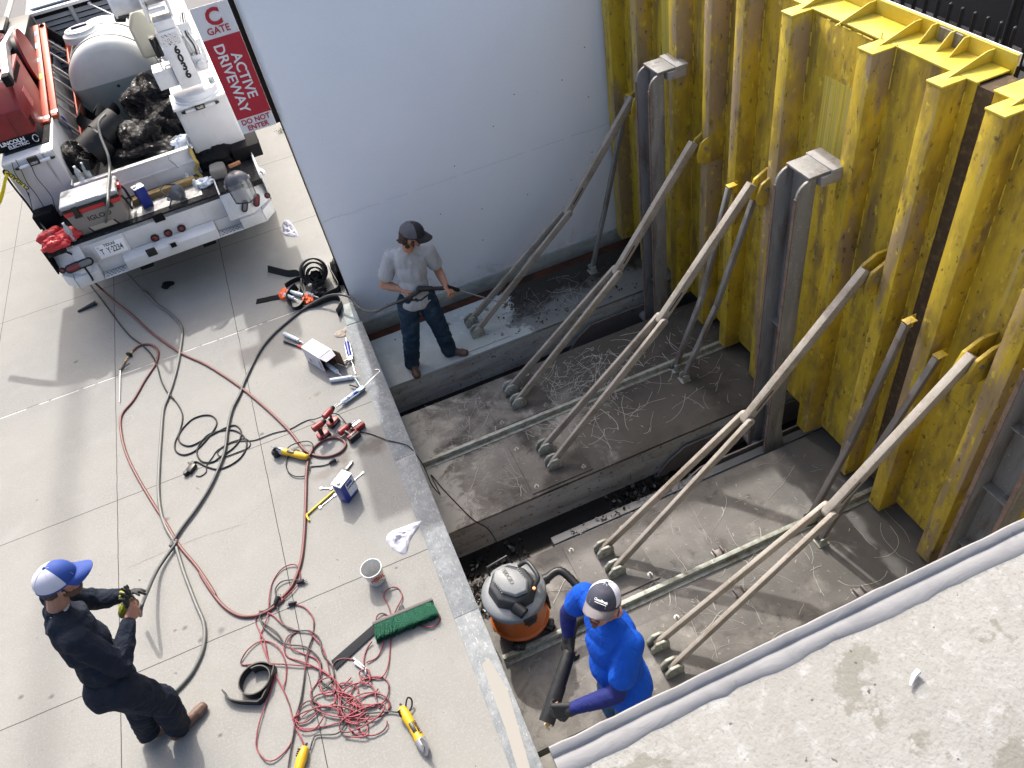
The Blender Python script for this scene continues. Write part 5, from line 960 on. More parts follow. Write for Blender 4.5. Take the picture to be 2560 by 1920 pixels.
def head(b, c, f, l, u):
    ell(b, c+u*.022-f*.008, f, l, u, (.099, .078, .098)); ell(b, c-u*.045+f*.022, f, l, u, (.070, .060, .075)); capsule(b, c-u*.085+f*.055, .026, c-u*.088+f*.066, .022)
    capsule(b, c+f*.088+u*.012, .010, c+f*.112-u*.026, .0155); capsule(b, c+f*.084+u*.026+l*.03, .012, c+f*.084+u*.026-l*.03, .012)
    capsule(b, c+f*.070-u*.030+l*.035, .022, c+f*.055-u*.02+l*.05, .018); capsule(b, c+f*.070-u*.030-l*.035, .022, c+f*.055-u*.02-l*.05, .018)
    for s in (-1, 1):
        ell(b, c+l*s*.080-f*.004-u*.012, f, l, u, (.022, .011, .034)); ell(b, c+l*s*.085-f*.010-u*.006, f, l, u, (.014, .010, .022))
    capsule(b, c+f*.086-u*.056+l*.016, .010, c+f*.086-u*.056-l*.016, .010)
def face_bits(par, c, f, l, u):
    O_ = par.location
    for s in (-1, 1):
        b = MB(); b.ball(c+f*.078+l*s*.031+u*.008-O_, .013, n=8); b.build('eye', mat('eye_white', (.7, .68, .66), .3), par, smooth=80)
    b = MB(); b.ball((0, 0, 0), (1, 1, 1), mat3(c+f*.093-u*.057-O_, f, l, u, (.006, .024, .006)), n=8); b.build('mouth', mat('lips', (.36, .13, .10), .5), par, smooth=80)
def cap(par, c, f, l, u, mats, brim_m, tilt=.0, s=1.0, frontw=1.15, txt=None, brimlen=.075):
    """baseball cap: crown of front panel and mesh back, bill in front"""
    O_ = par.location; rx, ry, rz_ = .112*s, .094*s, .100*s; cc = c+u*.040-f*.006
    b = MB(); n = 40; rows = 12; vs = []
    for j in range(rows+1):
        e = R(-8)+(R(90)-R(-8))*j/rows
        for i in range(n):
            a = 2*math.pi*i/n; sq = 1+.04*math.cos(a)**2
            vs.append(cc+(f*rx*math.cos(a)*math.cos(e)*sq+l*ry*math.sin(a)*math.cos(e)+u*rz_*math.sin(e)*(1+.10*max(0, math.cos(a))*math.cos(e)))-O_)
    fs = [(j*n+i, j*n+(i+1) % n, (j+1)*n+(i+1) % n, (j+1)*n+i) for j in range(rows) for i in range(n)]
    b.add(vs, fs)
    for k, fc in enumerate(b.f):
        a = (2*math.pi*((k % n)+.5)/n+math.pi) % (2*math.pi)-math.pi
        b.mi[k] = 0 if abs(a) < frontw*(1-.0*(k//n)/rows) else 1
    cp_ = b.build('cap', mats, par, smooth=60)
    b = MB(); b.tube([cc+(f*rx*math.cos(a)*1.03+l*ry*math.sin(a)*1.01-u*.012)-O_ for a in [2*math.pi*i/36 for i in range(37)]], .0045, 6); b.build('sweatband', mats[0], cp_)
    for i in range(3):                    # seams over the crown
        a0 = (i*math.pi/3)+math.pi/6 if True else 0
        b = MB(); b.tube([cc+(f*rx*math.cos(a0)*math.cos(e)+l*ry*math.sin(a0)*math.cos(e)+u*rz_*math.sin(e))*1.012-O_ for e in [R(2+176*q/16) for q in range(17)]], .0016, 5); b.build('seam', mats[1], cp_)
    b = MB(); b.ball(cc+u*rz_*1.02-O_, (.009, .009, .006), n=6); b.build('button', mats[0], cp_)
    b = MB(); m_ = 22; R_ = 5; top = []
    for j in range(R_+1):
        for i in range(m_+1):
            a = -1.12+2.24*i/m_; ed = cc+f*rx*math.cos(a)*1.03+l*ry*math.sin(a)*1.02-u*.010
            t = j/R_; ext = brimlen*s*(math.cos(a*1.15)**.6 if math.cos(a*1.15) > 0 else 0)
            top.append(ed+f*ext*t-u*(.010*t*t+.028*(math.sin(a)**2)*t+.012*t)-O_)
    N = len(top); w_ = m_+1
    b.add(top+[p-u*.004 for p in top], [(j*w_+i, j*w_+i+1, (j+1)*w_+i+1, (j+1)*w_+i) for j in range(R_) for i in range(m_)]+[(N+j*w_+i, N+(j+1)*w_+i, N+(j+1)*w_+i+1, N+j*w_+i+1) for j in range(R_) for i in range(m_)]+[(R_*w_+i, R_*w_+i+1, N+R_*w_+i+1, N+R_*w_+i) for i in range(m_)])
    b.build('bill', brim_m, cp_, smooth=50)
    return cp_, cc
def boots(par, an, toe, m='boot'):
    b = MB(); b2 = MB(); an, toe = V(an), V(toe); fl = V((toe.x-an.x, toe.y-an.y, 0)); L_ = max(fl.length, .19); fl.normalize(); g_ = par.location.z; heel = V((an.x, an.y, g_))-fl*.05
    capsule(b, heel+V((0, 0, .055)), .040, heel+fl*.12+V((0, 0, .055)), .044); capsule(b, heel+fl*.10+V((0, 0, .048)), .044, heel+fl*.23+V((0, 0, .038)), .034); capsule(b, an+V((0, 0, .08)), .050, heel+fl*.05+V((0, 0, .07)), .046)
    s = V((-fl.y, fl.x, 0)); capsule(b, heel+fl*.19+s*.017+V((0, 0, .036)), .032, heel+fl*.235+s*.010+V((0, 0, .034)), .030); capsule(b, heel+fl*.19-s*.017+V((0, 0, .036)), .032, heel+fl*.235-s*.010+V((0, 0, .034)), .030)
    o = finish('boot', b, ['sole', m], par, .006, 4, cut=lambda c: 0 if c.z < g_+.02 else 1); return o
SH = dict
def person(lab, org): return thing('person', lab, 'person', org)
# --- man in the navy coverall
p1 = person('man in a navy coverall and blue and white cap putting on gloves', (-2.25, 3.1, 0))
hc = V((-2.125, 3.325, 1.655)); f, l, u = basis((.93, .16, -.28), V((-.05, .05, 1)))
nk = V((-2.235, 3.28, 1.47)); shF, shN = V((-2.30, 3.455, 1.41)), V((-2.165, 3.075, 1.41)); pel = V((-2.18, 3.04, .95))
elN, wrN = V((-2.065, 3.01, 1.10)), V((-1.985, 3.235, 1.15)); elF, wrF = V((-2.19, 3.53, 1.15)), V((-2.035, 3.475, 1.155))
hN, hF = V((-2.15, 2.97, .93)), V((-2.22, 3.12, .93)); kN, kF = V((-2.09, 3.05, .50)), V((-2.25, 3.12, .50)); aN, aF = V((-2.17, 3.075, .10)), V((-2.38, 3.13, .10))
b = MB(); head(b, hc, f, l, u); capsule(b, hc-u*.05-f*.03, .058, nk, .062)
chain(b, [nk-V((0, 0, .10)), (nk+pel)/2, pel], [.08, .11, .12]); chain(b, [shF, elF, wrF], [.05, .04, .03]); chain(b, [shN, elN, wrN], [.05, .04, .03]); chain(b, [hF, kF, aF], [.07, .05, .04]); chain(b, [hN, kN, aN], [.07, .05, .04])
hd = V((.35, .85, .12)); hand(b, wrN+V((.012, .035, .004)), (.42, .9, .18), (.75, -.35, .25), 1, (.30, .35, .25), 1.05, .10)
finish('body', b, 'skin', p1, .0045, 4); face_bits(p1, hc, f, l, u)
b = MB(); ax = (shN-shF).normalized()
def torso(b, nk, pel, shA, shB, wd=1.0, belly=0., fwd=V((1, 0, 0))):
    mid = nk.lerp(pel, .45); ax = (shA-shB).normalized(); low = nk.lerp(pel, .75)
    fw = (fwd-ax*fwd.dot(ax)).normalized(); up_ = ax.cross(fw)
    if up_.z < 0: up_ = -up_
    ell(b, nk.lerp(pel, .25), fw, ax, up_, (.118*wd, .172*wd, .17)); ell(b, mid+fw*.01*belly, fw, ax, up_, (.122*wd+.02*belly, .160*wd, .17)); ell(b, low+fw*.018*belly, fw, ax, up_, (.118*wd+.03*belly, .155*wd, .16)); ell(b, pel, fw, ax, up_, (.12*wd, .155*wd, .13))
    capsule(b, shA-ax*.01, .066*wd, nk-V((0, 0, .045)), .072*wd); capsule(b, shB+ax*.01, .066*wd, nk-V((0, 0, .045)), .072*wd)
torso(b, nk, pel, shF, shN, 1.05, .3, V((1, 0, 0)))
chain(b, [shF, elF, wrF], [.076, .066, .046]); chain(b, [shN, elN, wrN], [.078, .068, .046])
chain(b, [hF, kF, aF], [.115, .092, .072]); chain(b, [hN, kN, aN], [.118, .094, .076]); ell(b, pel-V((.06, .02, .02)), V((1, 0, 0)), V((0, 1, 0)), V((0, 0, 1)), (.12, .15, .13))
chain(b, [nk+V((-.012, 0, -.01)), nk-V((0, 0, .10))], [.074, .12])
cv = finish('coverall', b, 'coverall', p1, .007, 5, wr=(.010, 7.5, (1, 1, 1.3)))
b = MB(); n = 20                          # open collar
b.tube([nk+V((.070*math.cos(a), .078*math.sin(a), .030))-p1.location for a in [R(35+290*i/n) for i in range(n+1)]], .020, 8); b.tube([nk+V((.078*math.cos(a), .086*math.sin(a), .010))-p1.location for a in [R(35+290*i/n) for i in range(n+1)]], .022, 8); b.build('collar', 'coverall', cv)
b = MB(); b.tube([nk+V((.058*math.cos(a)+.012, .062*math.sin(a), .030))-p1.location for a in [2*math.pi*i/n for i in range(n+1)]], .010, 8); b.build('undershirt', 'coverall' if False else 'greyshirt', p1)
for (w_, e_) in ((wrN, elN), (wrF, elF)):
    d_ = (w_-e_).normalized(); b = MB(); b.tube([w_-d_*.045-p1.location, w_+d_*.012-p1.location], [.049, .047], 16); b.build('cuff', 'coverall', cv)
b = MB(); b.bar(pel+V((-.02, -.165, .0))-p1.location, pel+V((.05, -.160, .02))-p1.location, .003, .012); b.build('pocket_tag', 'wht', cv)
b = MB(); ell(b, hc-f*.045+u*.0, f, l, u, (.075, .083, .075)); ell(b, hc-f*.060-u*.04, f, l, u, (.055, .068, .05)); capsule(b, hc+l*-.078-u*.0, .016, hc-l*.078+f*.01-u*.03, .010); finish('hair', b, 'hair', p1, .006, 3, wr=(.004, 60, (1, 1, .5)))
b = MB(); ell(b, hc-u*.066+f*.040, f, l, u, (.062, .062, .050)); capsule(b, hc-u*.05+l*.062+f*.01, .016, hc-u*.085+f*.07, .022); capsule(b, hc-u*.05-l*.062+f*.01, .016, hc-u*.085+f*.07, .022); finish('beard', b, 'beard', p1, .005, 3, wr=(.003, 80, (1, 1, 1)))
cap(p1, hc, *basis((.95, .18, .02), V((-.08, .05, 1))), ['capblue', 'capwhite'], 'capblue', frontw=1.05, s=1.04, brimlen=.08)
boots(p1, aN, (-1.98, 3.20, .04)); boots(p1, aF, (-2.15, 3.16, .04))
b = MB(); hand(b, wrF+V((.01, -.003, .0)), (.85, -.25, .35), (-.2, .75, .6), -1, (.25, .3, .25), 1.13, .2); capsule(b, wrF-V((.03, -.01, 0)), .036, wrF+V((.03, -.01, .01)), .034)
gv = finish('glove', b, ['glove_b', 'glove_y'], p1, .0045, 3, cut=lambda c: 1 if (c-wrF).length < .075+.03*noise.noise(c*20) and c.z > wrF.z-.012 else 0)
b = MB(); g0 = wrN.lerp(wrF, .5)+V((.010, -.005, .015)); hand(b, g0, (.62, .10, .72), (.75, -.3, -.5), 1, (.35, .5, .4), 1.12, .35, .2); capsule(b, g0-V((.02, .0, .03)), .030, g0+V((.02, 0, .02)), .038)
o = finish('work_glove', b, ['glove_b', 'glove_y'], p1, .0045, 3, wr=(.003, 30, (1, 1, 1)), cut=lambda c: 1 if (c-g0).length < .070+.05*noise.noise(c*22) else 0)
o.parent = None; o.location = (0, 0, 0); tag(o, 'yellow and black glove held in front of the man in the navy coverall', 'glove')
# --- man in the grey shirt with the lance
p2 = person('man in a grey T shirt and jeans aiming a washer lance', (.62, 6.33, SZ))
hc = V((.795, 6.235, 1.185)); f, l, u = basis((.78, -.48, -.42), V((.1, -.1, 1)))
nk = V((.725, 6.33, .985)); shA, shB = V((.545, 6.41, .925)), V((.905, 6.29, .925)); pel = V((.655, 6.31, .44))
elA, wrA = V((.40, 6.43, .625)), V((.545, 6.27, .615)); elB, wrB = V((.955, 6.335, .64)), V((.955, 6.13, .585))
hA, hB = V((.565, 6.32, .40)), V((.745, 6.30, .40)); kA, kB = V((.48, 6.30, -.03)), V((.80, 6.27, -.02)); aA, aB = V((.41, 6.36, -.40)), V((.835, 6.34, -.40))
b = MB(); head(b, hc, f, l, u); capsule(b, hc-u*.05-f*.03, .056, nk, .060)
chain(b, [nk-V((0, 0, .03)), (nk+pel)/2, pel], [.09, .10, .11]); chain(b, [shA, elA, elA.lerp(wrA, .4), wrA], [.055, .046, .046, .030]); chain(b, [shB, elB, elB.lerp(wrB, .4), wrB], [.055, .046, .045, .030]); chain(b, [hA, kA, aA], [.07, .05, .04]); chain(b, [hB, kB, aB], [.07, .05, .04])
hand(b, wrA+V((.012, -.014, .0)), (.85, -.50, -.10), (-.05, -.25, .95), 1, (.45, .5, .4), 1.08, .10); hand(b, wrB+V((.002, -.012, -.008)), (.25, -.72, -.55), (.55, -.35, .7), -1, (.75, .75, .6), 1.08, .05)
finish('body', b, 'skin2', p2, .0045, 4); face_bits(p2, hc, f, l, u)
b = MB(); fw = V((-.3, -.95, 0)); torso(b, nk, pel+V((0, 0, .03)), shA, shB, .98, .35, fw)
chain(b, [shA, shA.lerp(elA, .62)], [.070, .078]); chain(b, [shB, shB.lerp(elB, .62)], [.070, .076]); ell(b, pel+V((0, -.01, -.02)), V((0, -1, 0)), V((1, 0, 0)), V((0, 0, 1)), (.138, .175, .11))
ts = finish('t_shirt', b, 'greyshirt', p2, .007, 4, wr=(.006, 6.5, (1.4, 1.4, .5)))
b = MB(); q = aty(1061, 630, 6.155); b.bar(q-V((.035, -.01, .018))-p2.location, q+V((.035, -.01, .018))-p2.location, .012, .016, V((0, -1, .2))); b.build('chest_print', 'caulkblue', ts)
b = MB(); torso(b, nk.lerp(pel, .8), pel, hA+V((-.03, 0, .06)), hB+V((.03, 0, .06)), .8, 0, fw) if False else None
chain(b, [hA+V((.02, 0, .05)), hA, kA, aA+V((.01, 0, .03)), aA-V((0, 0, .02))], [.10, .112, .086, .080, .082]); chain(b, [hB+V((-.02, 0, .05)), hB, kB, aB+V((0, 0, .03)), aB-V((0, 0, .02))], [.10, .112, .086, .080, .082]); ell(b, pel, V((0, -1, 0)), V((1, 0, 0)), V((0, 0, 1)), (.125, .165, .12))
finish('jeans', b, 'jeans', p2, .007, 4, wr=(.009, 8, (1, 1, 1.4)))
b = MB(); ell(b, hc-f*.045, f, l, u, (.085, .090, .085)); ell(b, hc-f*.065-u*.055, f, l, u, (.058, .078, .055))
for i in range(26):
    a = random.uniform(1.0, 5.3); h = random.uniform(-.09, .03); d_ = f*math.cos(a)*.085+l*math.sin(a)*.085; p = hc-f*.02+d_*.95+u*h; capsule(b, p, .016, p+d_*random.uniform(.15, .4)+V((0, 0, random.uniform(-.03, .01))), .006)
finish('hair', b, 'hair', p2, .005, 2, wr=(.006, 40, (1, 1, .6)))
b = MB(); capsule(b, hc-u*.05+l*.06+f*.01, .014, hc-u*.088+f*.07, .020); capsule(b, hc-u*.05-l*.06+f*.01, .014, hc-u*.088+f*.07, .020); finish('beard', b, 'beard', p2, .005, 3)
cap(p2, hc, *basis((.80, -.50, -.22), V((.2, -.15, 1))), ['capblack', 'capgrey'], 'capblack', frontw=1.0, s=1.04)
boots(p2, aA, (.40, 6.16, SZ)); boots(p2, aB, (1.02, 6.23, SZ))
# lance
gn = thing('pressure_washer_lance', 'black pressure washer gun and lance held by the man in grey', 'washer lance', (.75, 6.15, .6)); O_ = gn.location
gA_ = V((.60, 6.16, .615)); gB_ = V((.98, 6.10, .565)); tip = V((1.575, 6.28, -.06)); dr = (tip-gB_).normalized()
b = MB(); capsule(b, gA_.lerp(gB_, .25)+V((0, 0, .035))-O_, .030, gA_.lerp(gB_, .55)+V((0, 0, .02))-O_, .026); capsule(b, gA_.lerp(gB_, .55)+V((0, 0, .015))-O_, .022, gB_+dr*.02-O_, .019); chain(b, [gA_.lerp(gB_, .28)+V((0, 0, .02))-O_, gA_+V((.0, -.01, -.03))-O_, gA_+V((-.02, -.015, -.06))-O_], [.022, .019, .019])
chain(b, [gA_+V((-.02, -.02, -.065))-O_, gA_.lerp(gB_, .2)+V((0, -.04, -.075))-O_, gA_.lerp(gB_, .5)+V((0, -.03, -.01))-O_], [.009, .009, .009]); b.build('gun_body', 'black', gn)
b = MB(); b.tube([gB_-dr*.02-O_, gB_+dr*.13-O_], .021, 12); b.build('foregrip', 'black', gn); b = MB(); b.tube([gB_+dr*.13-O_, gB_+dr*.16-O_], .014, 10); b.tube([tip-dr*.05-O_, tip-O_], .012, 10); b.build('coupling', mat('brass', (.35, .25, .10), .4, .7), gn)
b = MB(); b.tube([gB_+dr*.15-O_, tip-O_], .0065, 8); b.build('lance_tube', 'greym', gn)
# --- man in the blue shirt
p3 = person('man in a bright blue T shirt and trucker cap holding the vacuum tube', (.70, 1.88, SZ))
hc = V((.705, 2.045, 1.165)); f, l, u = basis((-.74, -.60, .52), V((.0, .0, 1)))
nk = V((.735, 2.075, .985)); shA, shB = V((.675, 2.275, .92)), V((.785, 1.885, .905)); pel = V((.72, 1.91, .42))
elA, wrA = V((.575, 2.36, .635)), V((.525, 2.285, .50)); elB, wrB = V((.615, 1.765, .625)), V((.355, 1.825, .56))
hA, hB = V((.71, 2.0, .40)), V((.73, 1.82, .40)); kA, kB = V((.66, 2.0, -.03)), V((.70, 1.80, -.02)); aA, aB = V((.70, 2.02, -.40)), V((.74, 1.78, -.40))
b = MB(); head(b, hc, f, l, u); capsule(b, hc-u*.05-f*.03, .060, nk, .066)
chain(b, [nk-V((0, 0, .03)), (nk+pel)/2, pel], [.10, .11, .12]); chain(b, [shA, elA, wrA], [.055, .045, .030]); chain(b, [shB, elB, wrB], [.055, .045, .030]); chain(b, [hA, kA, aA], [.07, .05, .04]); chain(b, [hB, kB, aB], [.07, .05, .04])
hand(b, wrA+V((-.01, -.012, -.01)), (-.35, -.75, -.55), (-.8, -.1, .5), 1, (.6, .6, .5), .95); hand(b, wrB+V((-.02, .003, -.005)), (-.85, .40, -.25), (-.3, -.75, .55), -1, (.6, .6, .5), .95)
finish('body', b, 'skin', p3, .0045, 4); face_bits(p3, hc, f, l, u)
b = MB(); fw = V((-1, -.25, 0)); torso(b, nk, pel+V((0, 0, .05)), shA, shB, 1.10, 1.0, fw)
chain(b, [shA, shA.lerp(elA, .45)], [.078, .080]); chain(b, [shB, shB.lerp(elB, .62)], [.080, .084]); chain(b, [pel+V((.01, -.045, .03)), pel+V((.01, .045, .03))], [.158, .158]); chain(b, [pel+V((.01, -.045, -.05)), pel+V((.01, .045, -.05))], [.150, .150])
ts = finish('t_shirt', b, 'blueshirt', p3, .007, 4, wr=(.0055, 6, (1.4, 1.4, .5)))
b = MB(); n = 20; b.tube([nk+V((-.004, -.002, .022))+(V((-.92, -.38, 0))*math.cos(a)*.072+V((.38, -.92, 0))*math.sin(a)*.068)+V((0, 0, -.018*math.cos(a)))-p3.location for a in [2*math.pi*i/n for i in range(n+1)]], .011, 8); b.build('collar', mat('dark_blue_collar', (.01, .02, .09), .8), p3)
b = MB(); pr_ = [V(q) for q in ((0, 0), (.012, -.02), (.010, -.045), (.022, -.06), (.024, -.09), (.034, -.105))]
o3 = V((.565, 1.985, .74))
b.tube(smooth_path([o3+V((-.004*i, -.010*i, -.022*i)) + V((0, .006*math.sin(i*2.3), 0))-p3.location for i in range(6)], 4), .006, 6); b.build('chest_print', 'wht', ts)
for (s_, e_, w_, nm) in ((shA, elA, wrA, 0), (shB, elB, wrB, 1)):
    b = MB(); chain(b, [s_.lerp(e_, .3), e_, e_.lerp(w_, .35), w_], [.060, .055, .054, .038]); finish('sleeve', b, 'navysleeve', p3, .006, 3, wr=(.002, 30, (1, 1, 1)))
b = MB(); chain(b, [hA+V((.0, 0, .05)), hA, kA, aA], [.11, .115, .088, .078]); chain(b, [hB+V((0, 0, .05)), hB, kB, aB], [.11, .115, .088, .078]); ell(b, pel, V((1, 0, 0)), V((0, 1, 0)), V((0, 0, 1)), (.145, .175, .12)); finish('jeans', b, 'jeans2', p3, .007, 4, wr=(.009, 8, (1, 1, 1.4)))
boots(p3, aA, (.45, 2.0, SZ)); boots(p3, aB, (.5, 1.72, SZ))
b = MB(); hand(b, wrA+V((-.01, -.012, -.01)), (-.35, -.75, -.55), (-.8, -.1, .5), 1, (.6, .6, .5), 1.26, .08); capsule(b, wrA+V((.01, .01, .02)), .037, wrA-V((.01, .01, .01)), .036); finish('glove', b, 'glove_b', p3, .0045, 3)
b = MB(); hand(b, wrB+V((-.02, .003, -.005)), (-.85, .40, -.25), (-.3, -.75, .55), -1, (.6, .6, .5), 1.26, .08); capsule(b, wrB+V((.02, -.005, .0)), .037, wrB-V((.02, 0, .01)), .036); finish('glove', b, 'glove_b', p3, .0045, 3)
b = MB(); ell(b, hc-f*.050-u*.01, f, l, u, (.068, .081, .07)); finish('hair', b, 'hair', p3, .006, 3)
b = MB(); capsule(b, hc+f*.088-u*.082, .017, hc+f*.080-u*.098, .015); capsule(b, hc+f*.097-u*.045+l*.022, .006, hc+f*.101-u*.041, .007); capsule(b, hc+f*.097-u*.045-l*.022, .006, hc+f*.101-u*.041, .007); capsule(b, hc+f*.094-u*.05+l*.028, .006, hc+f*.088-u*.08+l*.018, .007); capsule(b, hc+f*.094-u*.05-l*.028, .006, hc+f*.088-u*.08-l*.018, .007); finish('beard', b, 'beard', p3, .004, 2)
b = MB(); n = 14; vs = []
for j in (0, 1, 2):
    for i in range(n+1): a = R(-72+144*i/n); vs.append(hc+f*(.106*math.cos(a)+.004)+l*.084*math.sin(a)+u*(.024-.018*j)-p3.location)
b.add(vs, [(j*(n+1)+i, j*(n+1)+i+1, (j+1)*(n+1)+i+1, (j+1)*(n+1)+i) for j in range(2) for i in range(n)]); b.tube([hc+l*.084+f*.03+u*.02-p3.location, hc+l*.088-f*.05+u*.015-p3.location], .003, 5); b.tube([hc-l*.084+f*.03+u*.02-p3.location, hc-l*.088-f*.05+u*.015-p3.location], .003, 5)
b.build('sunglasses', mat('sunglass_black', (.008, .008, .01), .08), p3, smooth=60)
cf, cl, cu = basis((-.74, -.60, .56), V((.0, .0, 1)))
cp3, cc = cap(p3, hc, cf, cl, cu, ['capnavy', 'capwhite'], 'capbill', frontw=1.25, s=1.0, brimlen=.058)
t_ = cc+cf*.103+cl*.022+cu*.052; text('lettering', 'CloudBreak', .020, t_+cf*.010-p3.location, cl, cu-cf*.5, 'tagwhite', cp3, bold=.03, sx=.82)
b = MB(); q_ = t_+cf*.016-cu*.014-p3.location; b.bar(q_-cl*.035, q_+cl*.035, .0025, .0022, cu); b.build('underline', 'tagwhite', cp3)

# ------------------------------------------------------------------ vacuum
vc = thing('wet_dry_vacuum', 'orange and grey wet dry vacuum on casters in the pit', 'vacuum', (.355, 3.03, SZ), R(8))
b = MB(); b.lathe([(.02, .085), (.185, .085), (.205, .10), (.214, .17), (.222, .20), (.218, .215), (.226, .40), (.232, .47), (.02, .47)], 48); b.build('tub', 'vac_orange', vc, smooth=40)
b = MB(); b.lathe([(.216, .150), (.236, .158), (.236, .172), (.218, .185)], 48, caps=False); b.build('rib_ring', 'vac_orange', vc)
b = MB(); b.lathe([(.238, .455), (.248, .462), (.250, .495), (.240, .515), (.20, .535), (.02, .54)], 48); b.build('lid', 'vac_grey', vc, smooth=40)
b = MB(); b.lathe([(.2, .53), (.185, .585), (.172, .62), (.06, .64), (.02, .642)], 8, Matrix.Rotation(R(22.5), 4, 'Z') @ Matrix.Diagonal((.92, 1.0, 1, 1))); hd_ = b.build('motor_head', 'vac_dark', vc, bevel=.012)
b = MB(); b.lathe([(.135, .63), (.145, .645), (.13, .668), (.05, .68), (.01, .682)], 8, Matrix.Rotation(R(22.5), 4, 'Z') @ Matrix.Diagonal((.75, 1.12, 1, 1))); b.build('head_top', 'vac_grey', vc, bevel=.006)
for s in (-1, 1):
    for k in range(6):
        b = MB(); b.box((s*.092-.004+k*.0-.0, -.055+k*.02, .660), (s*.092+.012*s, -.047+k*.02, .668)); b.build('vent_slot', 'vac_dark', hd_)
b = MB(); b.tube(smooth_path([(.13, -.10, .58), (.19, -.08, .62), (.20, .0, .63), (.19, .09, .62), (.13, .12, .58)], 6), .017, 10); b.build('carry_handle', 'vac_dark', vc)
b = MB(); b.tube([(-.06, -.15, .57), (-.03, -.235, .555)], [.05, .043], 18, cap=False); b.tube([(-.06, -.15, .57), (-.03, -.235, .555)], [.035, .033], 18); b.build('blower_port', 'black', vc)
b = MB(); b.box((-.055, -.255, .42), (.055, -.235, .50)); b.box((-.04, -.262, .40), (.04, -.245, .44)); b.build('latch', 'black', vc, bevel=.006)
b = MB(); b.box((-.055, .235, .42), (.055, .255, .50)); b.build('latch', 'black', vc, bevel=.006)
b = MB(); b.tube([(-.10, .16, .60), (-.09, .20, .66), (.08, .20, .66), (.10, .16, .60)], .010, 8); b.build('cord_wrap', 'black', vc)
b = MB(); b.box((.205, -.14, .25), (.222, -.07, .45)); o = b.build('side_badge', 'black', vc, bevel=.006); o.rotation_euler = (0, 0, R(-4))
text('lettering', 'RIDGID', .052, (.2255, -.105, .35), (0, .10, 1), (-.2, -.9, .1), 'tagwhite', vc, bold=.02); text('lettering', 'RIDGID', .045, (.0, .03, .6835), (0, -1, 0), (1, 0, 0), 'vac_dark', vc, bold=.02)
b = MB(); b.lathe([(.016, 0), (.012, .012)], 10, Matrix.Translation((.125, -.125, .60))); b.build('switch', mat('switch_orange', (.8, .25, .05), .4), vc)
for a in (R(-125), R(-48), R(40), R(135)):
    x, y = .245*math.cos(a), .245*math.sin(a); c = MB(); c.bar((x*.7, y*.7, .085), (x*1.08, y*1.08, .075), .095, .05); k_ = c.build('caster_foot', 'black', vc, bevel=.012)
    c = MB(); c.lathe([(.028, .09), (.024, .115), (.012, .12)], 14, Matrix.Translation((x, y, 0))); c.build('foot_cap', 'vac_dark', k_); c = MB(); c.lathe([(.028, -.012), (.032, -.006), (.032, .006), (.028, .012)], 16, Matrix.Translation((x, y, .033)) @ Matrix.Rotation(R(90), 4, 'X')); c.build('caster_wheel', 'rubber', k_)
b = MB(); b.tube([(.20, -.02, .46), (.285, -.03, .46)], [.045, .040], 18); b.build('hose_port', 'black', vc)
vm = Matrix.Translation(vc.location) @ Matrix.Rotation(R(8), 4, 'Z')
P_ = smooth_path([vm @ V((.27, -.03, .46)), vm @ V((.40, -.05, .47)), V((.86, 2.78, -.08)), V((.98, 2.58, .02)), V((.93, 2.43, .18)), V((.74, 2.40, .36)), V((.60, 2.36, .44)), V((.50, 2.22, .455))], 14)
b = MB(); b.tube(P_, [.030+.0035*(i % 2) for i in range(len(P_))], 14); o = b.build('vacuum_hose', 'black', smooth=70); tag(o, 'black ribbed hose from the vacuum to the man in blue', 'hose')
tA, tB = V((.495, 2.205, .455)), V((.185, 1.915, .31)); d_ = (tB-tA).normalized()
vt = thing('vacuum_tube', 'black rigid vacuum tube held by the man in blue', 'vacuum tube', (tA+tB)/2); O_ = vt.location
b = MB(); b.tube([tA-O_, tA+d_*.02-O_, tA.lerp(tB, .5)-O_], [.040, .044, .046], 22, cap=False); b.tube([tA.lerp(tB, .48)-O_, tA.lerp(tB, .52)-O_, tB-O_], [.049, .050, .051], 22, cap=False); b.tube([tA.lerp(tB, .7)-O_, tB-d_*.0-O_], [.047, .047], 22, cap=False); b.build('tube', 'black', vt, smooth=40)
b = MB(); b.tube([tB-O_, tB-d_*.004-O_], [.0515, .0515], 22, cap=False); b.build('mouth_ring', 'black', vt)
b = MB(); b.tube([tB-d_*.06-O_, tB-d_*.061-O_], .0465, 18); b.build('dark_bore', 'matteblack', vt)
b = MB()
for i in range(9):
    p = tB+V((.02*math.cos(i*1.3)+.01, .02*math.sin(i*2.1), -.02-.006*i)); s = .012; b.add([p+V((-s, 0, 0)), p+V((0, -s, .004)), p+V((s, 0, .01)), p+V((0, s, 0))], [(0, 1, 2, 3)])
tag(b.build('leaf_scrap', mat('dry_leaf', (.42, .30, .14), .8)), 'dry brown leaf scraps at the mouth of the vacuum tube', 'leaves', kind='stuff')
b = MB(); b.tube(smooth_path([V((.10, 3.22, -.06)), V((.07, 3.30, -.30)), V((.12, 3.36, SZ+.008)), V((.20, 3.40, SZ+.008)), V((.10, 3.48, SZ+.008)), V((.22, 3.46, SZ+.010)), V((.14, 3.40, SZ+.012))], 6), .006, 6); tag(b.build('trailing_cable', 'cord_b'), 'black mains cable trailing behind the vacuum', 'cable')
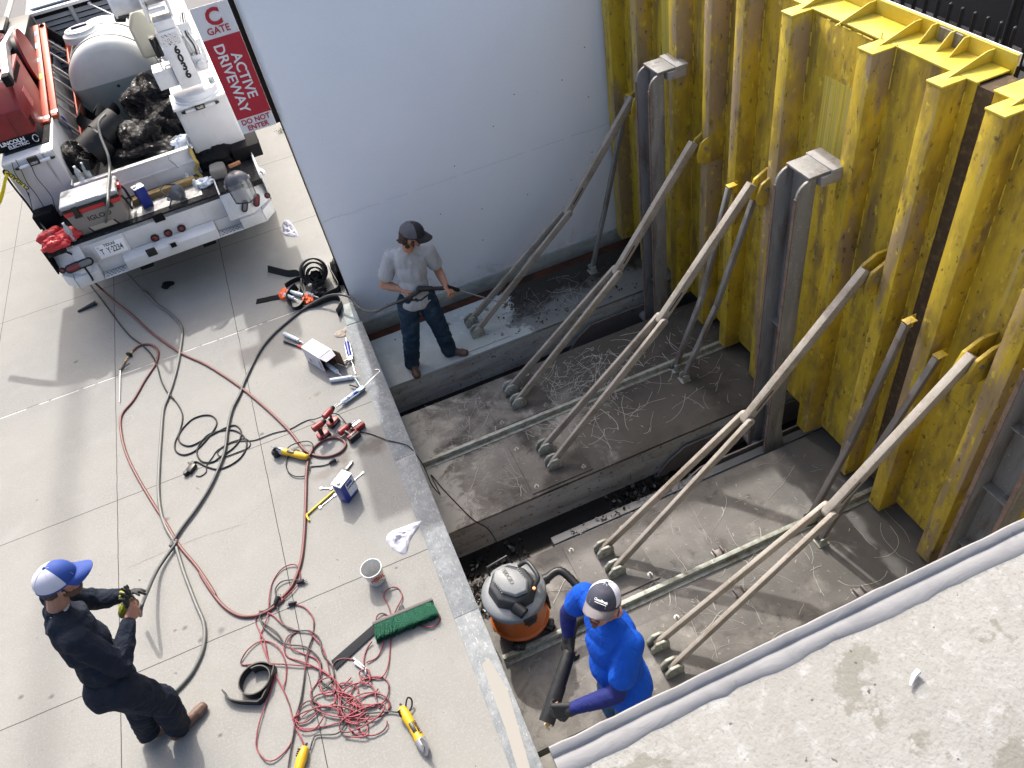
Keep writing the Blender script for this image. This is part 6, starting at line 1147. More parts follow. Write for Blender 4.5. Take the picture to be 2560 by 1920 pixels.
# ------------------------------------------------------------------ hoses and cords on the driveway
def gp(z_, pts, h): return [at(*z_(*q), h) for q in pts]
ID = lambda x, y: (x, y)
zh = ZF(180, 700, .1808); z4h = ZF(400, 980, .23508); zf = ZF(560, 900, .3617); z0 = ZF(0, 1300, .3737); zt = ZF(500, 1350, .3437); zc = ZF(620, 600, .14467); z7 = ZF(760, 980, .12658); zx = ZF(680, 800, .12658); z1 = ZF(0, 0, .4581)
def hose(nm, lab, pts, r_, m, cat='hose', n=6, grp=None, sides=8):
    b = MB(); b.tube(smooth_path(pts, n), r_, sides); return tag(b.build(nm, m, smooth=70), lab, cat, grp)
# grey hose from the truck bed over the cooler to the feet of the man in the coverall
def up_(q, y): return aty(*q, y)
P = [up_(z1(575, 625), 9.8), up_(z1(540, 670), 9.7), up_(z1(548, 740), 9.55), up_(z1(590, 850), 9.3), at(*z1(598, 930), 1.44), at(*z1(590, 1030), 1.43), V((-2.04, 8.66, 1.40)), TM @ V((-.48, -.03, 1.05)), TM @ V((-.50, -.05, .80))]
p_ = at(*z1(565, 1340), .78); P[6] = at(*z1(588, 1130), 1.36); P[7] = at(*z1(575, 1230), 1.02); P[8] = at(*z1(562, 1330), .80)
P += [at(*z1(600, 1400), .55), at(*z1(680, 1480), .25)]+gp(ID, [(352, 722)], .06)+gp(zh, [(1000, 150), (1150, 310), (1350, 460), (1480, 590), (1525, 720), (1500, 950), (1460, 1180), (1390, 1440), (1320, 1640)], .016)+gp(ID, [(408, 1027), (402, 1098), (398, 1160), (396, 1225), (402, 1280)], .016)+gp(z0, [(1110, 50), (1170, 160), (1230, 350), (1310, 560), (1365, 700), (1360, 850), (1290, 1010), (1190, 1130), (1100, 1200)], .016)
hose('pressure_hose', 'pale grey hose running from the truck bed over the cooler to the man in coveralls', P, .0155, 'hose_g2')
# hose to the lance
P = [V((.60, 6.15, .575)), V((.50, 6.12, .52))]
a_ = at(*zc(2212, 1235), .30); P = [V((.585, 6.155, .57)), aty(*ZF(600, 400, .42194)(880, 862), 6.15), aty(*zc(2212, 1235), 6.25), aty(*zc(2030, 1225), 6.4), aty(*zc(1880, 1130), 6.55), at(*zc(1780, 1000), .22), at(*zc(1600, 945), .20), at(*zc(1400, 960), .14), at(*zc(1200, 1050), .07), at(*zc(950, 1200), .02), at(*zc(700, 1400), .016), at(*zc(430, 1640), .016)]+gp(ID, [(648, 880), (613, 950), (600, 985)], .018)+gp(z4h, [(770, 180), (722, 380), (690, 620), (620, 820), (520, 1030), (380, 1250), (230, 1450), (110, 1640)], .022)+[at(*z0(1180, 150), .03), at(*z0(1060, 320), .05), at(*z0(990, 470), .16), at(*z0(948, 575), .30), at(*z0(940, 640), .10)]
hose('pressure_hose', 'dark grey hose sweeping from the lance across to the man in the coverall', P, .0145, 'hose_g')
b = MB(); d0 = (P[1]-P[0]).normalized(); b.tube([P[0]-d0*.02, P[0]+d0*.14], .020, 10); o = b.build('hose_sleeve', 'black', bevel=0, smooth=60); tag(o, 'black sleeve at the end of the lance hose', 'hose sleeve')
# thick dark red air hose
P = [at(*zh(300, 20), .25)]+gp(zh, [(400, 120), (550, 270), (820, 480), (1100, 730), (1490, 1000), (1850, 1170), (2212, 1400)], .012)+gp(zf, [(180, 240), (330, 370), (460, 500), (555, 620), (640, 662), (730, 665), (810, 630), (840, 580), (800, 542), (730, 540), (655, 575), (600, 640), (572, 760), (565, 950), (555, 1200), (530, 1400), (470, 1560), (395, 1650)], .014)+gp(zt, [(600, 440), (490, 520), (380, 555), (270, 545), (160, 470), (60, 340), (0, 240)], .012)+gp(z0, [(1440, 500), (1330, 330), (1230, 210), (1180, 140), (1110, 20)], .014)+gp(ID, [(385, 1262), (345, 1195), (318, 1140), (304, 1090), (303, 1040)], .012)+gp(zh, [(850, 1659), (1000, 1400), (1160, 1150), (1190, 1000), (1130, 915), (1040, 888), (930, 910), (835, 985)], .012)
hose('air_hose', 'thick dark red air hose looping across the driveway', P, .0135, 'hose_r')
gv_ = thing('blow_gun', 'small air blow gun at the end of the dark red hose', 'blow gun', at(*zh(700, 1150), .01)); O_ = gv_.location
A, B, C_, D_ = [at(*zh(*q), .02)-O_ for q in ((835, 985), (770, 1060), (730, 1130), (670, 1240))]
b = MB(); c_ = at(*zh(790, 1030), .03)-O_; b.lathe([(.02, -.012), (.036, -.008), (.036, .008), (.02, .012)], 18, frameT(c_, (0, 0, 1), (A-B).normalized())); b.build('dust_cap', 'black', gv_)
b = MB(); b.tube([A, C_], .009, 8); b.build('brass_fitting', mat('brass', (.35, .25, .10), .4, .7), gv_); b = MB(); b.tube([C_, D_], [.013, .016], 8); b.build('grip', 'darksteel', gv_); b = MB(); b.tube([D_, at(*zh(800, 1150), .04)-O_], .006, 6); b.build('lever', 'black', gv_)
b = MB(); b.tube([D_, at(*zh(665, 1400), .02)-O_, at(*zh(660, 1690), .012)-O_], .0055, 6); b.build('long_nozzle', 'chrome', gv_)
# black extension cable with coils
P = [TM @ V((-1.02, -.1, .55)), at(*zh(210, 10), .05)]+gp(zh, [(400, 260), (560, 480), (700, 660), (820, 790), (960, 890), (1090, 1020), (1170, 1170), (1230, 1380), (1310, 1540), (1400, 1640)], .02)+gp(z4h, [(110, 30), (200, 150), (240, 260), (215, 400), (160, 540), (170, 630), (260, 668), (380, 620), (500, 500), (600, 350), (570, 265), (480, 245), (350, 285), (240, 390), (195, 480), (230, 550), (340, 568), (540, 460), (700, 380), (800, 355), (862, 420), (840, 520), (760, 610), (640, 690), (560, 742), (450, 740), (392, 650), (430, 540), (540, 440), (740, 402), (870, 450), (922, 560), (870, 680), (760, 770), (620, 820), (500, 795), (400, 745), (370, 745)], .009)
hose('extension_cable', 'black extension cable coiled in the middle of the driveway', P, .0075, 'cord_b', 'cable')
ps = thing('power_splitter', 'black power splitter block at the end of the coiled cable', 'power splitter', at(*z4h(345, 830), 0), R(50)); b = MB(); b.box((-.05, -.03, 0), (.05, .03, .045)); b.build('block', 'black', ps, bevel=.008)
for x in (-.06, .055): b = MB(); b.lathe([(.024, 0), (.026, .03), (.02, .045)], 12, Matrix.Translation((x, .02, 0))); b.build('plug', 'black', ps)
b = MB(); b.tube([(x*.055-.02, .045, .02) for x in (0, 1)]+[(.06, .08, .02)], .008, 6); b.build('lead_stub', 'black', ps)
# thin cable from the coils to the driver and over the kerb into the pit
P = gp(z4h, [(385, 890), (430, 895), (490, 850), (495, 780), (560, 690), (610, 620), (740, 540), (830, 510), (900, 495), (955, 530), (940, 590), (800, 650), (670, 690), (610, 655), (650, 600), (760, 540), (880, 520), (1010, 512), (1200, 440), (1380, 395), (1500, 330), (1590, 295)], .007)+[at(*z4h(1660, 285), .05), at(*z4h(1780, 240), .08)]+[at(*z7(*q), h) for q, h in (((640, 430), .06), ((740, 510), .03), ((830, 620), .02), ((930, 740), .01), ((1100, 785), .008), ((1300, 825), .008), ((1480, 890), .008), ((1660, 955), .014), ((1900, 1010), .016), ((2100, 1100), .016))]
zp = ZF(1000, 700, .48232)
P += [V((.09, 4.62, -.08)), V((.10, 4.60, -.35)), V((.14, 4.57, SZ+.01))]+[at(*zp(*q), SZ+.008) for q in ((160, 1010), (220, 1080), (320, 1185), (390, 1250))]+[V((.43, 4.05, -.62)), V((.48, 3.95, -1.0))]
hose('thin_cable', 'thin black cable running from the coils over the kerb into the pit', P, .0048, 'cord_b', 'cable')
# red extension cord, a long loose tangle
RC = [[(690, 468), (760, 490), (820, 560), (825, 660), (800, 760), (770, 900), (750, 1050), (720, 1230), (690, 1340), (660, 1480), (560, 1590), (480, 1600), (420, 1530), (410, 1450), (440, 1300), (520, 1080), (545, 970), (500, 880), (440, 720), (470, 620), (490, 560), (500, 510)],
      [(500, 510), (505, 400), (530, 300), (600, 205), (690, 178), (728, 240), (715, 320), (640, 400), (575, 455), (500, 500), (430, 530), (405, 590), (430, 660), (470, 740), (500, 880), (560, 1000), (610, 1100), (650, 1200), (690, 1350), (740, 1450), (765, 1535)],
      [(600, 1080), (625, 1000), (620, 880), (560, 770), (470, 733), (400, 755), (330, 820), (303, 905), (450, 897), (700, 910), (860, 935), (960, 1000), (1020, 1080), (1090, 1180), (1110, 1270)],
      [(430, 515), (520, 540), (600, 610), (700, 665), (640, 700), (610, 780), (640, 850), (740, 885), (860, 935), (970, 1010), (1030, 1060), (1100, 1000)],
      [(820, 690), (780, 660), (700, 670), (650, 720), (670, 790), (760, 830), (850, 870), (880, 960), (850, 1040), (808, 1100), (815, 1160), (870, 1200), (940, 1205), (990, 1160), (960, 1040), (900, 800), (840, 720), (820, 690)],
      [(1405, 600), (1370, 480), (1335, 400), (1380, 350), (1440, 350), (1470, 410), (1440, 480), (1400, 560), (1350, 640), (1330, 760), (1290, 850), (1210, 890)],
      [(1310, 640), (1283, 580), (1300, 540), (1345, 538), (1390, 570), (1400, 640), (1385, 750), (1370, 900), (1330, 990), (1250, 1010), (1180, 1000)],
      [(1600, 622), (1680, 632), (1740, 590), (1742, 545)], [(1250, 740), (1210, 800), (1190, 880), (1200, 960)], [(1120, 870), (1040, 862), (980, 890), (970, 960), (1000, 1060), (1010, 1150), (1040, 1240), (1100, 1290), (1250, 1300), (1350, 1260), (1375, 1190), (1330, 1130), (1240, 1125), (1150, 1170), (1090, 1260), (1080, 1350), (1130, 1410), (1210, 1400), (1215, 1320), (1160, 1220), (1060, 1180)]]
root_red = MB()
for i, c_ in enumerate(RC): root_red.tube(smooth_path([at(*zt(*q), .008+.006*((i+k) % 3)) for k, q in enumerate(c_)], 7), .0052, 7)
def loop(cx, cy, rx, ry, rot, z_=.012, a0=0, a1=6.6, sq=0):
    return smooth_path([at(*zt(cx+rx*math.cos(a)*math.cos(rot)-ry*math.sin(a)*math.sin(rot)+6*math.sin(3*a+cx), cy+rx*math.cos(a)*math.sin(rot)+ry*math.sin(a)*math.cos(rot)+6*math.cos(2*a+cy)), z_+.008*math.sin(a*1.7+cx)**2) for a in [a0+(a1-a0)*k/15 for k in range(16)]], 4)
for i, q in enumerate([(1235, 1110, 150, 105, -.4), (1080, 1090, 75, 55, .2), (1195, 1230, 185, 110, -.25), (900, 1275, 215, 58, -.12), (850, 1300, 160, 70, -.35), (1010, 1240, 310, 42, -.08), (1130, 1060, 120, 80, -.5), (1245, 1040, 60, 95, .3), (1080, 1375, 150, 55, .1), (800, 1290, 110, 85, -.5), (960, 1270, 270, 75, -.25), (1250, 1330, 110, 90, -.4), (1150, 1180, 130, 150, .5), (1200, 990, 40, 55, .1), (930, 1060, 60, 65, .2), (1060, 1200, 70, 90, -.6), (780, 1250, 100, 60, -.7), (1000, 1200, 190, 90, .15), (1180, 1290, 190, 60, -.5)]):
    root_red.tube(loop(*q, z_=.009+.004*(i % 5), a0=i), .0052, 7)
tag(root_red.build('red_extension_cord', 'cord_r', smooth=70), 'tangled red extension cord in the foreground', 'cord')
BL = [[(600, 735), (555, 670), (450, 590), (445, 540), (520, 480), (560, 440)], [(560, 430), (548, 360), (590, 305), (660, 290), (720, 295), (745, 308)], [(430, 560), (470, 640), (560, 720), (640, 760), (760, 775), (840, 830), (880, 900), (870, 1010), (980, 1100), (1080, 1220), (1160, 1258), (1300, 1255), (1380, 1248), (1460, 1255)],
      [(560, 480), (590, 580), (640, 640), (720, 660), (800, 662), (870, 720), (890, 820), (960, 920), (970, 1010), (900, 1080), (860, 1060)], [(800, 1530), (820, 1460), (850, 1420), (980, 1412), (1040, 1370), (1060, 1300), (1010, 1220)], [(690, 1360), (665, 1500), (640, 1659)], [(820, 700), (780, 820), (760, 980), (735, 1150), (700, 1280), (680, 1400)]]
b = MB()
for i, c_ in enumerate(BL): b.tube(smooth_path([at(*zt(*q), .016+.005*((i+k) % 2)) for k, q in enumerate(c_)], 7), .0056, 7)
tag(b.build('dark_tool_cord', mat('cord_dark_grey', (.018, .016, .018), .5), smooth=70), 'dark grey tool cords mixed with the red tangle', 'cord')
def plug(lab, p, rz, s=1.0, m='black'):
    t = thing('plug', lab, 'plug', p, rz, scale=s); c = MB(); c.tube([(-.035, 0, .015), (-.02, 0, .016), (.012, 0, .018)], [.007, .011, .015], 10); c.build('plug_body', m, t, smooth=50)
    for y in (-.006, .006): c = MB(); c.box((.012, y-.001, .012), (.030, y+.001, .020)); c.build('prong', 'greym', t)
    return t
plug('black plug lying right of the dark red hose bend', at(*zt(750, 312), 0), R(-10), 1.3); plug('black socket end where the red cord begins', at(*zt(668, 472), 0), R(170), 1.3); plug('black plug and socket lying across the bend of the dark red hose', at(*zt(570, 440), .012), R(55), 1.5); plug('black plug lying between the grinder and the blue can', at(*zf(765, 705), 0), R(15), 1.4)
# second yellow grinder and its loop of cord
def grinder(lab, p, rz, s=1.0, txt=True, cut=None):
    t = thing('angle_grinder', lab, 'grinder', p, rz, group='yellow angle grinders', scale=s)     # body along +x, head at +x
    c = MB(); chain(c, [V((-.15, 0, .038)), V((-.10, 0, .040)), V((.0, 0, .036)), V((.06, 0, .040)), V((.10, 0, .042))], [.030, .036, .029, .033, .036]); bo = c.build('body', 'yellow', t, smooth=60)
    for k in range(4): c = MB(); c.box((-.152+.014*k, -.036, .050), (-.146+.014*k, -.010, .066)); c.build('vent_slot', 'matteblack', bo)
    c = MB(); c.box((-.03, -.014, .060), (.05, .014, .074)); c.build('paddle_switch', 'black', t, bevel=.005)
    c = MB(); c.tube([(.10, 0, .042), (.125, 0, .042), (.15, 0, .045), (.185, 0, .043)], [.037, .036, .034, .024], 14); c.build('gear_head', mat('grinder_silver', (.42, .42, .43), .35, .6), t, smooth=50)
    c = MB(); c.lathe([(.022, 0), (.022, .04)], 16, Matrix.Translation((.165, 0, .0))); c.build('spindle_boss', 'chrome', t)
    T = Matrix.Translation((.168, -.0, .075)) @ Matrix.Rotation(R(60), 4, 'X')
    c = MB(); c.lathe([(.010, -.002), (.058, -.002), (.060, 0), (.058, .002), (.010, .002)], 26, T); c.build('disc', mat('disc_grey', (.22, .22, .23), .5, .3), t); c = MB(); c.lathe([(.016, .0025), (.016, .010)], 12, T); c.build('lock_nut', 'chrome', t)
    c = MB(); c.tube([(-.15, 0, .038), (-.20, .005, .035)], [.011, .008], 8); c.build('cord_boot', 'black', t)
    if txt: text('lettering', 'DEWALT', .026, (.025, .026, .066), (1, 0, 0), (0, -.7, .7) if False else (0, 1, -.6), 'tagblack', t, bold=.03)
    return t
a_, q_ = at(*zt(1490, 1260), 0), at(*zt(1640, 1520), 0); d_ = q_-a_
grinder('yellow angle grinder lying right of the red tangle', a_.lerp(q_, .48), math.atan2(d_.y, d_.x), 1.0)
a_, q_ = at(*zf(590, 690), 0), at(*zf(370, 640), 0); d_ = q_-a_
grinder('yellow angle grinder with a black cup wheel near the red drivers', a_.lerp(q_, .48), math.atan2(d_.y, d_.x), 1.0, False)
b = MB(); p = at(*zf(372, 655), .0); b.lathe([(.02, 0), (.042, .008), (.045, .05), (.03, .07)], 20, Matrix.Translation(p)); o = b.build('cup_wheel', 'black', smooth=40); tag(o, 'black cup wheel under the head of the far grinder', 'cup wheel')
hose('grinder_cord', 'black cord looped over the far yellow grinder', gp(zf, [(450, 670), (440, 610), (500, 575), (580, 562), (615, 590), (600, 650)], .03)+gp(zf, [(560, 660), (500, 620), (450, 660), (428, 720), (450, 780), (500, 805), (560, 800), (590, 760)], .015)+gp(zf, [(600, 738), (680, 730), (740, 712)], .008), .0052, 'cord_b', 'cord')
a_, q_ = at(*zt(730, 1690), 0), at(*zt(770, 1545), 0); d_ = a_-q_
grinder('yellow angle grinder cut off by the bottom edge of the photo', q_+d_.normalized()*.15, math.atan2(d_.y, d_.x), 1.0)
hose('grinder_cord', 'short black loop of cord at the tail of the right grinder', [at(*zt(1495, 1250), .035), at(*zt(1500, 1180), .05), at(*zt(1515, 1145), .06), at(*zt(1540, 1165), .05), at(*zt(1540, 1210), .03), at(*zt(1520, 1245), .03)], .006, 'cord_b', 'cord')
# impact drivers
def driver(lab, p, rz, rx=0, bit='wht'):
    t = thing('impact_driver', lab, 'impact driver', p, group='red cordless impact drivers', rot=(rx, 0, rz))
    c = MB(); c.box((-.055, -.035, 0), (.065, .035, .028)); c.build('battery', 'black', t, bevel=.006); c = MB(); c.box((-.055, -.036, .029), (.06, .036, .058)); c.build('battery_top', 'toolred', t, bevel=.008)
    c = MB(); chain(c, [V((-.005, 0, .055)), V((-.012, 0, .13))], [.021, .020]); c.build('grip', 'black', t, smooth=60)
    c = MB(); c.tube([(-.065, 0, .165), (-.06, 0, .165), (.03, 0, .165), (.045, 0, .165)], [.024, .032, .033, .028], 16); c.build('motor_housing', 'toolred', t, smooth=50)
    c = MB(); c.tube([(.045, 0, .165), (.075, 0, .165), (.085, 0, .165)], [.028, .022, .012], 14); c.build('nose', 'black', t, smooth=50); c = MB(); c.tube([(.085, 0, .165), (.115, 0, .165), (.13, 0, .165)], [.005, .005, .008], 8); c.build('bit', bit, t)
    c = MB(); c.box((-.02, -.037, .031), (.03, -.0355, .045)); c.build('charge_label', mat('label_print', (.5, .5, .5), .5, layers=[((.05, .02, .02), 90, .45, .55)]), t)
    c = MB(); c.tube([(.025, 0, .14), (.018, 0, .11), (.0, 0, .07)], .006, 6); c.build('trigger', 'toolred', t)
    return t
driver('red impact driver standing nearest the caulking gun', at(*z7(590, 640), 0), R(38)); driver('red impact driver standing over the dark red hose loop', at(*z7(400, 890), 0), R(22))
driver('red impact driver lying on its side beside the kerb plate', at(*z7(1060, 900), .035)+V((-.02, .0, 0)), R(25), R(-84))
b = MB(); b.box((-.055, -.04, 0), (.055, .04, .05)); o = b.build('battery_pack', 'black', bevel=.008, loc=at(*z7(1090, 720), 0)); o.rotation_euler = (0, 0, R(22)); tag(o, 'red and black battery charger with a grey face beside the drivers', 'charger')
b = MB(); b.box((-.057, -.043, .02), (.057, -.005, .062)); b.build('red_shell', 'toolred', o, bevel=.006); b = MB(); b.box((-.045, .005, .051), (.05, .038, .060)); b.build('face', 'alu', o, bevel=.004)
# cans, bars and spanners
c2 = can('solvent_can', 'blue solvent can with a white label standing on the driveway', at(*zf(868, 935), 0), R(40), .235, .083, .052)
b = MB(); b.box((-.030, -.0545, .045), (.078, -.0525, .215)); b.build('paper_label', 'label', c2); b = MB(); b.box((-.02, -.0562, .17), (.05, -.0548, .205)); b.build('label_box', 'caulkblue', c2); text('lettering', 'ACETONE', .021, (.024, -.0558, .145), X, Z, 'tagblack', c2, bold=.02)
b = MB(); A = at(*zf(760, 905), .012); B_ = at(*zf(590, 1055), .012); b.tube(smooth_path([A, A.lerp(B_, .5), B_, at(*zf(572, 1075), .02), at(*zf(590, 1110), .01)], 4), .0095, 8); o = b.build('pry_bar', mat('bar_yellow', (.55, .43, .02), .4), smooth=60); tag(o, 'yellow pry bar with a hooked end beside the blue can', 'pry bar')
def spanner(lab, A, B_, w_=.009, m='chrome', grp=None):
    A, B_ = at(*zf(*A), .006), at(*zf(*B_), .006); c = MB(); c.bar(A, B_, w_*1.5, .006); d = (B_-A).normalized()
    for p, s in ((A, 1), (B_, 1)): c.lathe([(.008, -.004), (.015, -.004), (.015, .004), (.008, .004)], 12, Matrix.Translation(p), caps=False)
    return tag(c.build('spanner', m, bevel=.001), lab, 'spanner', grp)
spanner('pale spanner sticking out behind the blue can', (900, 830), (960, 780), m='wht'); spanner('chrome spanner lying left of the blue can', (740, 888), (672, 886)); spanner('thin pale rod under the yellow pry bar', (765, 935), (665, 1018), .005, 'alu')
b = MB(); p, q = at(*zf(845, 755), .015), at(*zf(880, 712), .015); b.bar(p, q, .022, .014); b.bar(p+(q-p)*.3, q+(q-p)*.3, .012, .02); o = b.build('pliers', 'chrome', bevel=.003); tag(o, 'small chrome locking pliers behind the blue can', 'pliers')
b = MB(); p, q = at(*zt(1125, 885), .018), at(*zt(1205, 945), .018); b.bar(p, q, .028, .012); b.bar(p+V((0, .02, .01)), q+V((0, .012, .01)), .012, .02); b.tube([q, at(*zt(1205, 985), .012)], .01, 8); o = b.build('pipe_clamp', 'chrome', bevel=.003); tag(o, 'chrome spring clamp on top of the red tangle', 'clamp')
# bucket
bk = thing('plastic_bucket', 'small white plastic bucket with orange lettering', 'bucket', at(*zt(1335, 300), 0), R(0)); bh, r1_, r2_ = .185, .078, .098
bk.location = at(942, 1448, 0); bk.scale = (.84, .84, .92)
b = MB(); b.lathe([(.02, .0), (r1_, .0), (r2_-.004, bh-.03), (r2_, bh-.03), (r2_+.003, bh-.005), (r2_+.003, bh), (r2_-.003, bh), (r2_-.006, bh-.02), (r1_-.004, .004), (.02, .004)], 36, caps=False); b.lathe([(.001, .0), (.03, .0)], 12, caps=False); b.add([(.03*math.cos(a), .03*math.sin(a), .004) for a in [k*math.pi/6 for k in range(12)]], [list(range(12))]); b.build('pail', mat('translucent_white', (.52, .53, .52), .4), bk, smooth=50)
tx = text('lettering', 'HDX', .062, (.025, -.0965, .125), (1, .22, 0), (.0, -.12, 1), mat('print_orange', (.75, .20, .06), .5).name if False else 'orange', bk, bold=.03, ext=.003)
b = MB()
for k in range(5): b.tube([(.02*k-.03, -.094-.002*abs(k-3), .085-.0), (.02*k-.015, -.094, .085)], .0035, 4)
b.build('print_line', 'orange', bk)
# rags
def rag(nm, lab, z_, outline, m='cloth', h=.05, seed=1., sub=22):
    pts = [at(*z_(*q), 0) for q in outline]; c = sum(pts, V())/len(pts); n = 56; ring = smooth_path(pts, 6, True)[:-1]; N = len(ring); vs = []; rows = sub
    for j in range(rows+1):
        t = j/rows
        for p in ring:
            q = c.lerp(p, t); hh = (.006+h*(1-t**2.5)*(.35+.9*(abs(noise.noise(V((q.x*16, q.y*16, seed))))*1.5)+.35*abs(noise.noise(V((q.x*45, q.y*45, seed))))))
            vs.append((q.x, q.y, hh*(1 if t < .999 else .15)))
    b = MB(); b.add(vs, [(j*N+i, j*N+(i+1) % N, (j+1)*N+(i+1) % N, (j+1)*N+i) for j in range(rows) for i in range(N)]); return tag(b.build(nm, m, smooth=70), lab, 'rag')
rag('white_rag', 'white rag lying beside the kerb plate', zf, [(1120, 1240), (1150, 1190), (1250, 1150), (1365, 1112), (1350, 1150), (1290, 1240), (1262, 1330), (1225, 1340), (1170, 1310), (1150, 1290)], seed=2., h=.045)
rag('white_rag', 'crumpled white rag lying beside the truck bumper', ZF(380, 440, .16275), [(2060, 680), (2140, 720), (2180, 780), (2240, 890), (2230, 930), (2070, 925), (1995, 860), (2030, 780), (2010, 720)], seed=5., h=.08)
rag('black_rag', 'small black scrap of cloth on the ground under the bumper', zh, [(1270, 30), (1400, 20), (1412, 60), (1360, 90), (1310, 130), (1240, 110), (1245, 75)], 'matteblack', .03, 7.)
rag('paper_scrap', 'crumpled beige paper scrap near the end of the kerb plate', zx, [(1225, 290), (1290, 230), (1400, 190), (1440, 160), (1490, 190), (1450, 250), (1450, 320), (1330, 355), (1240, 325)], 'paper', .02, 9.)
# crevice nozzle
b = MB(); p, q = at(*zh(330, 310), .025), at(*zh(80, 435), .015); b.tube([p, p.lerp(q, .25), p.lerp(q, .6), q], [.032, .031, .022, .014], 14); o = b.build('crevice_nozzle', 'vac_dark', smooth=50); tag(o, 'dark grey vacuum crevice nozzle on the driveway under the bumper', 'nozzle')
# broom head
A, B_ = at(*zt(1285, 690), .0), at(*zt(1720, 510), .0); d_ = (B_-A); L_ = d_.length; br = thing('broom_head', 'broom head with green bristles lying beside the bucket', 'broom', (A+B_)/2, math.atan2(d_.y, d_.x))
b = MB(); b.box((-L_/2, .045, .01), (L_/2, .075, .075)); b.build('block', 'bristle_base', br, bevel=.01)
b = MB()
for i in range(1500):
    x = random.uniform(-L_/2+.01, L_/2-.01); z_ = random.uniform(.010, .072); sp = random.uniform(-.012, .012); p = V((x, .046, z_)); q = V((x+sp+x*.06, -.068+random.uniform(-.012, .010), z_+random.uniform(-.012, .012)+(z_-.04)*.3)); q.z = max(q.z, .003)
    s = V((.0028, 0, 0)); t_ = V((0, 0, .0028)); b.add([p-s, p+s, q+s*.6, q-s*.6], [(0, 1, 2, 3)]); b.add([p-t_, p+t_, q+t_*.6, q-t_*.6], [(0, 1, 2, 3)])
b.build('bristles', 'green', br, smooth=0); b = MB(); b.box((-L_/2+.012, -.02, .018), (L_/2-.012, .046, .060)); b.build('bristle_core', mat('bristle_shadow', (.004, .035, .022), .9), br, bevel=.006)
b = MB(); b.tube([(0, .075, .045), (.0, .115, .06)], [.022, .018], 12); b.build('handle_socket', 'bristle_base', br)
# rubber strips
b = MB(); P_ = [at(*zt(*q), .008) for q in ((955, 880), (1290, 590), (1330, 630), (990, 945))]; b.add(P_+[p+V((0, 0, .006)) for p in P_], [(3, 2, 1, 0), (4, 5, 6, 7), (0, 1, 5, 4), (1, 2, 6, 5), (2, 3, 7, 6), (3, 0, 4, 7)]); o = b.build('flat_rubber_strip', mat('flat_rubber', (.022, .024, .027), .9, spec=.2), bevel=.002); tag(o, 'flat dark rubber strip under the end of the broom', 'rubber strip')
def ribbon(nm, lab, pts, hgt, m='rubber', n=6, th=.007, z0_=0.0, grp=None, tilt=0.):
    """strip standing on edge along ground points"""
    P_ = smooth_path(pts, n); b = MB(); N = len(P_); vs = []
    for i, p in enumerate(P_):
        t = (P_[min(i+1, N-1)]-P_[max(i-1, 0)]); t.z = 0; t.normalize(); s = V((-t.y, t.x, 0)); h = hgt[0]+(hgt[1]-hgt[0])*i/(N-1) if hasattr(hgt, '__len__') else hgt; k = s*tilt*h
        for a, z_ in ((-th/2, 0), (th/2, 0), (th/2, h), (-th/2, h)): vs.append(p+s*a+k*(z_/max(h, .001))+V((0, 0, z_+z0_)))
    b.add(vs, [(i*4+j, i*4+(j+1) % 4, (i+1)*4+(j+1) % 4, (i+1)*4+j) for i in range(N-1) for j in range(4)]+[(0, 1, 2, 3), (4*N-4, 4*N-3, 4*N-2, 4*N-1)])
    return tag(b.build(nm, m, smooth=40), lab, 'rubber strip', grp)
cc_ = at(*zt(430, 1040), 0); sp = []
for k in range(26):
    a = 1.2+k*.30; rr = .155 if k > 12 else .135; rr = .118+.0018*k; sp.append(cc_+V((math.cos(a)*rr, math.sin(a)*rr*.95, 0)))
e0 = [at(*zt(*q), 0) for q in ((530, 1110), (480, 1150), (400, 1185), (300, 1190), (225, 1165), (185, 1115))]
sp = [cc_+V((math.cos(a)*.092, math.sin(a)*.088, 0)) for a in [R(-60)+k*.42 for k in range(12)]]+[cc_+V((math.cos(a)*.125, math.sin(a)*.118, 0)) for a in [R(230)+k*.0+.42*j for k in (0,) for j in range(10)]]
ring = [cc_+V((math.cos(R(-20)-.30*k)*(.112+.0022*k), math.sin(R(-20)-.30*k)*(.105+.0022*k), 0)) for k in range(26)]
ring.reverse()
ring = [cc_+V((math.cos(R(100)-.30*k)*(.098+.0016*k), math.sin(R(100)-.30*k)*(.092+.0016*k), 0)) for k in range(27)]
tail = [at(*zt(*q), 0) for q in ((470, 1175), (380, 1195), (290, 1190), (225, 1168), (183, 1112))]
ribbon('rubber_coil', 'black rubber strip coiled on edge near the boot', ring+tail, (.085, .06), 'black', 3, .009)
# caulk tubes, box and guns
def caulk(lab, A, B_, z_, m='caulk', h=.026, r_=.0235, grp='white caulk tubes', nz=True):
    A, B_ = at(*z_(*A), h), at(*z_(*B_), h); d = (B_-A).normalized(); O_ = A; t = thing('caulk_tube', lab, 'caulk tube', O_, group=grp)
    c = MB(); c.tube([A-O_, A+d*.008-O_, B_-d*.008-O_, B_-O_], [r_*.94, r_, r_, r_*.94], 16); c.build('cartridge', m, t, smooth=45)
    if nz: c = MB(); c.tube([B_-O_, B_+d*.02-O_, B_+d*.075-O_], [.012, .008, .0035], 8); c.build('nozzle', 'wht', t)
    c = MB(); c.tube([B_-d*.035-O_, B_-d*.030-O_], r_+.0006, 16); c.build('print_band', 'caulkblue', t); return t
caulk('white caulk tube lying left of the printed box', (240, 270), (535, 410), zx); caulk('white caulk tube sliding out of the printed box', (1080, 860), (1290, 1030), zx); caulk('white caulk tube lying in front of the printed box', (1150, 1195), (1590, 1130), zx)
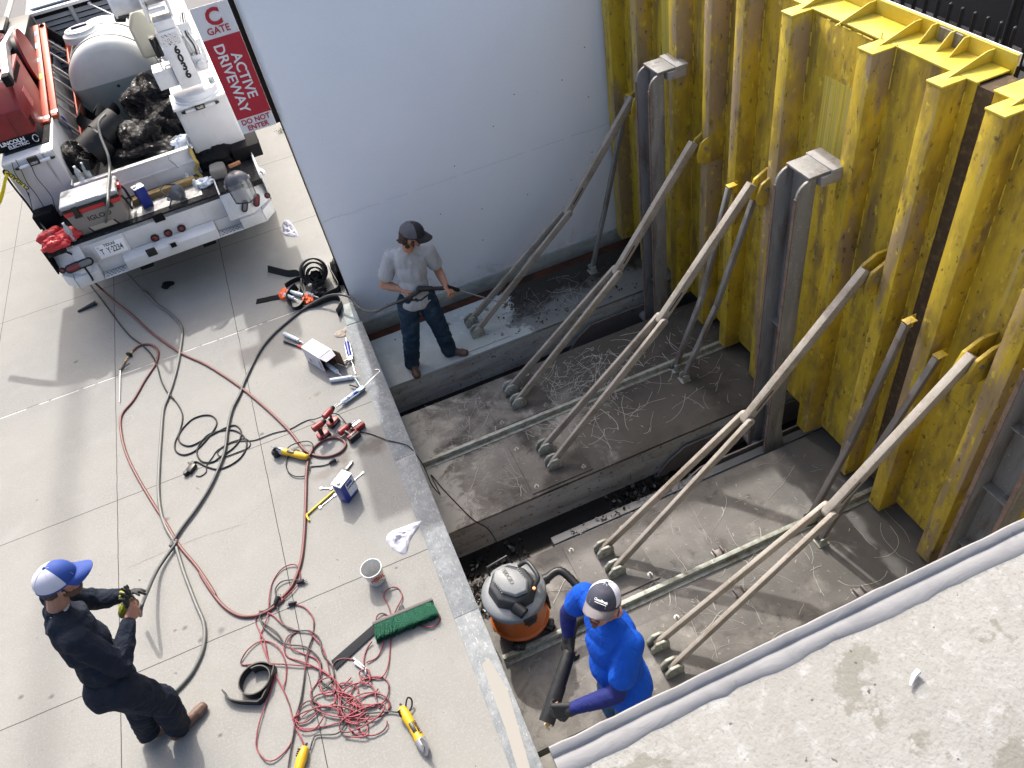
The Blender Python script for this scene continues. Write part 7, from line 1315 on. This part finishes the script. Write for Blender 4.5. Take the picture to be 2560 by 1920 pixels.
b = MB(); A, B_ = at(*zx(245, 420), .018), at(*zx(520, 515), .018); b.tube([A, A.lerp(B_, .3), B_], [.018, .014, .014], 10); o = b.build('knife', 'black', smooth=50); b = MB(); e = at(*zx(600, 545), .016); b.tube([B_, e], .015, 8); b.build('red_collar', 'coolred', o); tag(o, 'black handled knife with a red collar beside the printed box', 'knife')
bx = thing('printed_box', 'open white and lilac printed carton lying on its side', 'box', at(*zx(900, 900), 0))
O_ = bx.location; hb = .20
tA_, tB_, tC_, tD_ = [at(*zx(*q), hb)-O_ for q in ((570, 535), (800, 365), (1180, 585), (940, 765))]     # top face corners: left, back, right, front
dn = V((0, 0, -hb+.002)); c = MB()
c.add([tA_, tB_, tC_, tD_, tA_+dn, tB_+dn, tC_+dn, tD_+dn], [(0, 3, 2, 1), (0, 4, 7, 3), (1, 5, 4, 0), (2, 6, 5, 1), (4, 5, 6, 7)]); c.build('carton', 'boxw', bx, smooth=0)
c = MB(); s_ = .004; ctr = (tA_+tB_+tC_+tD_)/4; q4 = [p+(ctr-p)*.02 for p in (tA_, tB_, tC_, tD_)]
c.add([q4[0]-V((0, 0, s_)), q4[1]-V((0, 0, s_)), q4[2]-V((0, 0, s_))+(tC_-tB_)*.01, q4[3]-V((0, 0, s_))+(tC_-tB_)*.01, q4[0]+dn+V((0, 0, s_)), q4[1]+dn+V((0, 0, s_)), q4[2]+dn+V((0, 0, s_)), q4[3]+dn+V((0, 0, s_))], [(1, 2, 3, 0), (3, 7, 4, 0), (0, 4, 5, 1), (1, 5, 6, 2), (7, 6, 5, 4)]); c.build('inside', 'cardboard', bx, smooth=0)
fx = (tC_-tB_).normalized(); wv = (tD_-tC_); c = MB(); c.add([tC_, tD_, tD_+fx*.07+wv*-.12-V((0, 0, .03)), tC_+fx*.07+wv*.12-V((0, 0, .03))], [(0, 1, 2, 3)]); c.build('top_flap', 'boxw', bx, smooth=0)
c = MB(); c.add([tC_, tC_+dn, tC_+dn+fx*.11-wv*.10, tC_+fx*.11-wv*.10], [(0, 1, 2, 3)]); c.build('side_flap', 'cardboard', bx, smooth=0)
for (a, e, m_) in ((.0, .10, 'lilac2'), (.16, .42, 'sign_w'), (.42, .47, 'lilac'), (.74, .98, 'lilac2'), (.955, .985, 'lilac')):
    c = MB(); lf = (tD_-tA_); sd = (tB_-tA_)
    c.add([tA_+lf*a+sd*.04+V((0, 0, .0012)), tA_+lf*e+sd*.04+V((0, 0, .0012)), tA_+lf*e+sd*.96+V((0, 0, .0012)), tA_+lf*a+sd*.96+V((0, 0, .0012))], [(0, 1, 2, 3)]); c.build('printed_band', m_, bx, smooth=0)
nrm = (tD_-tA_).cross(V((0, 0, 1))).normalized()*.0012
for (a, e, z0_, z1_) in ((.22, .36, .55, .85), (.50, .54, .4, .7), (.80, .92, .30, .85)):
    c = MB(); lf = (tD_-tA_); c.add([tA_+lf*a+dn*z0_+nrm, tA_+lf*e+dn*z0_+nrm, tA_+lf*e+dn*z1_+nrm, tA_+lf*a+dn*z1_+nrm], [(0, 1, 2, 3)]); c.build('printed_block', 'greyprint', bx, smooth=0)
def gun(lab, A, B_, E_, h1, h2, m_frame, m_tube, rod=None):
    """frame from A (nose) to B (handle end)"""
    A, B_, E_ = at(*zx(*A), .035), at(*zx(*B_), .035), at(*zx(*E_), .035); t = thing('caulking_gun', lab, 'caulking gun', B_); O_ = B_; d = (A-B_).normalized()
    c = MB(); c.tube([B_+d*.02-O_, A-O_], .0245, 16); c.build('cartridge', m_tube, t, smooth=45)
    c = MB(); c.tube([A-O_, A+d*.03-O_, A+d*.09-O_], [.014, .011, .005], 10); c.build('nozzle', 'wht', t)
    s = V((-d.y, d.x, 0)); c = MB(); c.bar(A+s*.028-O_, B_+s*.028-O_, .005, .012); c.bar(A-s*.028-O_, B_-s*.028-O_, .005, .012); c.bar(A+s*.028-O_, A-s*.028-O_, .006, .03); c.build('cradle_frame', m_frame, t, bevel=.001)
    c = MB(); c.bar(B_+d*.02-O_, B_-d*.05-O_, .05, .03); c.build('yoke', m_frame, t, bevel=.004)
    for hh in (h1, h2): q = at(*zx(*hh), .03); c = MB(); c.tube([B_-d*.02-O_, (B_-d*.02).lerp(q, .5)-O_+V((0, 0, .004)), q-O_], [.011, .010, .009], 8); c.build('handle', m_frame if hh is h1 else 'black', t, smooth=60)
    if rod: c = MB(); c.tube(smooth_path([B_-d*.04-O_]+[at(*zx(*q), .05)-O_ for q in rod], 5), .0035, 6); c.build('push_rod', 'alu', t)
    return t
cbp = mat('printed_cartridge', (.50, .56, .66), .4, layers=[((.03, .05, .35), 28, .52, .56, (1, 1, 1), 2)]); M['cbp'] = cbp
gun('caulking gun with a blue frame lying across the kerb plate', (1390, 1630), (1740, 1380), (1850, 1250), (1640, 1145), (1535, 1280), 'gunblue', 'cbp', [(1900, 1230), (2080, 1060), (2130, 1010), (2090, 975), (2030, 980)])
gun('small caulking gun with a dark blue cartridge beside the printed box', (1480, 450), (1545, 740), (1560, 780), (1430, 820), (1430, 900), 'alu', 'caulkblue', [(1600, 880), (1620, 980), (1650, 1060)])
# heap of rubber strip against the white wall
cr_ = at(*zc(1220, 760), 0)
for rr, wd, off, lab in ((.155, .20, 0, 'outer turn of the big black rubber roll by the wall'), (.128, .23, .02, 'second turn inside the big black rubber roll'), (.095, .21, .05, 'inner turn of the big black rubber roll'), (.075, .10, .21, 'small rubber turn in front of the big black roll')):
    bandroll('rubber_roll', lab, cr_+V((.0, -off*.8+.03, .165-off*.45)), rr, wd, (.12, -.86, .50), .4+off*9, 6.2+off*9, 'rubber', .017)
crumple('rubber_knot', 'twisted shiny rubber wad inside the big black roll', 'rubber', cr_+V((.0, -.05, .13)), .06, .06, .07, 'rubber', 61., .45, fr=2.4)
crumple('rubber_knot', 'low twisted rubber wad in front of the big black roll', 'rubber', cr_+V((-.02, -.20, .03)), .075, .06, .05, 'rubber', 67., .45, fr=2.4)
ribbon('rubber_strip', 'dusty rubber strip pointing left toward the truck', [at(*zc(*q), 0) for q in ((345, 555), (520, 600), (700, 640), (860, 640), (900, 760), (900, 900), (960, 1060), (880, 1200), (790, 1180), (745, 1050), (800, 930), (880, 850))], .075, 'rubber', 5, .006, 0, None, .5)
ribbon('rubber_strip', 'plain black rubber strip end lying farthest left', [at(*zc(*q), 0) for q in ((150, 1070), (300, 1040), (430, 1010), (580, 985))], .01, 'matteblack', 4, .085)
ribbon('rubber_strip', 'short punched rubber strip above the orange gloves', [at(*zc(*q), 0) for q in ((660, 830), (760, 760), (900, 700), (1010, 690), (1030, 740), (980, 800))], .06, 'rubber', 5, .006)
ribbon('rubber_strip', 'long rubber strip under the grey hose by the wall', [at(*zc(*q), 0) for q in ((780, 1200), (950, 1190), (1150, 1160), (1320, 1090), (1480, 1040), (1600, 1060), (1640, 1150), (1600, 1260), (1570, 1330))], (.03, .11), 'rubber', 5, .007)
ribbon('rubber_strip', 'rubber strip leaning on the end of the white wall', [at(*zc(*q), 0) for q in ((1460, 620), (1510, 700), (1560, 780), (1600, 860), (1570, 900), (1400, 950), (1300, 1000))], (.16, .03), 'rubber', 5, .007)
crumple('rubber_wad', 'black rubber wad pressed against the wall end', 'rubber', at(*zc(1545, 560), .07), .05, .16, .15, 'rubber', 71., .3)
for (A, B_, lab) in (((690, 880), (960, 960), 'white caulk tube lying highest by the rubber heap'), ((590, 935), (790, 1010), 'white caulk tube lying lowest by the rubber heap'), ((1020, 920), (1140, 965), 'short white caulk tube right of the orange gloves')):
    caulk(lab, A, B_, zc, h=.035)
for q, lab, k in (((625, 940), 'orange glove under the white caulk tubes', 81.), ((1030, 1010), 'orange glove right of the standing rubber strip', 85.)):
    crumple('orange_glove', lab, 'glove', at(*zc(*q), .02), .05, .075, .03, mat('glove_orange', (.85, .13, .03), .6), k, .6, fr=2.2)
# scraps
for (q, s, lab, z_) in ((z7(670, 790), .014, 'tiny white scrap between the drivers', .002), ((1075, 865), .0, '', 0)):
    if s: c = MB(); c.prism([(-s, -s*.6), (s, -s*.3), (s*.7, s), (-s*.6, s*.7)], 'z', 0, .006); o = c.build('scrap', 'wht', loc=at(*q, z_)); tag(o, lab, 'scrap')
c = MB(); c.box((-.06, -.018, 0), (.06, .018, .01)); o = c.build('plastic_scrap', 'wht', loc=at(1070, 1012, -1.045)); o.rotation_euler = (0, 0, R(20)); tag(o, 'white plastic scrap lying in the far water channel', 'scrap')
rnd = random.Random(4)
for i in range(10):
    x, y = rnd.uniform(-2.6, -.3), rnd.uniform(3.2, 6.6); s = rnd.uniform(.006, .014); wh = ('near the blue can', 'near the big hose loop', 'left of the coiled cable')[i % 3]; c = MB(); c.prism([(-s, -s*.5), (s, -s*.4), (s*.8, s*.6), (-s*.5, s*.4)], 'z', 0, .005); o = c.build('pebble', 'darksteel', loc=(x, y, .0005), bevel=.001); o.rotation_euler = (0, 0, rnd.uniform(0, 6)); tag(o, 'tiny dark chip of debris on the driveway', 'debris', 'dark chips scattered on the driveway')
